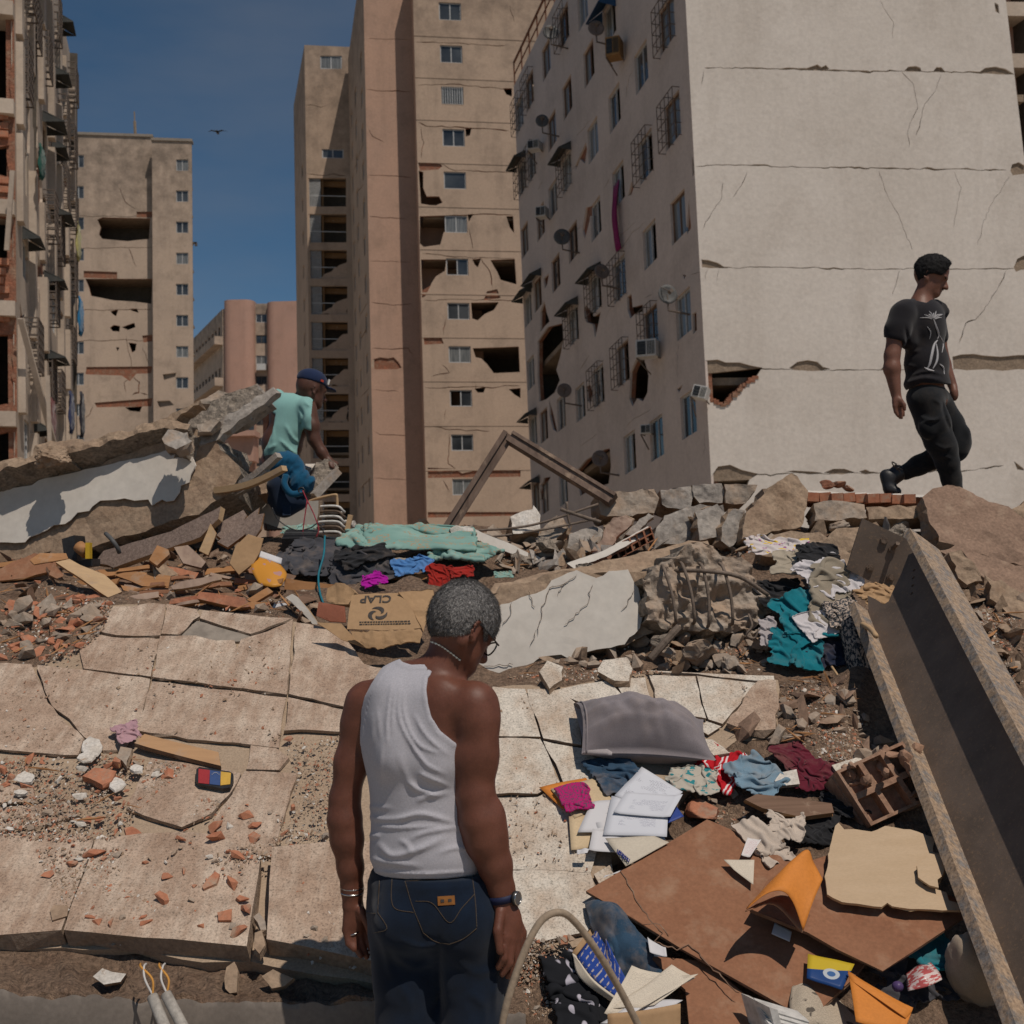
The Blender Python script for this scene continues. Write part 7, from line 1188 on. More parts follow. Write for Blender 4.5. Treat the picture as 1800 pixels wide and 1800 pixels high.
for a0 in range(3):                                       # three-armed swirl emblem
	n0 = len(Vv)
	for k in range(13):
		t = k / 12; a = a0 * 2.0944 + 2.3 * t; r1 = .012 + .026 * t ** .6; w_ = .018 * math.sin(math.pi * (t * .92 + .06)) ;
		for s_ in (-.5, .5): Vv.append((ue + (r1 + s_ * w_) * math.cos(a) * 1.2, ve + (r1 + s_ * w_) * math.sin(a)))
	Fv += [(n0 + 2 * k, n0 + 2 * k + 1, n0 + 2 * k + 3, n0 + 2 * k + 2) for k in range(12)]
mk('emblem', fb.P(np.array(Vv), -.0035), Fv, M_['ink'], cx_)
mb = MB(); rs = np.random.RandomState(2)
for r_ in range(2):
	x = 632
	while x < 722: l = rs.uniform(2, 6); p = Vector(fb.pos(*fb.uv(x + l / 2, 1094 + r_ * 4 - .02 * (x - 632)), -.003)); mb.box(p, Vector(fb.U) * l * .0014, Vector(fb.W) * .0028, Vector(fb.n) * .0005); x += l + 1.3
mb.build('small_print', M_['ink'], cx_)
# clothes heap by the steel beam
cl('printed_cloth', 1370, 978, 120, 40, 'printed_cloth', 'white cloth with yellow and purple print on top of the clothes heap', 'cloth', 71, .66, -6, slope=22, Y=6.05, n=40, lift=.04)
cl('beige_shirt', 1400, 1012, 90, 48, 'beige_cloth', 'beige shirt under the printed cloth', 'shirt', 72, .66, -8, slope=36, Y=5.85, n=36, lift=.06)
cl('black_garment', 1430, 1002, 60, 36, 'black_cloth', 'black garment at the top of the clothes heap', 'garment', 73, .62, 0, slope=40, Y=5.85, lift=.10)
cl('black_shoe_cloth', 1375, 1068, 76, 60, 'black_cloth', 'black garment at the left side of the clothes heap', 'garment', 74, .6, 10, slope=44, Y=5.75, lift=.06)
cl('white_lined_jacket', 1450, 1040, 90, 70, 'white_cloth', 'white lined jacket in the middle of the clothes heap', 'jacket', 75, .6, 30, slope=46, Y=5.75, n=40, lift=.11)
cl('khaki_jacket', 1446, 1076, 60, 120, 'khaki_cloth', 'khaki jacket sleeve hanging down the clothes heap', 'jacket', 76, .64, -10, slope=50, Y=5.68, n=40, lift=.12)
cl('white_hem', 1432, 1126, 66, 44, 'white_cloth', 'white hem at the lower end of the khaki jacket', 'cloth', 77, .68, 16, slope=52, Y=5.55, lift=.12)
cl('teal_hoodie', 1405, 1108, 92, 90, 'teal_cloth', 'teal garment with orange patches on the clothes heap', 'garment', 78, .62, 24, slope=48, Y=5.58, n=40, lift=.08)
cl('teal_hoodie', 1395, 1156, 90, 60, 'teal_cloth', 'lower teal garment at the foot of the clothes heap', 'garment', 79, .62, -10, slope=48, Y=5.45, n=36, lift=.06)
cl('navy_jacket', 1455, 1160, 90, 60, 'navy_cloth', 'navy jacket at the foot of the clothes heap', 'jacket', 80, .62, 0, slope=48, Y=5.45, n=36, lift=.05)
cl('plastic_scrap', 1346, 1120, 30, 50, 'pillow_lining', 'greyish plastic scrap left of the teal garment', 'plastic', 81, .66, 0, slope=56, Y=5.55, lift=.05)
loft('camouflage_trousers', [[(1466, 1080, 5.5), (1492, 1076, 5.42), (1512, 1092, 5.42), (1526, 1100, 5.5)], [(1478, 1118, 5.42), (1498, 1110, 5.34), (1516, 1116, 5.34), (1530, 1130, 5.42)], [(1490, 1170, 5.34), (1506, 1166, 5.26), (1522, 1170, 5.26), (1534, 1182, 5.34)], [(1506, 1214, 5.26), (1518, 1210, 5.2), (1530, 1212, 5.2), (1542, 1220, 5.26)], [(1516, 1250, 5.2), (1526, 1252, 5.15), (1538, 1246, 5.15), (1550, 1240, 5.2)]], M_['camo_cloth'], .02, 6, 'camouflage trouser leg hanging from the clothes heap beside the steel beam', 'trousers', nz=.016)
cl('camouflage_cloth', 1480, 1092, 60, 50, 'camo_cloth', 'crumpled camouflage cloth at the top of the trouser leg', 'trousers', 82, .62, 0, slope=46, Y=5.5, lift=.05)
cl('brown_paper', 1540, 1062, 70, 50, 'cardboard', 'crumpled brown paper in the shade under the bolted plate', 'paper', 83, .6, 20, slope=40, Y=5.6, lift=.06)
cl('dark_red_cloth', 1490, 1180, 60, 70, 'maroon_cloth', 'dark red cloth in the shade behind the camouflage leg', 'cloth', 84, .66, 0, slope=56, Y=5.5, lift=.0)
for i, (a, b_) in enumerate([((1462, 1172), (1556, 1330)), ((1470, 1196), (1548, 1312)), ((1506, 1092), (1540, 1118))]):
	mb = MB(); mb.tube(curve([at(*a, 5.3), at((a[0] + b_[0]) / 2 + 6, (a[1] + b_[1]) / 2, 5.05), at(*b_, 4.85)], 5), .006 if i < 2 else .012, 6); mb.build('thin_stick', M_['wood_pale'], None, True, label=['long thin stick leaning beside the steel beam', 'shorter thin stick next to the long one beside the steel beam', 'thick short stick under the bolted plate'][i], cat='stick')
# ------------------------------------------------------------------ people
from mathutils.bvhtree import BVHTree
class SDF:
	"""blobs blended into one continuous surface, meshed with surface nets"""
	def __init__(s, lo, hi, h):
		s.lo = np.array(lo, float); s.h = h; s.n = np.ceil((np.array(hi, float) - s.lo) / h).astype(int) + 1; s.f = np.full(s.n, .25, np.float32)
	def box(s, lo, hi):
		a = np.clip(np.floor((lo - s.lo) / s.h).astype(int), 0, s.n - 1); b = np.clip(np.ceil((hi - s.lo) / s.h).astype(int) + 1, 1, s.n); sl = tuple(slice(i, j) for i, j in zip(a, b))
		g = [(s.lo[k] + s.h * np.arange(a[k], b[k])).astype(np.float32) for k in range(3)]; return sl, g
	def put(s, sl, d, k, sub=False):
		f = s.f[sl]
		if sub: f2, d = -f, d; r = -(s.smin(f2, d, k)); s.f[sl] = r
		else: s.f[sl] = s.smin(f, d, k)
	@staticmethod
	def smin(a, b, k):
		if k <= 0: return np.minimum(a, b)
		h = np.clip(.5 + .5 * (b - a) / k, 0, 1); return b * (1 - h) + a * h - k * h * (1 - h)
	def cone(s, a, b, ra, rb, k=.02, sub=False):
		a, b = np.array(a, float), np.array(b, float); m = max(ra, rb) + k + 2 * s.h; sl, g = s.box(np.minimum(a, b) - m, np.maximum(a, b) + m); ba = b - a; l2 = ba @ ba + 1e-12
		X, Y, Z = g[0][:, None, None] - a[0], g[1][None, :, None] - a[1], g[2][None, None, :] - a[2]; t = np.clip((X * ba[0] + Y * ba[1] + Z * ba[2]) / l2, 0, 1)
		d = np.sqrt((X - t * ba[0]) ** 2 + (Y - t * ba[1]) ** 2 + (Z - t * ba[2]) ** 2) - (ra + (rb - ra) * t); s.put(sl, d.astype(np.float32), k, sub); return s
	def chain(s, pts, rs_, k=.02):
		for i in range(len(pts) - 1): s.cone(pts[i], pts[i + 1], rs_[i], rs_[i + 1], k)
		return s
	def ell(s, c, r, R=None, k=.03, sub=False):
		c, r = np.array(c, float), np.array(r, float); m = r.max() + k + 2 * s.h; sl, g = s.box(c - m, c + m); X, Y, Z = g[0][:, None, None] - c[0], g[1][None, :, None] - c[1], g[2][None, None, :] - c[2]
		R = np.eye(3) if R is None else np.array(R); q = [(X * R[0][i] + Y * R[1][i] + Z * R[2][i]) for i in range(3)]
		k0 = np.sqrt(sum((q[i] / r[i]) ** 2 for i in range(3))); k1 = np.sqrt(sum((q[i] / r[i] ** 2) ** 2 for i in range(3))) + 1e-9; s.put(sl, (k0 * (k0 - 1) / k1).astype(np.float32), k, sub); return s
	def copy(s): o = SDF.__new__(SDF); o.lo, o.h, o.n, o.f = s.lo, s.h, s.n, s.f.copy(); return o
	def pix(s):
		g = [s.lo[k] + s.h * np.arange(s.n[k]) for k in range(3)]; P = np.stack(np.meshgrid(*g, indexing='ij'), -1); return proj(P)
	def mesh(s):
		f = s.f; n = np.array(f.shape); ins = f < 0; cnt = np.zeros(n - 1, np.int8); acc = np.zeros((*(n - 1), 3), np.float32); ec = np.zeros(n - 1, np.float32)
		cs = [(i, j, k) for i in (0, 1) for j in (0, 1) for k in (0, 1)]; C = {c: tuple(slice(c[d], n[d] - 1 + c[d]) for d in range(3)) for c in cs}
		for c in cs: cnt += ins[C[c]]
		act = (cnt > 0) & (cnt < 8); I = np.argwhere(act); val = {c: f[I[:, 0] + c[0], I[:, 1] + c[1], I[:, 2] + c[2]] for c in cs}; pa = np.zeros((len(I), 3)); pc = np.zeros(len(I))
		for c in cs:
			for d in range(3):
				if c[d] == 0:
					e = list(c); e[d] = 1; e = tuple(e); a, b = val[c], val[e]; x = (a < 0) != (b < 0); t = np.where(x, a / np.where(a == b, 1, a - b), 0); p = np.tile(np.array(c, float), (len(I), 1)); p[:, d] += t; pa += p * x[:, None]; pc += x
		V = (I + pa / pc[:, None]) * s.h + s.lo; idm = np.full(n - 1, -1, np.int64); idm[act] = np.arange(len(I)); Fs = []
		for d in range(3):
			a = [slice(None)] * 3; b = [slice(None)] * 3; a[d] = slice(0, -1); b[d] = slice(1, None); x = ins[tuple(a)] != ins[tuple(b)]; E = np.argwhere(x); o1, o2 = [k for k in range(3) if k != d]; ok = (E[:, o1] > 0) & (E[:, o2] > 0) & (E[:, o1] < n[o1] - 1) & (E[:, o2] < n[o2] - 1); E = E[ok]
			q = []
			for da, db in ((0, 0), (1, 0), (1, 1), (0, 1)): G_ = E.copy(); G_[:, o1] -= da; G_[:, o2] -= db; q.append(idm[G_[:, 0], G_[:, 1], G_[:, 2]])
			Q = np.stack(q, -1); fl = ins[E[:, 0], E[:, 1], E[:, 2]]; fl = ~fl if d == 1 else fl; Q[~fl] = Q[~fl][:, ::-1]; Fs.append(Q)
		Fq = np.vstack(Fs); return V, Fq[(Fq >= 0).all(1)]
def polymap(poly, x0, y0, w_, h_):
	"""signed distance (px, inside negative) to a photo-pixel outline, on a pixel lattice"""
	X, Y = np.meshgrid(np.arange(x0, x0 + w_), np.arange(y0, y0 + h_), indexing='ij'); P = np.stack([X.ravel(), Y.ravel()], -1).astype(float); D = np.full(len(P), 1e9)
	for i in range(len(poly)):
		a, b = np.array(poly[i], float), np.array(poly[(i + 1) % len(poly)], float); t = np.clip(((P - a) @ (b - a)) / ((b - a) @ (b - a) + 1e-9), 0, 1); D = np.minimum(D, np.hypot(*(P - a - t[:, None] * (b - a)).T))
	D[inpoly(P, poly)] *= -1; return D.reshape(w_, h_)
def foldmap(folds, x0, y0, w_, h_):
	X, Y = np.meshgrid(np.arange(x0, x0 + w_), np.arange(y0, y0 + h_), indexing='ij'); P = np.stack([X, Y], -1).astype(float); H = np.zeros((w_, h_))
	for pts, amp, wd in folds:
		c = [Vector((p[0], p[1], 0)) for p in pts]; c = curve(c, 6) if len(c) > 2 else c; D = np.full((w_, h_), 1e9); T = np.zeros((w_, h_)); n = len(c) - 1
		for i in range(n):
			a, b = np.array(c[i][:2]), np.array(c[i + 1][:2]); t = np.clip(((P - a) @ (b - a)) / ((b - a) @ (b - a) + 1e-9), 0, 1); d = np.hypot(P[..., 0] - a[0] - t * (b - a)[0], P[..., 1] - a[1] - t * (b - a)[1]); m = d < D; D = np.where(m, d, D); T = np.where(m, (i + t) / n, T)
		H += amp * np.exp(-(D / wd) ** 2) * np.clip(4 * T * (1 - T) + .15, 0, 1)
	return H
def samp(mp, px, py, x0, y0): return mp[np.clip((px - x0).astype(int), 0, mp.shape[0] - 1), np.clip((py - y0).astype(int), 0, mp.shape[1] - 1)]
def bvh(V, Fq): return BVHTree.FromPolygons([tuple(v) for v in V], Fq.tolist())
def cast(t, px, py, off=.0):
	d = ray(px, py).normalized(); h = t.ray_cast(Vector((0, 0, EYE)), d); return (h[0] - d * off) if h[0] else None
def skinmat(name, a, b_, rough=.5):
	n = NB(name); v = n.vec(); c = n.mix(n.gate(n.noise(v, 14, 6, .6), .35, .65), a, b_); c = n.mix(1.0, c, n.ramp(n.noise(v, 220, 3), [(.3, G(.88)), (.7, G(1.05))]), 'MULTIPLY'); m = n.done(c, rough, n.noise(v, 75, 6, .7), .28, .003, spec=.32); n.b.inputs['Subsurface Weight'].default_value = .08; n.b.inputs['Subsurface Radius'].default_value = (.02, .008, .004); return m
skinmat('skin_brown', (.112, .041, .025, 1), (.155, .058, .036, 1), .50); skinmat('skin_tan', (.15, .065, .042, 1), (.19, .085, .056, 1)); skinmat('skin_dark', (.085, .036, .023, 1), (.11, .05, .033, 1))
cloth_mat('tank_white', (.42, .41, .445), .03); cloth_mat('jeans_blue', (.005, .011, .024), .35); cloth_mat('stitch', (.07, .048, .03), .1); cloth_mat('tee_black', (.013, .012, .015), .15, .03); cloth_mat('trouser_black', (.009, .010, .012), .2, .03); cloth_mat('tee_mint', (.235, .44, .41), .05); cloth_mat('pack_blue', (.008, .075, .15), .15); cloth_mat('pack_navy', (.012, .022, .045), .15); cloth_mat('cap_navy', (.012, .022, .06), .15)
def hand(S, s, wrist, palm, knuckles, mids, tips, thumb, rw, rp, rf):
	"""palm and five separate jointed fingers"""
	for kx in knuckles: S.cone(wrist, kx, rw, rp, .008)
	for a, b, c in zip(knuckles, mids, tips): m2 = (np.array(b) + np.array(c)) / 2; S.cone(a, b, rp * .92, rf, .004); S.cone(b, c, rf, rf * .82, .003)
	S.chain(thumb, [rf * 1.35, rf * 1.2, rf * .95], .005)
# ---------------- man in the white tank top
Y0 = 3.3; s0 = Y0 / FPX; J = lambda x, y, d=0: np.array(at(x, y, Y0 + d))
man = thing('person', (J(760, 1600)[0], Y0, 0), 'man in a white tank top and dark blue jeans, seen from behind, looking down', 'person')
LO = [J(556, 1500)[0], Y0 - .30, .0]; HI = [J(950, 1500)[0], Y0 + .34, 1.78]
Rz = np.array(Matrix.Rotation(rad(-18), 3, 'Z'))
def torso(S, g=0.0):
	S.ell(J(733, 1300, .01), (.168 + g, .118 + g, .19 + g), Rz, .05); S.ell(J(730, 1232, .02), (.135 + g, .095 + g, .12 + g), Rz, .05); S.ell(J(746, 1420, .02), (.160 + g, .122 + g, .20 + g), Rz, .06); S.ell(J(752, 1500, .02), (.168 + g, .128 + g, .12 + g), Rz, .05)
	S.cone(J(690, 1222, -.02), J(700, 1330, -.055), .045 + g, .05 + g, .05); S.cone(J(775, 1235, -.06), J(765, 1340, -.075), .05 + g, .05 + g, .05)
	S.cone(J(650, 1222, .075), J(740, 1190, .02), .042 + g, .04 + g, .05); S.cone(J(822, 1234, -.06), J(768, 1188, .0), .042 + g, .040 + g, .05); return S
fd = Vector((math.sin(rad(50)) * math.cos(rad(34)), math.cos(rad(50)) * math.cos(rad(34)), -math.sin(rad(34)))); hu = Vector((math.sin(rad(50)) * math.sin(rad(34)), math.cos(rad(50)) * math.sin(rad(34)), math.cos(rad(34)))); sd = fd.cross(hu)
HC = Vector(J(819, 1085, .02)); HR = np.array([fd, sd, hu]).T; H_ = lambda a, b, c: np.array(HC + fd * a + sd * b + hu * c)
def head(S, g=0.0, hc=HC, R=HR, Hf=H_, m=1.0, ears=True):
	S.ell(Hf(-.004, 0, .004), (.103 * m + g, .082 * m + g, .094 * m + g), R, .02); S.ell(Hf(-.03, 0, -.03), (.066 * m + g, .068 * m + g, .07 * m + g), R, .03)
	if g: return S
	S.ell(Hf(.040 * m, 0, -.078 * m), (.060 * m, .060 * m, .070 * m), R, .03); S.ell(Hf(.078 * m, 0, -.122 * m), (.024 * m, .028 * m, .022 * m), R, .025); S.cone(Hf(-.01, .052 * m, -.085 * m), Hf(.07 * m, .022 * m, -.128 * m), .022 * m, .016 * m, .025); S.cone(Hf(-.01, -.052 * m, -.085 * m), Hf(.07 * m, -.022 * m, -.128 * m), .022 * m, .016 * m, .025)
	S.ell(Hf(.088 * m, 0, -.016 * m), (.018 * m, .056 * m, .014 * m), R, .014); S.cone(Hf(.097 * m, 0, -.035 * m), Hf(.120 * m, 0, -.070 * m), .010 * m, .014 * m, .010); S.ell(Hf(.110 * m, .012 * m, -.073 * m), (.012 * m, .009 * m, .008 * m), R, .006); S.ell(Hf(.110 * m, -.012 * m, -.073 * m), (.012 * m, .009 * m, .008 * m), R, .006)
	S.ell(Hf(.096 * m, 0, -.094 * m), (.010 * m, .024 * m, .006 * m), R, .006); S.ell(Hf(.093 * m, 0, -.105 * m), (.010 * m, .021 * m, .007 * m), R, .006)
	for q in (-1, 1): S.ell(Hf(.092 * m, q * .034 * m, -.036 * m), (.014 * m, .018 * m, .010 * m), R, .012, True); S.ell(Hf(.080 * m, q * .034 * m, -.036 * m), (.014 * m, .014 * m, .012 * m), R, .006)
	if ears:
		for q in (-1, 1):
			for t in np.linspace(-.3, 1.15, 9): a = t * math.pi; S.ell(Hf((-.004 - .017 * math.sin(a)) * m, q * (.083 + .008 * math.sin(a)) * m, (-.045 + .028 * math.cos(a)) * m), (.0065 * m, .005 * m, .0065 * m), R, .006)
			S.ell(Hf(.000, q * .079 * m, -.048 * m), (.014 * m, .006 * m, .026 * m), R, .008); S.ell(Hf(.002, q * .082 * m, -.075 * m), (.008 * m, .006 * m, .010 * m), R, .006)
	return S
B = SDF(LO, HI, .0055); torso(B, -.007); head(B)
B.cone(J(766, 1195, .0), J(803, 1122, .02), .062, .058, .03); B.cone(J(778, 1190, .05), J(815, 1135, .06), .05, .05, .03); B.cone(J(800, 1200, -.01), J(822, 1125, .0), .026, .024, .02)
for pts, rr, kk in [([J(833, 1238, -.07), J(839, 1262, -.075), J(838, 1330, -.08), J(837, 1400, -.085)], [37.5, 36.5, 33.5, 30], .025), ([J(837, 1400, -.085), J(846, 1440, -.085), J(855, 1475, -.08), J(870, 1520, -.075), J(881, 1562, -.07), J(885, 1588, -.07)], [31, 35.5, 35, 28, 21.5, 20.5], .02), ([J(646, 1236, .085), J(634, 1270, .085), J(618, 1340, .08), J(606, 1405, .075)], [36, 33, 29, 26], .025), ([J(606, 1405, .075), J(606, 1440, .07), J(610, 1475, .07), J(616, 1525, .075), J(619, 1562, .08), J(620, 1590, .08)], [26, 29, 28, 22, 18, 17.5], .02)]: B.chain(pts, [q * s0 for q in rr], kk)
B.ell(J(852, 1310, -.095), (.03, .04, .09), None, .03); B.ell(J(826, 1340, -.06), (.04, .05, .08), None, .03); B.ell(J(834, 1236, -.065), (.060, .058, .052), None, .03); B.ell(J(644, 1236, .085), (.056, .056, .052), None, .03); B.ell(J(870, 1450, -.095), (.03, .03, .07), None, .02); B.ell(J(778, 1240, -.075), (.055, .03, .07), Rz, .03); B.ell(J(690, 1240, -.01), (.05, .03, .06), Rz, .03)
hand(B, s0, J(885, 1588, -.07), None, [J(916, 1640, -.055), J(908, 1648, -.075), J(898, 1650, -.09), J(889, 1646, -.10)], [J(918, 1682, -.06), J(908, 1694, -.085), J(896, 1692, -.105), J(886, 1684, -.115)], [J(900, 1706, -.055), J(893, 1716, -.08), J(883, 1712, -.10), J(876, 1700, -.11)], [J(880, 1602, -.10), J(875, 1636, -.125), J(879, 1672, -.13)], .030, .0165, .0112)
B.ell(J(898, 1618, -.08), (.030, .022, .045), None, .015)
hand(B, s0, J(620, 1590, .08), None, [J(610, 1634, .07), J(620, 1638, .075), J(631, 1638, .085), J(641, 1632, .095)], [J(613, 1658, .06), J(625, 1664, .065), J(637, 1664, .075), J(648, 1656, .085)], [J(622, 1668, .055), J(634, 1680, .06), J(645, 1682, .07), J(655, 1672, .08)], [J(634, 1600, .055), J(648, 1626, .05), J(653, 1650, .05)], .026, .015, .0102)
B.ell(J(625, 1614, .08), (.026, .020, .040), None, .015)
for sx, x0, x1 in ((0, 714, 722), (1, 818, 832)): B.chain([J(x0, 1630, .0), J(x1, 1790, .0), J(x1, 1900, .0), J(x1, 2010, .0), J(x1, 2035, .08)], [.06, .05, .04, .035, .035], .03)
V, Fq = B.mesh(); ob = mk('body', V, Fq, M_['skin_brown'], man, True); BT = bvh(V, Fq)
# tank top
X0, Y0p, WW_, HH_ = 540, 1100, 400, 480
shirt = [(699, 1151), (680, 1162), (666, 1180), (652, 1202), (640, 1225), (632, 1260), (627, 1302), (600, 1350), (590, 1450), (596, 1538), (650, 1540), (720, 1545), (780, 1544), (840, 1538), (905, 1530), (905, 1330), (830, 1322), (797, 1303), (773, 1284), (758, 1260), (752, 1237), (749, 1213), (752, 1192), (764, 1174), (787, 1163), (818, 1168), (806, 1151), (772, 1158), (746, 1167), (722, 1168), (706, 1163)]
FOLD = [([(689, 1197), (680, 1260), (680, 1310)], .0050, 3.2), ([(701, 1199), (701, 1260), (722, 1307), (750, 1344), (782, 1360)], .0060, 3.6), ([(695, 1204), (690, 1248), (689, 1290)], .0040, 2.8), ([(708, 1213), (711, 1260), (734, 1307), (775, 1326)], .0050, 3.4), ([(727, 1255), (748, 1292), (788, 1328)], .0050, 3.6), ([(735, 1358), (755, 1368), (790, 1382)], .0060, 4), ([(712, 1372), (735, 1388), (772, 1400)], .0055, 4.5), ([(657, 1250), (652, 1310)], .0035, 6), ([(662, 1240), (668, 1300)], .003, 4),
		([(690, 1445), (738, 1431), (800, 1446)], .0070, 5), ([(660, 1452), (700, 1455), (775, 1451)], .0045, 3.5), ([(720, 1476), (748, 1463), (815, 1452)], .0055, 4.5), ([(664, 1482), (689, 1504), (738, 1492), (780, 1472)], .0080, 6), ([(646, 1508), (680, 1516), (740, 1522)], .0055, 5), ([(643, 1436), (680, 1440), (720, 1434)], .0050, 4), ([(730, 1410), (752, 1400), (790, 1394)], .0050, 5), ([(700, 1475), (715, 1485), (722, 1500)], .005, 5), ([(770, 1500), (800, 1490), (830, 1494)], .004, 4), ([(645, 1468), (670, 1470)], .004, 4), ([(676, 1290), (668, 1340), (672, 1390)], .0035, 5), ([(700, 1320), (712, 1360), (740, 1405)], .003, 6), ([(640, 1418), (690, 1420)], .003, 4), ([(650, 1532), (740, 1536), (840, 1530)], .0035, 2.2)]
sm_ = polymap(shirt, X0, Y0p, WW_, HH_); fm_ = foldmap(FOLD, X0, Y0p, WW_, HH_)
T = SDF(LO, HI, .0045); torso(T, .002); T.f = T.f[:, :, :]; PX, PY = T.pix(); dm = samp(sm_, PX, PY, X0, Y0p); fo_ = samp(fm_, PX, PY, X0, Y0p); edge = np.where((dm > -9) & (PY < 1345), .0016, 0) + np.where((PY > 1524) & (dm > -12), .0014, 0)
T.f = T.f - fo_.astype(np.float32) - edge.astype(np.float32) + (.0012 * vnoise(np.stack([PX * .02, PY * .02, 0 * PX], -1), 3, 1, 2)).astype(np.float32); T.f = np.maximum(T.f, (dm * s0).astype(np.float32));
V, Fq = T.mesh(); mk('tank_top', V, Fq, M_['tank_white'], man, True); TT = bvh(V, Fq)
# jeans
LJ = [J(600, 1700)[0], Y0 - .26, .06]; HJ = [J(930, 1700)[0], Y0 + .3, J(760, 1520)[2]]
Tj = SDF(LJ, HJ, .0062); Tj.ell(J(762, 1592, .02), (.198, .138, .15), Rz, .05); Tj.ell(J(762, 1545, .02), (.188, .136, .09), Rz, .04); Tj.ell(J(712, 1618, -.05), (.088, .088, .095), None, .04); Tj.ell(J(812, 1622, -.065), (.098, .09, .10), None, .04)
for x0, x1, x2, d_, r0 in ((715, 720, 724, .03, .112), (815, 830, 832, -.01, .118)): Tj.chain([J(x0, 1640, d_), J(x1, 1720, d_), J(x1, 1790, d_), J(x2, 1900, d_ + .01), J(x2, 2020, d_)], [r0, .099, .092, .072, .078], .03)
PX, PY = Tj.pix(); X0j, Y0j, Wj, Hj = 600, 1500, 340, 560
pk1 = polymap([(712, 1549), (830, 1538), (838, 1632), (790, 1660), (744, 1640)], X0j, Y0j, Wj, Hj); pk2 = polymap([(636, 1543), (667, 1548), (664, 1604), (681, 1634), (657, 1640), (640, 1604)], X0j, Y0j, Wj, Hj)
jf = foldmap([([(700, 1650), (740, 1665), (780, 1655)], .006, 6), ([(690, 1680), (730, 1700), (760, 1690)], .006, 7), ([(800, 1690), (840, 1710), (880, 1700)], .006, 7), ([(700, 1730), (720, 1760), (715, 1800)], .005, 8), ([(820, 1740), (850, 1770), (846, 1820)], .005, 8), ([(672, 1660), (690, 1720)], .005, 6), ([(770, 1640), (772, 1720), (776, 1800)], -.010, 7), ([(865, 1600), (872, 1700), (868, 1790)], .005, 5), ([(640, 1552), (760, 1562), (880, 1550)], .002, 3)], X0j, Y0j, Wj, Hj)
off = samp(jf, PX, PY, X0j, Y0j) + .0022 * (samp(pk1, PX, PY, X0j, Y0j) < 0) + .0022 * (samp(pk2, PX, PY, X0j, Y0j) < 0); Tj.f = Tj.f - off.astype(np.float32) - (.0015 * vnoise(np.stack([PX * .03, PY * .03, 0 * PX], -1), 6, 1, 2)).astype(np.float32)
top = np.array(J(760, 1531))[2]; zz = Tj.lo[2] + Tj.h * np.arange(Tj.n[2]); Tj.f = np.maximum(Tj.f, (zz - top)[None, None, :].astype(np.float32)); V, Fq = Tj.mesh(); jn = mk('jeans', V, Fq, M_['jeans_blue'], man, True); JT = bvh(V, Fq)
def stitch(tree, pts, r, mat, name, par, n=7, off=.001):
	c = curve([Vector((p[0], p[1], 0)) for p in pts], n) if len(pts) > 2 else [Vector((pts[0][0] + (pts[1][0] - pts[0][0]) * k / n, pts[0][1] + (pts[1][1] - pts[0][1]) * k / n, 0)) for k in range(n + 1)]; q = [cast(tree, p.x, p.y, off) for p in c]; q = [p for p in q if p is not None]
	if len(q) > 2: mb = MB(); mb.tube(q, r, 5); return mb.build(name, M_[mat], par, True)
for pts in ([(712, 1549), (770, 1546), (830, 1538)], [(830, 1538), (836, 1590), (838, 1632)], [(838, 1632), (815, 1650), (790, 1660)], [(790, 1660), (765, 1655), (744, 1640)], [(744, 1640), (724, 1590), (712, 1549)], [(730, 1584), (760, 1588), (790, 1622), (812, 1596), (834, 1572)], [(689, 1545), (688, 1580), (696, 1598), (727, 1604)], [(664, 1604), (680, 1632), (657, 1640)], [(645, 1580), (642, 1602), (660, 1606)], [(667, 1548), (664, 1604)]): stitch(JT, pts, .0011, 'stitch', 'stitching', jn)
q = [cast(JT, x, y, .002) for x, y in ((769, 1576), (799, 1574), (800, 1590), (770, 1592))]
if all(q): n_ = (q[1] - q[0]).cross(q[3] - q[0]).normalized(); n_ = n_ if n_.y < 0 else -n_; mb = MB(); mb.hexa([p - n_ * .002 for p in q] + [p + n_ * .0015 for p in q]); flat('patch_leather', (.24, .095, .022), .7); o = mb.build('leather_patch', M_['patch_leather'], jn); mb = MB(); c_ = [q[0].lerp(q[1], t).lerp(q[3].lerp(q[2], t), .5) + n_ * .0025 for t in (.28, .72)]; [mb.box(p, (q[1] - q[0]) * .10, (q[3] - q[0]) * .16, n_ * .001) for p in c_]; mb.build('patch_mark', M_['ink'], jn)
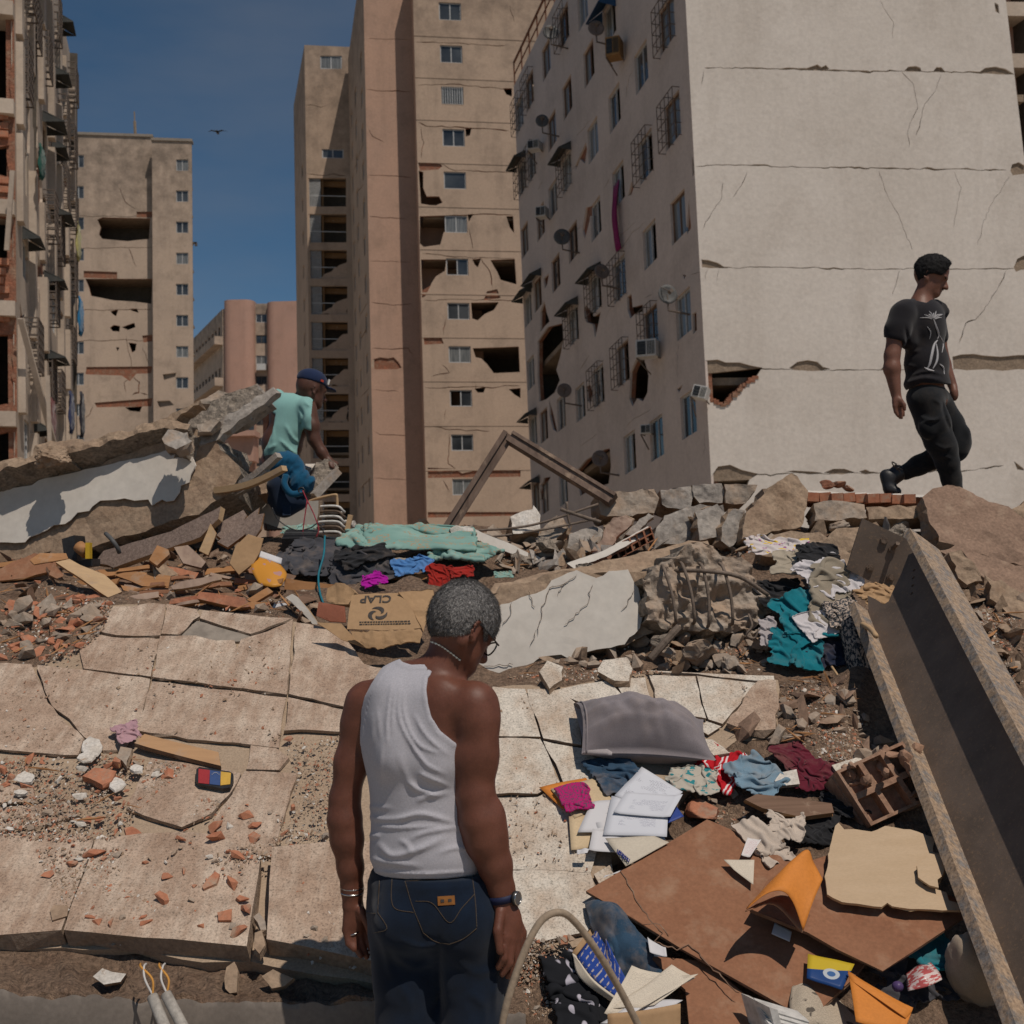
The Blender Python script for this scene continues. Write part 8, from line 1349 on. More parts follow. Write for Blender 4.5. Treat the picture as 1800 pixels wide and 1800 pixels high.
# hair
hp = polymap([(735, 1000), (900, 1000), (900, 1100), (884, 1140), (872, 1150), (866, 1118), (858, 1112), (856, 1128), (850, 1128), (850, 1104), (842, 1088), (832, 1096), (826, 1112), (806, 1118), (780, 1117), (760, 1116), (744, 1112), (735, 1080)], 700, 990, 220, 200)
Hs = SDF([J(730, 1000)[0], Y0 - .16, J(800, 1160)[2]], [J(905, 1000)[0], Y0 + .2, 1.76], .004); head(Hs, .007); PX, PY = Hs.pix(); Hs.f = np.maximum(Hs.f + (.0035 * vnoise(np.stack(np.meshgrid(*[Hs.lo[k] + Hs.h * np.arange(Hs.n[k]) for k in range(3)], indexing='ij'), -1), 4, 130, 2)).astype(np.float32), (samp(hp, PX, PY, 700, 990) * s0 * .6).astype(np.float32)); V, Fq = Hs.mesh()
def fur(name, V, Fq, par, N, ln, wd, cols, wfun, flow, seed=1, base=None):
	"""skull cap plus short hair blades lying along the flow"""
	rs = np.random.RandomState(seed); n0 = len(V); Q = V[Fq]; nr = np.cross(Q[:, 2] - Q[:, 0], Q[:, 3] - Q[:, 1]); ar = np.linalg.norm(nr, axis=1); nr /= ar[:, None] + 1e-12; cen = V.mean(0); fl = np.einsum('ij,ij->i', nr, Q.mean(1) - cen) < 0; nr[fl] *= -1
	i = rs.choice(len(Fq), N, p=ar / ar.sum()); a, b = rs.rand(N, 1), rs.rand(N, 1); P = (Q[i, 0] * (1 - a) + Q[i, 1] * a) * (1 - b) + (Q[i, 3] * (1 - a) + Q[i, 2] * a) * b; n = nr[i]; d = np.array(flow) + rs.normal(0, .28, (N, 3)); d -= n * np.einsum('ij,ij->i', d, n)[:, None]; d /= np.linalg.norm(d, axis=1)[:, None] + 1e-9; d = d * .8 + n * rs.uniform(.25, .75, (N, 1)); L_ = ln * rs.uniform(.5, 1.2, (N, 1)); sdv = np.cross(d, n); sdv /= np.linalg.norm(sdv, axis=1)[:, None] + 1e-9
	T3 = np.stack([P - sdv * wd, P + sdv * wd, P + d * L_], 1).reshape(-1, 3); w_ = wfun(P); mi = np.where(rs.rand(N) < w_, np.where(rs.rand(N) < .5, 1, 2), 0); VV = np.vstack([V, T3]); Fc = [tuple(f) for f in Fq.tolist()] + [(n0 + 3 * k, n0 + 3 * k + 1, n0 + 3 * k + 2) for k in range(N)]
	return mk(name, VV, Fc, cols, par, False, midx=[3 if len(cols) > 3 else 0] * len(Fq) + mi.tolist())
flat('hair_dark', (.016, .015, .015), .7, .1); flat('hair_mid', (.085, .08, .077), .6, .2); flat('hair_grey', (.21, .20, .195), .5, .4); flat('hair_white', (.36, .345, .33), .5, .4); flat('hair_base', (.14, .133, .13), .8, .1)
zc = HC.z
fur('hair', V, Fq, man, 30000, .0105, .0006, [M_['hair_mid'], M_['hair_grey'], M_['hair_white'], M_['hair_base']], lambda P: np.clip(.62 + (P[:, 2] - zc) * 5.5 + (P[:, 0] - HC.x) * 4, .08, .97), (-.25, -.45, -.8), 3)
# chain, glasses, watch, bracelet, ring
ch = [cast(BT, x, y, .003) for x, y in [(p.x, p.y) for p in curve([Vector((728, 1140, 0)), Vector((738, 1130, 0)), Vector((752, 1127, 0)), Vector((772, 1134, 0)), Vector((790, 1146, 0)), Vector((808, 1160, 0))], 7)]]; mb = MB()
for k, p in enumerate([p for p in ch if p is not None]): mb.box(p, Vector((.0026, 0, -.001)), (0, .0018, 0), (.0008, 0, .0021)) if k % 2 else mb.box(p, Vector((.0014, 0, -.0008)), (0, .0012, 0), (.0004, 0, .0012))
mb.build('neck_chain', M_['chrome'], man)
er = Vector(H_(-.012, .086, -.022)); hg = Vector(H_(.098, .072, -.034)); mb = MB(); mb.tube([er + Vector((0, 0, -.02)) - fd * .012, er, er.lerp(hg, .5) + sd * .004, hg], .0026, 6)
for q_ in (-1, 1):
	c_ = Vector(H_(.106, q_ * .036, -.042)); lp = [c_ + sd * .03 * math.cos(a) * (1 if abs(math.cos(a)) < .8 else 1) + hu * .021 * math.sin(a) + fd * (-.010 * abs(math.cos(a)) * (q_ * math.cos(a) > 0)) for a in np.linspace(0, 2 * math.pi, 21)]; mb.tube(lp, .0026, 6)
mb.tube([Vector(H_(.108, -.008, -.036)), Vector(H_(.116, 0, -.034)), Vector(H_(.108, .008, -.036))], .002, 6); er2 = Vector(H_(-.012, -.086, -.022)); mb.tube([er2, Vector(H_(.098, -.072, -.034))], .0026, 6); gl = mb.build('glasses', M_['black_plastic'], man, True)
def ringpts(c, ax, r, n=24, sq=1.0):
	ax = Vector(ax).normalized(); x = ax.orthogonal().normalized(); y = ax.cross(x); return [Vector(c) + (x * math.cos(2 * math.pi * k / n) + y * math.sin(2 * math.pi * k / n) * sq) * r for k in range(n + 1)]
def band(c, ax, r, w_, t, mat, name, par):
	ax = Vector(ax).normalized(); mb = MB(); n = 28; V = []; Fc = []; x = ax.orthogonal().normalized(); y = ax.cross(x)
	for k in range(n):
		d = x * math.cos(2 * math.pi * k / n) + y * math.sin(2 * math.pi * k / n); V += [Vector(c) + d * r - ax * w_, Vector(c) + d * r + ax * w_, Vector(c) + d * (r + t) + ax * w_, Vector(c) + d * (r + t) - ax * w_]
	for k in range(n): j = (k + 1) % n; Fc += [(4 * k + a, 4 * k + b, 4 * j + b, 4 * j + a) for a, b in ((0, 1), (1, 2), (2, 3), (3, 0))]
	return mk(name, [tuple(v) for v in V], Fc, M_[mat], par, True)
flat('strap_navy', (.012, .016, .05), .6); wc = Vector(J(883, 1577, -.07)); wa = Vector(J(885, 1588, -.07)) - Vector(J(878, 1550, -.07)); band(wc, wa, .0375, .010, .003, 'strap_navy', 'watch_strap', man)
wn = Vector((.86, -.5, .05)).normalized(); wp = wc + wn * .039; mb = MB(); mb.tube([wp, wp + wn * .011], .0195, 24); mb.build('watch_case', M_['black_plastic'], man, True); mb = MB(); mb.tube(ringpts(wp + wn * .0115, wn, .0175), .0022, 6, cap=False); mb.build('watch_bezel', M_['chrome'], man, True); flat('dial', (.10, .10, .10), .3, .5); mb = MB(); mb.tube([wp + wn * .011, wp + wn * .0122], .0155, 20); mb.build('watch_dial', M_['dial'], man)
for dz, r_ in ((0, .0335), (-9, .033)): mb = MB(); mb.tube(ringpts(J(619, 1560 - dz, .08), (.05, 0, 1), r_ - .0005), .0028, 6, cap=False); mb.build('bracelet', M_['chrome'], man, True)
mb = MB(); mb.tube(ringpts(J(622, 1640, .073), (.3, 0, -1), .0155), .0026, 6, cap=False); mb.build('ring', M_['chrome'], man, True)
# ---------------- man in the teal shirt
Y0 = 8.2; s0 = Y0 / FPX
p2 = thing('person', np.array(at(495, 905, Y0)), 'man in a mint green shirt and navy cap leaning on a concrete piece', 'person')
S = SDF(J(440, 930, -.35), J(610, 630, .4), .0105); px8 = lambda l: [q * s0 for q in l]
f2d = Vector((.8, .55, -.25)).normalized(); h2u = (Vector((.2, .1, 1)) - f2d * Vector((.2, .1, 1)).dot(f2d)).normalized(); s2d = f2d.cross(h2u); HC2 = Vector(J(548, 677)); H2 = lambda a, b, c: np.array(HC2 + f2d * a + s2d * b + h2u * c); R2 = np.array([f2d, s2d, h2u]).T
head(S, 0, HC2, R2, H2, 1.08); S.cone(J(524, 716), J(542, 694), .062, .058, .03)
S.ell(J(512, 735), (.16, .12, .17), None, .05); S.ell(J(496, 780), (.15, .12, .15), None, .05); S.chain([J(542, 718, -.08), J(548, 750, -.1), J(552, 772, -.1), J(566, 796, -.1), J(577, 810, -.1)], px8([15, 14, 11, 9.5, 7]), .02); S.chain([J(482, 708, .08), J(470, 735, .1), J(466, 768, .1), J(472, 800, .06)], px8([15, 13, 11, 8]), .02)
hand(S, s0, J(577, 809, -.1), None, [J(584, 812, -.06), J(585, 813, -.09), J(585, 814, -.12), J(583, 815, -.14)], [J(590, 813, -.06), J(592, 814, -.09), J(592, 816, -.12), J(590, 818, -.14)], [J(594, 817, -.06), J(596, 819, -.09), J(596, 820, -.12), J(594, 821, -.14)], [J(578, 813, -.14), J(582, 820, -.16), J(587, 823, -.16)], .028, .017, .0125)
S.ell(J(492, 815), (.15, .12, .10), None, .04); S.chain([J(482, 830), J(478, 880), J(478, 925)], [.09, .075, .06], .03); S.chain([J(505, 830), J(508, 880), J(508, 925)], [.09, .075, .06], .03)
V, Fq = S.mesh(); mk('body', V, Fq, M_['skin_dark'], p2, True)
S = SDF(J(450, 830, -.35), J(570, 675, .4), .009); S.ell(J(515, 725), (.165, .125, .13), None, .05); S.ell(J(505, 755), (.16, .13, .15), None, .05); S.ell(J(492, 785), (.145, .13, .13), None, .05); S.cone(J(500, 706, .02), J(540, 716, -.06), .065, .065, .04); S.chain([J(540, 716, -.08), J(547, 738, -.1), J(549, 752, -.1)], px8([18, 18.5, 18]), .02); S.chain([J(486, 700, .08), J(474, 718, .1)], px8([17, 16]), .02); S.cone(J(480, 800), J(512, 800), .10, .10, .04)
PX, PY = S.pix(); fm2 = foldmap([([(500, 745), (515, 770), (530, 780)], .012, 3), ([(490, 772), (505, 785), (515, 795)], .012, 3), ([(470, 790), (485, 780)], .010, 3), ([(525, 715), (532, 730), (528, 750)], -.012, 2.5), ([(535, 705), (545, 715)], .010, 2.5), ([(480, 750), (478, 780)], .008, 3), ([(510, 790), (520, 798)], .01, 2.5)], 440, 660, 140, 180); pm2 = polymap([(490, 676), (472, 700), (466, 716), (484, 728), (478, 760), (470, 780), (459, 800), (470, 808), (500, 812), (522, 806), (522, 790), (530, 760), (534, 752), (545, 757), (560, 753), (562, 720), (552, 704), (532, 688), (518, 682)], 440, 660, 140, 180)
S.f = np.maximum(S.f - samp(fm2, PX, PY, 440, 660).astype(np.float32), (samp(pm2, PX, PY, 440, 660) * s0).astype(np.float32)); V, Fq = S.mesh(); mk('shirt', V, Fq, M_['tee_mint'], p2, True)
S = SDF(J(455, 930, -.3), J(535, 795, .35), .011); S.ell(J(492, 812), (.16, .13, .10), None, .04); S.chain([J(482, 830), J(478, 880), J(478, 930)], [.10, .085, .075], .03); S.chain([J(505, 830), J(508, 880), J(508, 930)], [.10, .085, .075], .03); V, Fq = S.mesh(); mk('trousers', V, Fq, M_['trouser_black'], p2, True)
S = SDF(J(510, 700, -.3), J(600, 635, .35), .008); S.ell(H2(-.005, 0, .03), (.118, .096, .088), R2, .02); zc_ = H2(0, 0, .012); g_ = np.meshgrid(*[S.lo[k] + S.h * np.arange(S.n[k]) for k in range(3)], indexing='ij'); S.f = np.maximum(S.f, -((g_[0] - zc_[0]) * h2u.x + (g_[1] - zc_[1]) * h2u.y + (g_[2] - zc_[2]) * h2u.z).astype(np.float32)); S.ell(H2(.135, 0, .012), (.062, .066, .010), R2, .012); V, Fq = S.mesh(); cp = mk('cap', V, Fq, M_['cap_navy'], p2, True)
mb = MB(); [mb.box(Vector(H2(.03 + .02 * k, .100, .03 - .006 * k)), f2d * .011, s2d * .003, h2u * .008, 0) for k in range(1)]; mb.build('cap_emblem', flat('cap_red', (.4, .05, .03)), p2); mb = MB(); mb.box(Vector(H2(.098, .055, .05)), f2d * .006, s2d * .006, h2u * .02); mb.build('cap_badge', M_['white_paint'], p2)
# backpack in front of his hips
bp = thing('blue_backpack', np.array(at(505, 905, 7.35)), 'blue backpack with straps propped in front of the man in the mint shirt', 'backpack'); Y0 = 7.35; s0 = Y0 / FPX
S = SDF(J(450, 930, -.25), J(570, 785, .25), .009); S.ell(J(505, 820), (.105, .09, .085), None, .05); S.cone(J(492, 812), J(540, 850), .055, .045, .05); S.ell(J(528, 848, -.03), (.07, .07, .07), None, .03); PX, PY = S.pix(); S.f -= (.016 * np.abs(vnoise(np.stack([PX * .10 + PY * .05, PY * .05, PX * .03], -1), 9, 1, 3))).astype(np.float32); V, Fq = S.mesh(); mk('pack_top', V, Fq, M_['pack_blue'], bp, True)
S = SDF(J(450, 930, -.25), J(570, 785, .25), .009); S.cone(J(492, 855), J(500, 890), .085, .075, .03); S.ell(J(515, 880), (.10, .07, .075), None, .04); S.cone(J(478, 880), J(492, 895), .03, .03, .03); V, Fq = S.mesh(); mk('pack_body', V, Fq, M_['pack_navy'], bp, True)
mb = MB(); mb.tube(curve([at(503, 835, 7.25), at(500, 852, 7.23), at(512, 868, 7.23), at(532, 866, 7.24)], 6), .022, 8); mb.build('strap', M_['pack_blue'], bp, True); mb = MB(); mb.tube(ringpts(at(530, 862, 7.22), (0, -1, 0), .018), .005, 6, cap=False); mb.build('buckle', M_['black_plastic'], bp, True); mb = MB(); mb.bar(at(504, 888, 7.28), at(504, 906, 7.27), .05, .012, up=(0, 1, 0)); mb.build('hanging_tab', M_['pack_navy'], bp)
# ---------------- walking man
Y0 = 7.3; s0 = Y0 / FPX
p3 = thing('person', np.array(at(1670, 872, Y0)), 'young man in black T-shirt and black cargo trousers walking along the ridge', 'person')
f3 = Vector((.80, -.34, -.42)).normalized(); h3_ = (Vector((.25, -.1, 1)) - f3 * Vector((.25, -.1, 1)).dot(f3)).normalized(); s3 = f3.cross(h3_); HC3 = Vector(J(1639, 477)); H3 = lambda a, b, c: np.array(HC3 + f3 * a + s3 * b + h3_ * c); R3 = np.array([f3, s3, h3_]).T; px7 = lambda l: [q * s0 for q in l]; R3b = np.array(Matrix.Rotation(rad(-52), 3, 'Z'))
S = SDF(J(1535, 890, -.4), J(1720, 435, .4), .0095); head(S, 0, HC3, R3, H3, 1.04); S.cone(J(1618, 530), J(1632, 497), .060, .056, .03); S.ell(J(1622, 580), (.125, .16, .20), R3b, .05); S.ell(J(1628, 650), (.12, .15, .16), R3b, .05)
S.chain([J(1586, 554, -.13), J(1575, 590, -.15), J(1568, 625, -.16)], px7([15, 15, 13]), .02); S.chain([J(1568, 625, -.16), J(1568, 648, -.17), J(1575, 694, -.18)], px7([13, 14, 8.5]), .02)
hand(S, s0, J(1576, 696, -.18), None, [J(1573, 714, -.20), J(1577, 716, -.19), J(1581, 716, -.18), J(1585, 714, -.17)], [J(1574, 724, -.20), J(1579, 727, -.19), J(1583, 727, -.18), J(1587, 724, -.17)], [J(1578, 731, -.20), J(1582, 735, -.19), J(1585, 735, -.18), J(1588, 731, -.17)], [J(1582, 702, -.21), J(1589, 712, -.22), J(1590, 720, -.22)], .026, .0165, .0115); S.ell(J(1577, 706, -.19), (.028, .028, .034), None, .015)
S.chain([J(1640, 556, .13), J(1650, 600, .17), J(1660, 640, .17), J(1675, 680, .13)], px7([14, 13, 11, 8]), .02); S.ell(J(1677, 692, .11), (.028, .03, .05), None, .02)
S.ell(J(1630, 700), (.12, .15, .11), R3b, .04); S.chain([J(1635, 710, -.06), J(1655, 780, -.05), J(1670, 850, -.02)], [.06, .04, .03], .02); S.chain([J(1640, 710, .07), J(1676, 786, .06), J(1650, 802, .07), J(1590, 829, .08)], [.06, .035, .03, .025], .02)
V, Fq = S.mesh(); mk('body', V, Fq, M_['skin_tan'], p3, True)
S = SDF(J(1555, 715, -.4), J(1690, 505, .4), .008); S.ell(J(1622, 575), (.135, .17, .19), R3b, .05); S.ell(J(1629, 640), (.128, .165, .18), R3b, .05); S.cone(J(1592, 545, -.11), J(1650, 545, .10), .07, .07, .04); S.cone(J(1590, 562, -.11), J(1597, 600, -.10), .07, .055, .04); S.chain([J(1586, 552, -.13), J(1578, 580, -.145), J(1576, 592, -.15)], px7([22, 22, 21]), .02); S.chain([J(1642, 552, .13), J(1650, 592, .16)], px7([18, 17]), .02); S.ell(J(1630, 675), (.132, .172, .08), R3b, .04)
PX, PY = S.pix(); pm3 = polymap([(1601, 519), (1610, 528), (1628, 532), (1642, 522), (1662, 534), (1678, 560), (1684, 604), (1676, 610), (1677, 640), (1674, 676), (1650, 674), (1620, 672), (1584, 690), (1581, 660), (1586, 600), (1578, 597), (1552, 592), (1552, 560), (1566, 536), (1590, 520)], 1540, 500, 160, 220); fm3 = foldmap([([(1600, 660), (1630, 652), (1665, 660)], .010, 3), ([(1590, 676), (1620, 664), (1660, 668)], .010, 3), ([(1588, 640), (1610, 645)], .008, 3), ([(1590, 570), (1596, 610)], -.010, 3), ([(1595, 620), (1620, 615)], .007, 3)], 1540, 500, 160, 220)
S.f = np.maximum(S.f - samp(fm3, PX, PY, 1540, 500).astype(np.float32), (samp(pm3, PX, PY, 1540, 500) * s0).astype(np.float32)); V, Fq = S.mesh(); sh = mk('t_shirt', V, Fq, M_['tee_black'], p3, True); ST = bvh(V, Fq); flat('print_white', (.42, .41, .42), .8)
rs = np.random.RandomState(12); mb = MB()
def stroke(pts, r):
	q = [cast(ST, p.x, p.y, .002) for p in curve([Vector((x, y, 0)) for x, y in pts], 4)]; q = [p for p in q if p is not None]
	if len(q) > 2: mb.tube(q, [r * (.35 + 1.1 * math.sin(math.pi * (k + .5) / len(q))) for k in range(len(q))], 5)
for k in range(9): a = -.3 - k * .32; stroke([(1641 + 3 * math.cos(a), 562 + 3 * math.sin(a)), (1641 + 10 * math.cos(a), 561 + 9 * math.sin(a)), (1641 + (15 + 5 * (k % 3)) * math.cos(a), 562 + (12 + 4 * (k % 2)) * math.sin(a))], .0026)
stroke([(1641, 560), (1646, 575), (1650, 588), (1648, 596)], .005); stroke([(1648, 598), (1642, 606), (1638, 622), (1634, 640), (1630, 648)], .007); stroke([(1646, 604), (1648, 622), (1646, 636), (1640, 648)], .006); stroke([(1625, 646), (1632, 650), (1642, 652)], .005); stroke([(1652, 640), (1658, 646), (1660, 658)], .004); stroke([(1652, 590), (1658, 604), (1656, 620)], .003); stroke([(1630, 574), (1636, 584), (1634, 596)], .0025); stroke([(1664, 590), (1668, 606), (1668, 620)], .003)
mb.build('shirt_print', M_['print_white'], p3)
S = SDF(J(1535, 890, -.35), J(1715, 670, .35), .0085); S.ell(J(1630, 698), (.122, .150, .10), R3b, .05); S.chain([J(1628, 708, -.07), J(1641, 745, -.07), J(1651, 775, -.06), J(1660, 790, -.06)], px7([30, 28, 24.5, 22]), .03); S.chain([J(1658, 786, -.05), J(1666, 815, -.04), J(1672, 840, -.02), J(1676, 862, -.02)], px7([22, 19, 16.5, 16]), .03)
S.chain([J(1645, 708, .08), J(1668, 748, .08), J(1682, 778, .06), J(1678, 790, .06)], px7([28, 26, 23, 20]), .03); S.chain([J(1678, 790, .06), J(1650, 802, .07), J(1615, 818, .08), J(1592, 830, .08)], px7([23, 20, 17, 14]), .03); S.ell(J(1632, 752, -.13), (.06, .05, .075), None, .02); S.ell(J(1694, 764, .03), (.04, .06, .06), None, .02)
PX, PY = S.pix(); fm4 = foldmap([([(1610, 730), (1640, 738), (1660, 728)], .012, 3), ([(1640, 780), (1660, 788), (1676, 780)], .012, 3), ([(1650, 800), (1672, 806)], .010, 3), ([(1600, 812), (1606, 826)], .010, 3), ([(1586, 820), (1592, 834)], .010, 3), ([(1655, 700), (1660, 730), (1672, 760)], -.012, 3), ([(1640, 700), (1656, 712)], .008, 3), ([(1620, 742), (1650, 736)], .008, 2)], 1530, 660, 190, 240); S.f -= samp(fm4, PX, PY, 1530, 660).astype(np.float32); V, Fq = S.mesh(); mk('cargo_trousers', V, Fq, M_['trouser_black'], p3, True)
S = SDF(J(1535, 890, -.2), J(1610, 805, .3), .007); S.cone(J(1578, 832, .08), J(1566, 842, .08), .056, .052, .02); S.cone(J(1558, 836, .08), J(1563, 862, .06), .042, .035, .02); S.cone(J(1564, 858, .06), J(1576, 864, .04), .034, .03, .02); V, Fq = S.mesh(); mk('shoe', V, Fq, M_['black_plastic'], p3, True)
S = SDF(J(1650, 900, -.3), J(1720, 845, .2), .008); S.cone(J(1675, 862, -.02), J(1690, 876, -.1), .05, .042, .02); V, Fq = S.mesh(); mk('shoe', V, Fq, M_['black_plastic'], p3, True)
mb = MB(); [mb.tube(curve([at(1572 + 5 * k, 822 + 4 * k, 7.2), at(1568 + 5 * k, 812 + 5 * k, 7.15), at(1576 + 5 * k, 816 + 5 * k, 7.18)], 4), .004, 5) for k in range(3)]; mb.build('laces', M_['black_plastic'], p3)
S = SDF(J(1600, 535, -.3), J(1675, 438, .3), .0065); head(S, .011, HC3, R3, H3, 1.04); S.ell(H3(.025, 0, .055), (.085, .078, .05), R3, .02); PX, PY = S.pix(); hp3 = polymap([(1600, 435), (1680, 435), (1672, 462), (1664, 476), (1655, 484), (1640, 480), (1628, 484), (1624, 494), (1614, 494), (1606, 470)], 1590, 430, 100, 110); g_ = np.stack(np.meshgrid(*[S.lo[k] + S.h * np.arange(S.n[k]) for k in range(3)], indexing='ij'), -1); S.f = np.maximum(S.f + (.004 * vnoise(g_, 3, 70, 2)).astype(np.float32), (samp(hp3, PX, PY, 1590, 430) * s0 * .7).astype(np.float32)); V, Fq = S.mesh()
fur('hair', V, Fq, p3, 2500, .010, .0012, [M_['hair_dark'], M_['hair_dark'], M_['hair_dark'], M_['hair_dark']], lambda P: np.zeros(len(P)), (.3, -.3, -.3), 5)
for q_ in (-1, 1): mb = MB(); c_ = Vector(H3(.100, q_ * .034, -.022)); mb.bar(c_ - s3 * .017, c_ + s3 * .017, .008, .007); mb.build('eyebrow', M_['hair_dark'], p3)
mb = MB(); mb.bar(Vector(H3(.108, -.02, -.089)), Vector(H3(.108, .02, -.089)), .006, .006); mb.build('moustache', M_['hair_dark'], p3)
# ------------------------------------------------------------------ loose rubble
def hullmesh(seed, mat, flatn=1.0, npts=11):
	rs = np.random.RandomState(seed); P = rs.normal(size=(npts, 3)); P /= np.linalg.norm(P, axis=1)[:, None]; P *= rs.uniform(.7, 1, (npts, 1)); P[:, 2] *= flatn; P[:, 1] *= rs.uniform(.55, .95); bm = bmesh.new(); vs_ = [bm.verts.new(p) for p in P]; r = bmesh.ops.convex_hull(bm, input=vs_); bmesh.ops.delete(bm, geom=list({v for v in r['geom_interior'] + r['geom_unused'] if isinstance(v, bmesh.types.BMVert)}), context='VERTS')
	bm.verts.ensure_lookup_table(); bm.verts.index_update(); V = np.array([v.co[:] for v in bm.verts]); Fc = [tuple(v.index for v in f.verts) for f in bm.faces]; bm.free(); return V, Fc
PROT = {}
def proto(kind, mat, fl, n=8):
	if kind not in PROT:
		PROT[kind] = []
		for k in range(n): V, Fc = hullmesh(k * 13 + len(kind), mat, fl, 9 + k % 5); V = V - np.array([0, 0, V[:, 2].min() * .6]); PROT[kind].append(mesh(kind, V, Fc, M_[mat]))
	return PROT[kind]
def scatter(kind, mat, fl, poly, n, smin, smax, seed, label, cat, group, pw=2.0, asp=(1, 1, 1), wild=.22):
	rs = np.random.RandomState(seed); A = np.array(poly); lo, hi = A.min(0), A.max(0); pr = proto(kind, mat, fl); k = 0; tries = 0
	while k < n and tries < n * 30:
		tries += 1; p = rs.uniform(lo, hi)
		if not inpoly(p[None], poly)[0]: continue
		P = rest(*p, .02 if asp[1] < 1 else 0); sz = (smin + (smax - smin) * rs.rand() ** pw) * P.y / FPX / 2; o = bpy.data.objects.new(kind, pr[rs.randint(len(pr))]); COL.objects.link(o); o.location = P; sl_ = math.atan(SSL) * .9
		o.rotation_euler = (Matrix.Rotation(sl_ + rs.normal() * wild, 3, 'X') @ Matrix.Rotation(rs.normal() * wild, 3, 'Y') @ Matrix.Rotation(rs.uniform(0, 6.28), 3, 'Z')).to_euler(); o.scale = (sz * asp[0] * rs.uniform(.8, 1.25), sz * asp[1] * rs.uniform(.7, 1.1), sz * asp[2] * rs.uniform(.7, 1.2)); tag(o, label, cat, group); k += 1
WH = ['on the left tiles beside the plaster flakes', 'on the front row of tiles', 'by the front tile gap', 'left of the man in the tank top', 'at the far left behind the tiles', 'under the broken concrete beam', 'along the heap under the left beam', 'below the clothes heap', 'between the papers and the steel beam', 'at the foot of the hose', 'on the ridge behind the broken beam', 'on the soil ledge under the slab', 'behind the quilt and the wooden doorway', 'right of the steel beam']
R_left = [(0, 1330), (215, 1325), (330, 1345), (250, 1420), (200, 1475), (90, 1480), (0, 1470)]; R_row1 = [(60, 1490), (440, 1490), (430, 1660), (130, 1640)]; R_mid = [(360, 1400), (520, 1440), (520, 1510), (380, 1520), (300, 1470)]; R_man = [(500, 1300), (640, 1290), (600, 1700), (480, 1660), (520, 1360)]; R_top = [(0, 1062), (200, 1055), (180, 1110), (130, 1150), (60, 1168), (0, 1165)]; R_beam = [(880, 1190), (1000, 1160), (1130, 1120), (1360, 1110), (1370, 1185), (1130, 1185), (960, 1205)]
R_right = [(1370, 1190), (1480, 1200), (1560, 1320), (1540, 1350), (1420, 1320), (1280, 1300), (1290, 1280), (1370, 1280)]; R_pap = [(1190, 1400), (1330, 1400), (1480, 1440), (1440, 1490), (1300, 1460), (1240, 1440)]; R_ridge = [(980, 930), (1150, 930), (1330, 940), (1620, 930), (1500, 980), (1330, 1000), (1250, 960), (1100, 980), (980, 1000)]; R_rslope = [(1680, 1010), (1800, 1060), (1800, 1220), (1740, 1140)]; R_low = [(885, 1640), (1000, 1660), (1040, 1700), (960, 1790), (890, 1790)]; R_ledge = [(0, 1690), (660, 1730), (660, 1770), (0, 1745)]; R_back = [(560, 920), (760, 920), (900, 950), (1000, 940), (1000, 985), (880, 1010), (700, 950)]; R_heap = [(0, 960), (400, 960), (560, 1040), (560, 1060), (640, 1150), (560, 1100), (300, 1056), (0, 1062)]
for i, (poly, n) in enumerate([(R_left, 44), (R_row1, 28), (R_mid, 18), (R_man, 8), (R_top, 84), (R_beam, 16), (R_heap, 40), (R_right, 8), (R_pap, 8), (R_low, 6), (R_back, 8)]): scatter('brick_fragment', 'brick_red', .42, poly, n, 7, 46 if i in (0, 1, 2, 4) else 26, 10 + i, 'broken red brick fragment ' + WH[(0, 1, 2, 3, 4, 5, 6, 7, 8, 9, 12)[i]], 'brick fragment', 'loose red brick fragments')
for i, (poly, n) in enumerate([(R_left, 26), (R_row1, 8), (R_mid, 4), (R_man, 18), (R_top, 10), (R_beam, 6), (R_low, 10), (R_right, 6), (R_ledge, 8)]): scatter('plaster_chip', 'plaster_chip', .38, poly, n, 6, 34 if i == 0 else 22, 30 + i, 'small white plaster chip ' + WH[(0, 1, 2, 3, 4, 5, 9, 7, 11)[i]], 'plaster chip', 'loose white plaster chips')
for i, (poly, n) in enumerate([(R_left, 30), (R_row1, 16), (R_man, 14), (R_top, 40), (R_beam, 48), (R_right, 36), (R_pap, 14), (R_ridge, 24), (R_rslope, 26), (R_low, 10), (R_ledge, 10), (R_back, 30)]): scatter('concrete_fragment', ['concrete', 'concrete_brown'][i % 2], .55, poly, n, 7, 44 if i in (3, 4, 5, 7, 11) else 28, 50 + i, 'small broken concrete fragment ' + WH[(0, 1, 3, 4, 5, 7, 8, 10, 13, 9, 11, 12)[i]], 'concrete fragment', 'loose concrete fragments')
for i, (poly, n, wh) in enumerate([(R_beam, 26, 5), (R_right, 14, 7), (R_rslope, 12, 13), (R_back, 14, 12), (R_heap, 12, 6), (R_top, 16, 4), (R_ridge, 40, 10)]): scatter('stone_chunk', 'concrete_grey' if i % 2 else 'concrete', .75, poly, n, 22, 58, 90 + i, 'fist sized grey concrete chunk ' + WH[wh], 'concrete chunk', 'fist sized concrete chunks', 1.3)  # bigger broken concrete pieces, same rubble as the concrete fragments
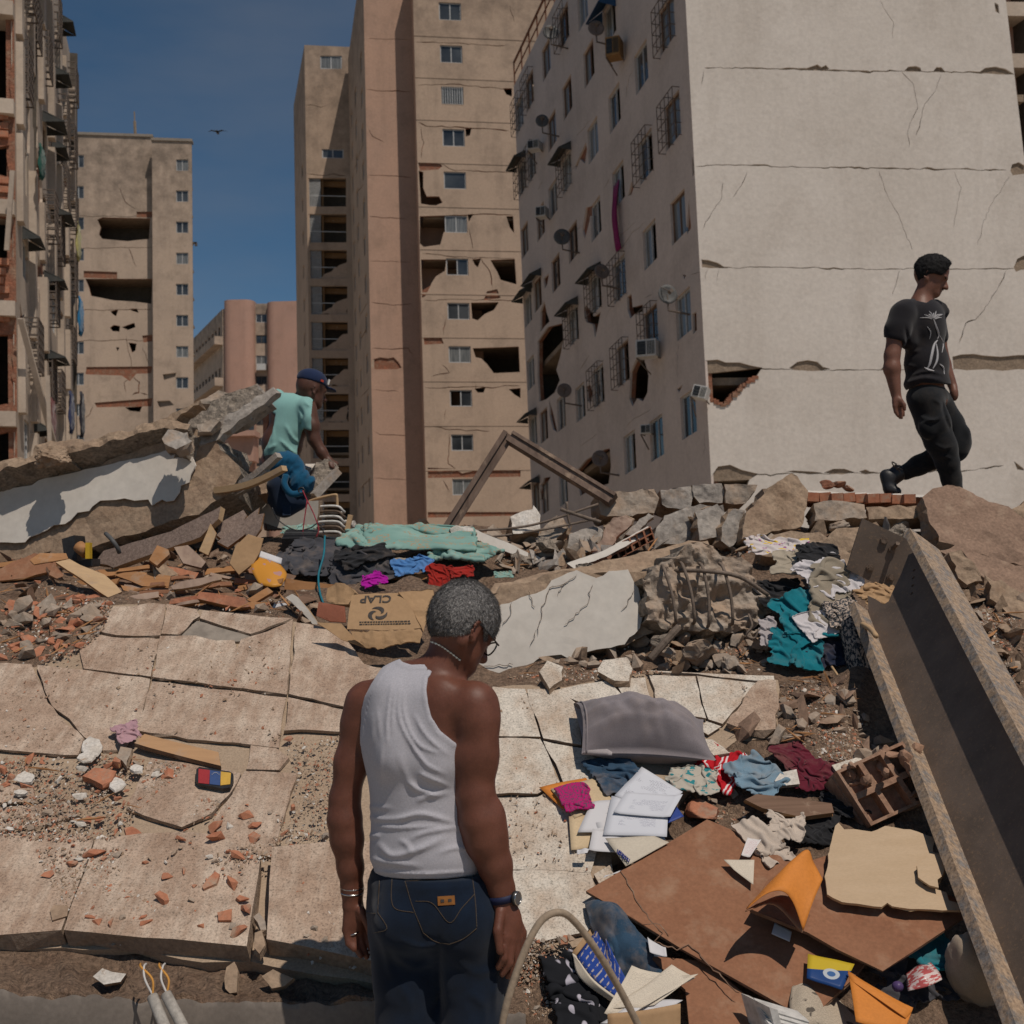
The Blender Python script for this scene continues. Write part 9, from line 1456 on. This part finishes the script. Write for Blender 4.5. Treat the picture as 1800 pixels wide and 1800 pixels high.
for k, (x, y, w_, h_) in enumerate([(160, 1312, 44, 40), (150, 1330, 30, 20), (45, 1365, 40, 22), (205, 1378, 30, 26), (240, 1350, 28, 14), (35, 1392, 26, 10), (180, 1480, 28, 26)]):
	f_ = FSl(.03); rs = np.random.RandomState(k + 3); poly = [(x + w_ / 2 * math.cos(a) * rs.uniform(.7, 1.1), y + h_ / 2 * math.sin(a) * rs.uniform(.7, 1.1)) for a in np.linspace(0, 5.5, 7)]; slab('plaster_flake', poly, f_, .012, [M_['plaster_chip']], .02, .003, .003, .003, 70 + k, None, 6, label=['largest white plaster flake at the edge of the broken left tile', 'white plaster flake just below the largest one', 'flat white plaster flake near the left edge', 'square white plaster flake beside the split red shard', 'small white plaster flake below the lath', 'narrow white plaster flake at the left edge', 'white plaster flake above the front row of tiles'][k], cat='plaster flake')
for k, (poly, m, lb_) in enumerate([([(218, 1455), (232, 1452), (274, 1478), (258, 1484), (228, 1484)], 'brick_red', 'largest triangular red brick shard on the tiles'), ([(145, 1365), (165, 1350), (205, 1356), (196, 1372), (180, 1380)], 'brick_red', 'split flat red brick shard near the plaster flakes'), ([(355, 1558), (378, 1532), (386, 1536), (380, 1552), (358, 1562)], 'brick_red', 'upright red brick splinter on the front tile'), ([(382, 1604), (408, 1598), (406, 1618), (384, 1618)], 'brick_red', 'square red brick piece at the edge of the front tile'), ([(1050, 1180), (1060, 1160), (1102, 1155), (1112, 1175), (1106, 1196), (1080, 1196)], 'white_tile', 'white glazed tile shard below the broken beam'), ([(948, 1180), (962, 1162), (990, 1172), (988, 1196), (966, 1210)], 'white_tile', 'whitish stone shard left of the glazed tile shard'), ([(163, 1716), (180, 1702), (222, 1712), (212, 1726), (182, 1730)], 'plaster_chip', 'flat pale plaster piece on the soil ledge'), ([(396, 1738), (398, 1700), (412, 1690), (418, 1704), (416, 1744), (404, 1746)], 'concrete_brown', 'upright brown shard on the soil ledge'), ([(460, 1716), (480, 1704), (516, 1720), (500, 1734), (478, 1738)], 'concrete_brown', 'brown chunk on the soil ledge right of the upright shard'), ([(205, 1330), (212, 1312), (232, 1316), (222, 1346)], 'concrete', 'pointed grey shard under the pink cloth'), ([(88, 1600), (96, 1590), (120, 1592), (118, 1610), (92, 1618)], 'concrete_brown', 'brown stone on the front left tile'), ([(445, 1610), (455, 1602), (466, 1618), (468, 1634), (458, 1634)], 'concrete', 'stone stuck in the gap between the front tiles'), ([(448, 1640), (460, 1636), (466, 1660), (456, 1676), (446, 1664)], 'concrete_brown', 'lower stone in the gap between the front tiles')]):
	f_ = FSl(.06 if poly[0][1] > 1490 else .035) if poly[0][1] < 1690 else plane(poly[0][0], poly[0][1], 3.70, 0, 35); slab('rubble_shard', poly, f_, .03, [M_[m], M_['brick_red'] if m == 'brick_red' else CB], .03, .004, .004, .004, 170 + k, None, 8, label=lb_, cat='shard')
for i, (poly, n, wh) in enumerate([(R_heap, 40, 6), (R_top, 16, 4), (R_back, 30, 12), (R_ridge, 24, 10), (R_beam, 16, 5), (R_right, 16, 7), (R_pap, 8, 8), (R_rslope, 12, 13), (R_left, 10, 0)]): scatter('wood_splinter', ['wood_orange', 'wood_weathered'][i % 2], .3, poly, n, 26, 70, 120 + i, 'thin wood splinter ' + WH[wh], 'wood splinter', 'wood splinters', 1.5, (1.3, .12, .25))
for i, (poly, n, wh, m) in enumerate([(R_ridge, 34, 10, 'concrete_grey'), (R_back, 40, 12, 'concrete'), (R_heap, 40, 6, 'wood_dark'), (R_heap, 16, 6, 'concrete_brown'), (R_ridge, 34, 10, 'concrete_brown'), (R_beam, 14, 5, 'concrete_brown'), (R_rslope, 12, 13, 'concrete_brown'), (R_right, 14, 7, 'brown_slab'), ([(900, 1000), (1000, 950), (1120, 930), (1130, 985), (1000, 1005)], 22, 10, 'concrete_grey')]): scatter('jagged_plate_' + m.split('_')[-1].replace('slab', 'red'), m, .16, poly, n, 34, 92, 150 + i, 'jagged %s plate sticking up ' % {'concrete_grey': 'grey concrete', 'concrete': 'pale concrete', 'wood_dark': 'dark wood', 'concrete_brown': 'brown concrete', 'brown_slab': 'reddish'}[m] + WH[wh], 'rubble plate', 'jagged plates in the rubble', 1.4, (1, .75, 1), .75)
# gravel and dust crumbs, far too many to count
def gravel(name, polys, N, smin, smax, mats, seed):
	rs = np.random.RandomState(seed); hs = [hullmesh(k + 99, None, .6, 7) for k in range(6)]; VV = []; FF = []; mi = []; n0 = 0
	for poly, wt in polys:
		A = np.array(poly); lo, hi = A.min(0), A.max(0); cnt = int(N * wt); pts = rs.uniform(lo, hi, (cnt * 6, 2)); pts = pts[inpoly(pts, poly)][:cnt]
		if not len(pts): continue
		D = np.stack([np.array(ray(*p)) for p in pts]); Y = np.arange(3.3, 9, .04); t = Y[None] / D[:, 1:2]; x = D[:, :1] * t; z = EYE + D[:, 2:3] * t
		sgrid = surf(x.ravel(), np.tile(Y, len(pts))).reshape(x.shape); hit = z <= sgrid; i = np.maximum(hit.argmax(1), 1); ok = hit.any(1); r_ = np.arange(len(pts)); da = z[r_, i - 1] - sgrid[r_, i - 1]; db = sgrid[r_, i] - z[r_, i]; tt = np.clip(da / (da + db + 1e-9), 0, 1); q_ = lambda A: A[r_, i - 1] * (1 - tt) + A[r_, i] * tt; P = np.stack([q_(x), Y[i - 1] * (1 - tt) + Y[i] * tt, q_(z)], -1)[ok]
		cl_ = vnoise(P, seed, 3.5, 2); keep = rs.rand(len(P)) < np.clip(.35 + 1.3 * cl_, .02, 1); P = P[keep]
		for p in P:
			V, Fc = hs[rs.randint(6)]; s_ = (smin + (smax - smin) * rs.rand() ** 3) * p[1] / FPX / 2; a = rs.uniform(0, 6.28); ca_, sa_ = math.cos(a), math.sin(a); Q = V * s_; Q = np.stack([Q[:, 0] * ca_ - Q[:, 1] * sa_, Q[:, 0] * sa_ + Q[:, 1] * ca_, Q[:, 2] + .55 * (Q[:, 0] * sa_ + Q[:, 1] * ca_)], -1) + p; VV.append(Q); FF += [tuple(j + n0 for j in f) for f in Fc]; m = rs.choice(len(mats), p=[.50, .18, .22, .10]); mi += [m] * len(Fc); n0 += len(V)
	return mk(name, np.vstack(VV), FF, [M_[m] for m in mats], None, midx=mi, kind='stuff', label='fine gravel and crumbs strewn over the slope', cat='gravel')
gravel('gravel', [(R_left, .16), (R_row1, .10), (R_mid, .08), (R_man, .10), (R_top, .22), (R_beam, .16), (R_right, .12), (R_pap, .07), (R_rslope, .10), (R_low, .08), (R_heap, .08), (R_ledge, .07), (R_back, .10), (R_ridge, .10), ([(0, 1170), (500, 1100), (500, 1310), (240, 1290), (0, 1320)], .04), ([(870, 1210), (1020, 1240), (1040, 1540), (870, 1520)], .015), ([(1300, 1200), (1500, 1260), (1560, 1420), (1340, 1420)], .08)], 34000, 2.0, 11, ['concrete_brown', 'concrete', 'brick_red', 'plaster_chip'], 5)
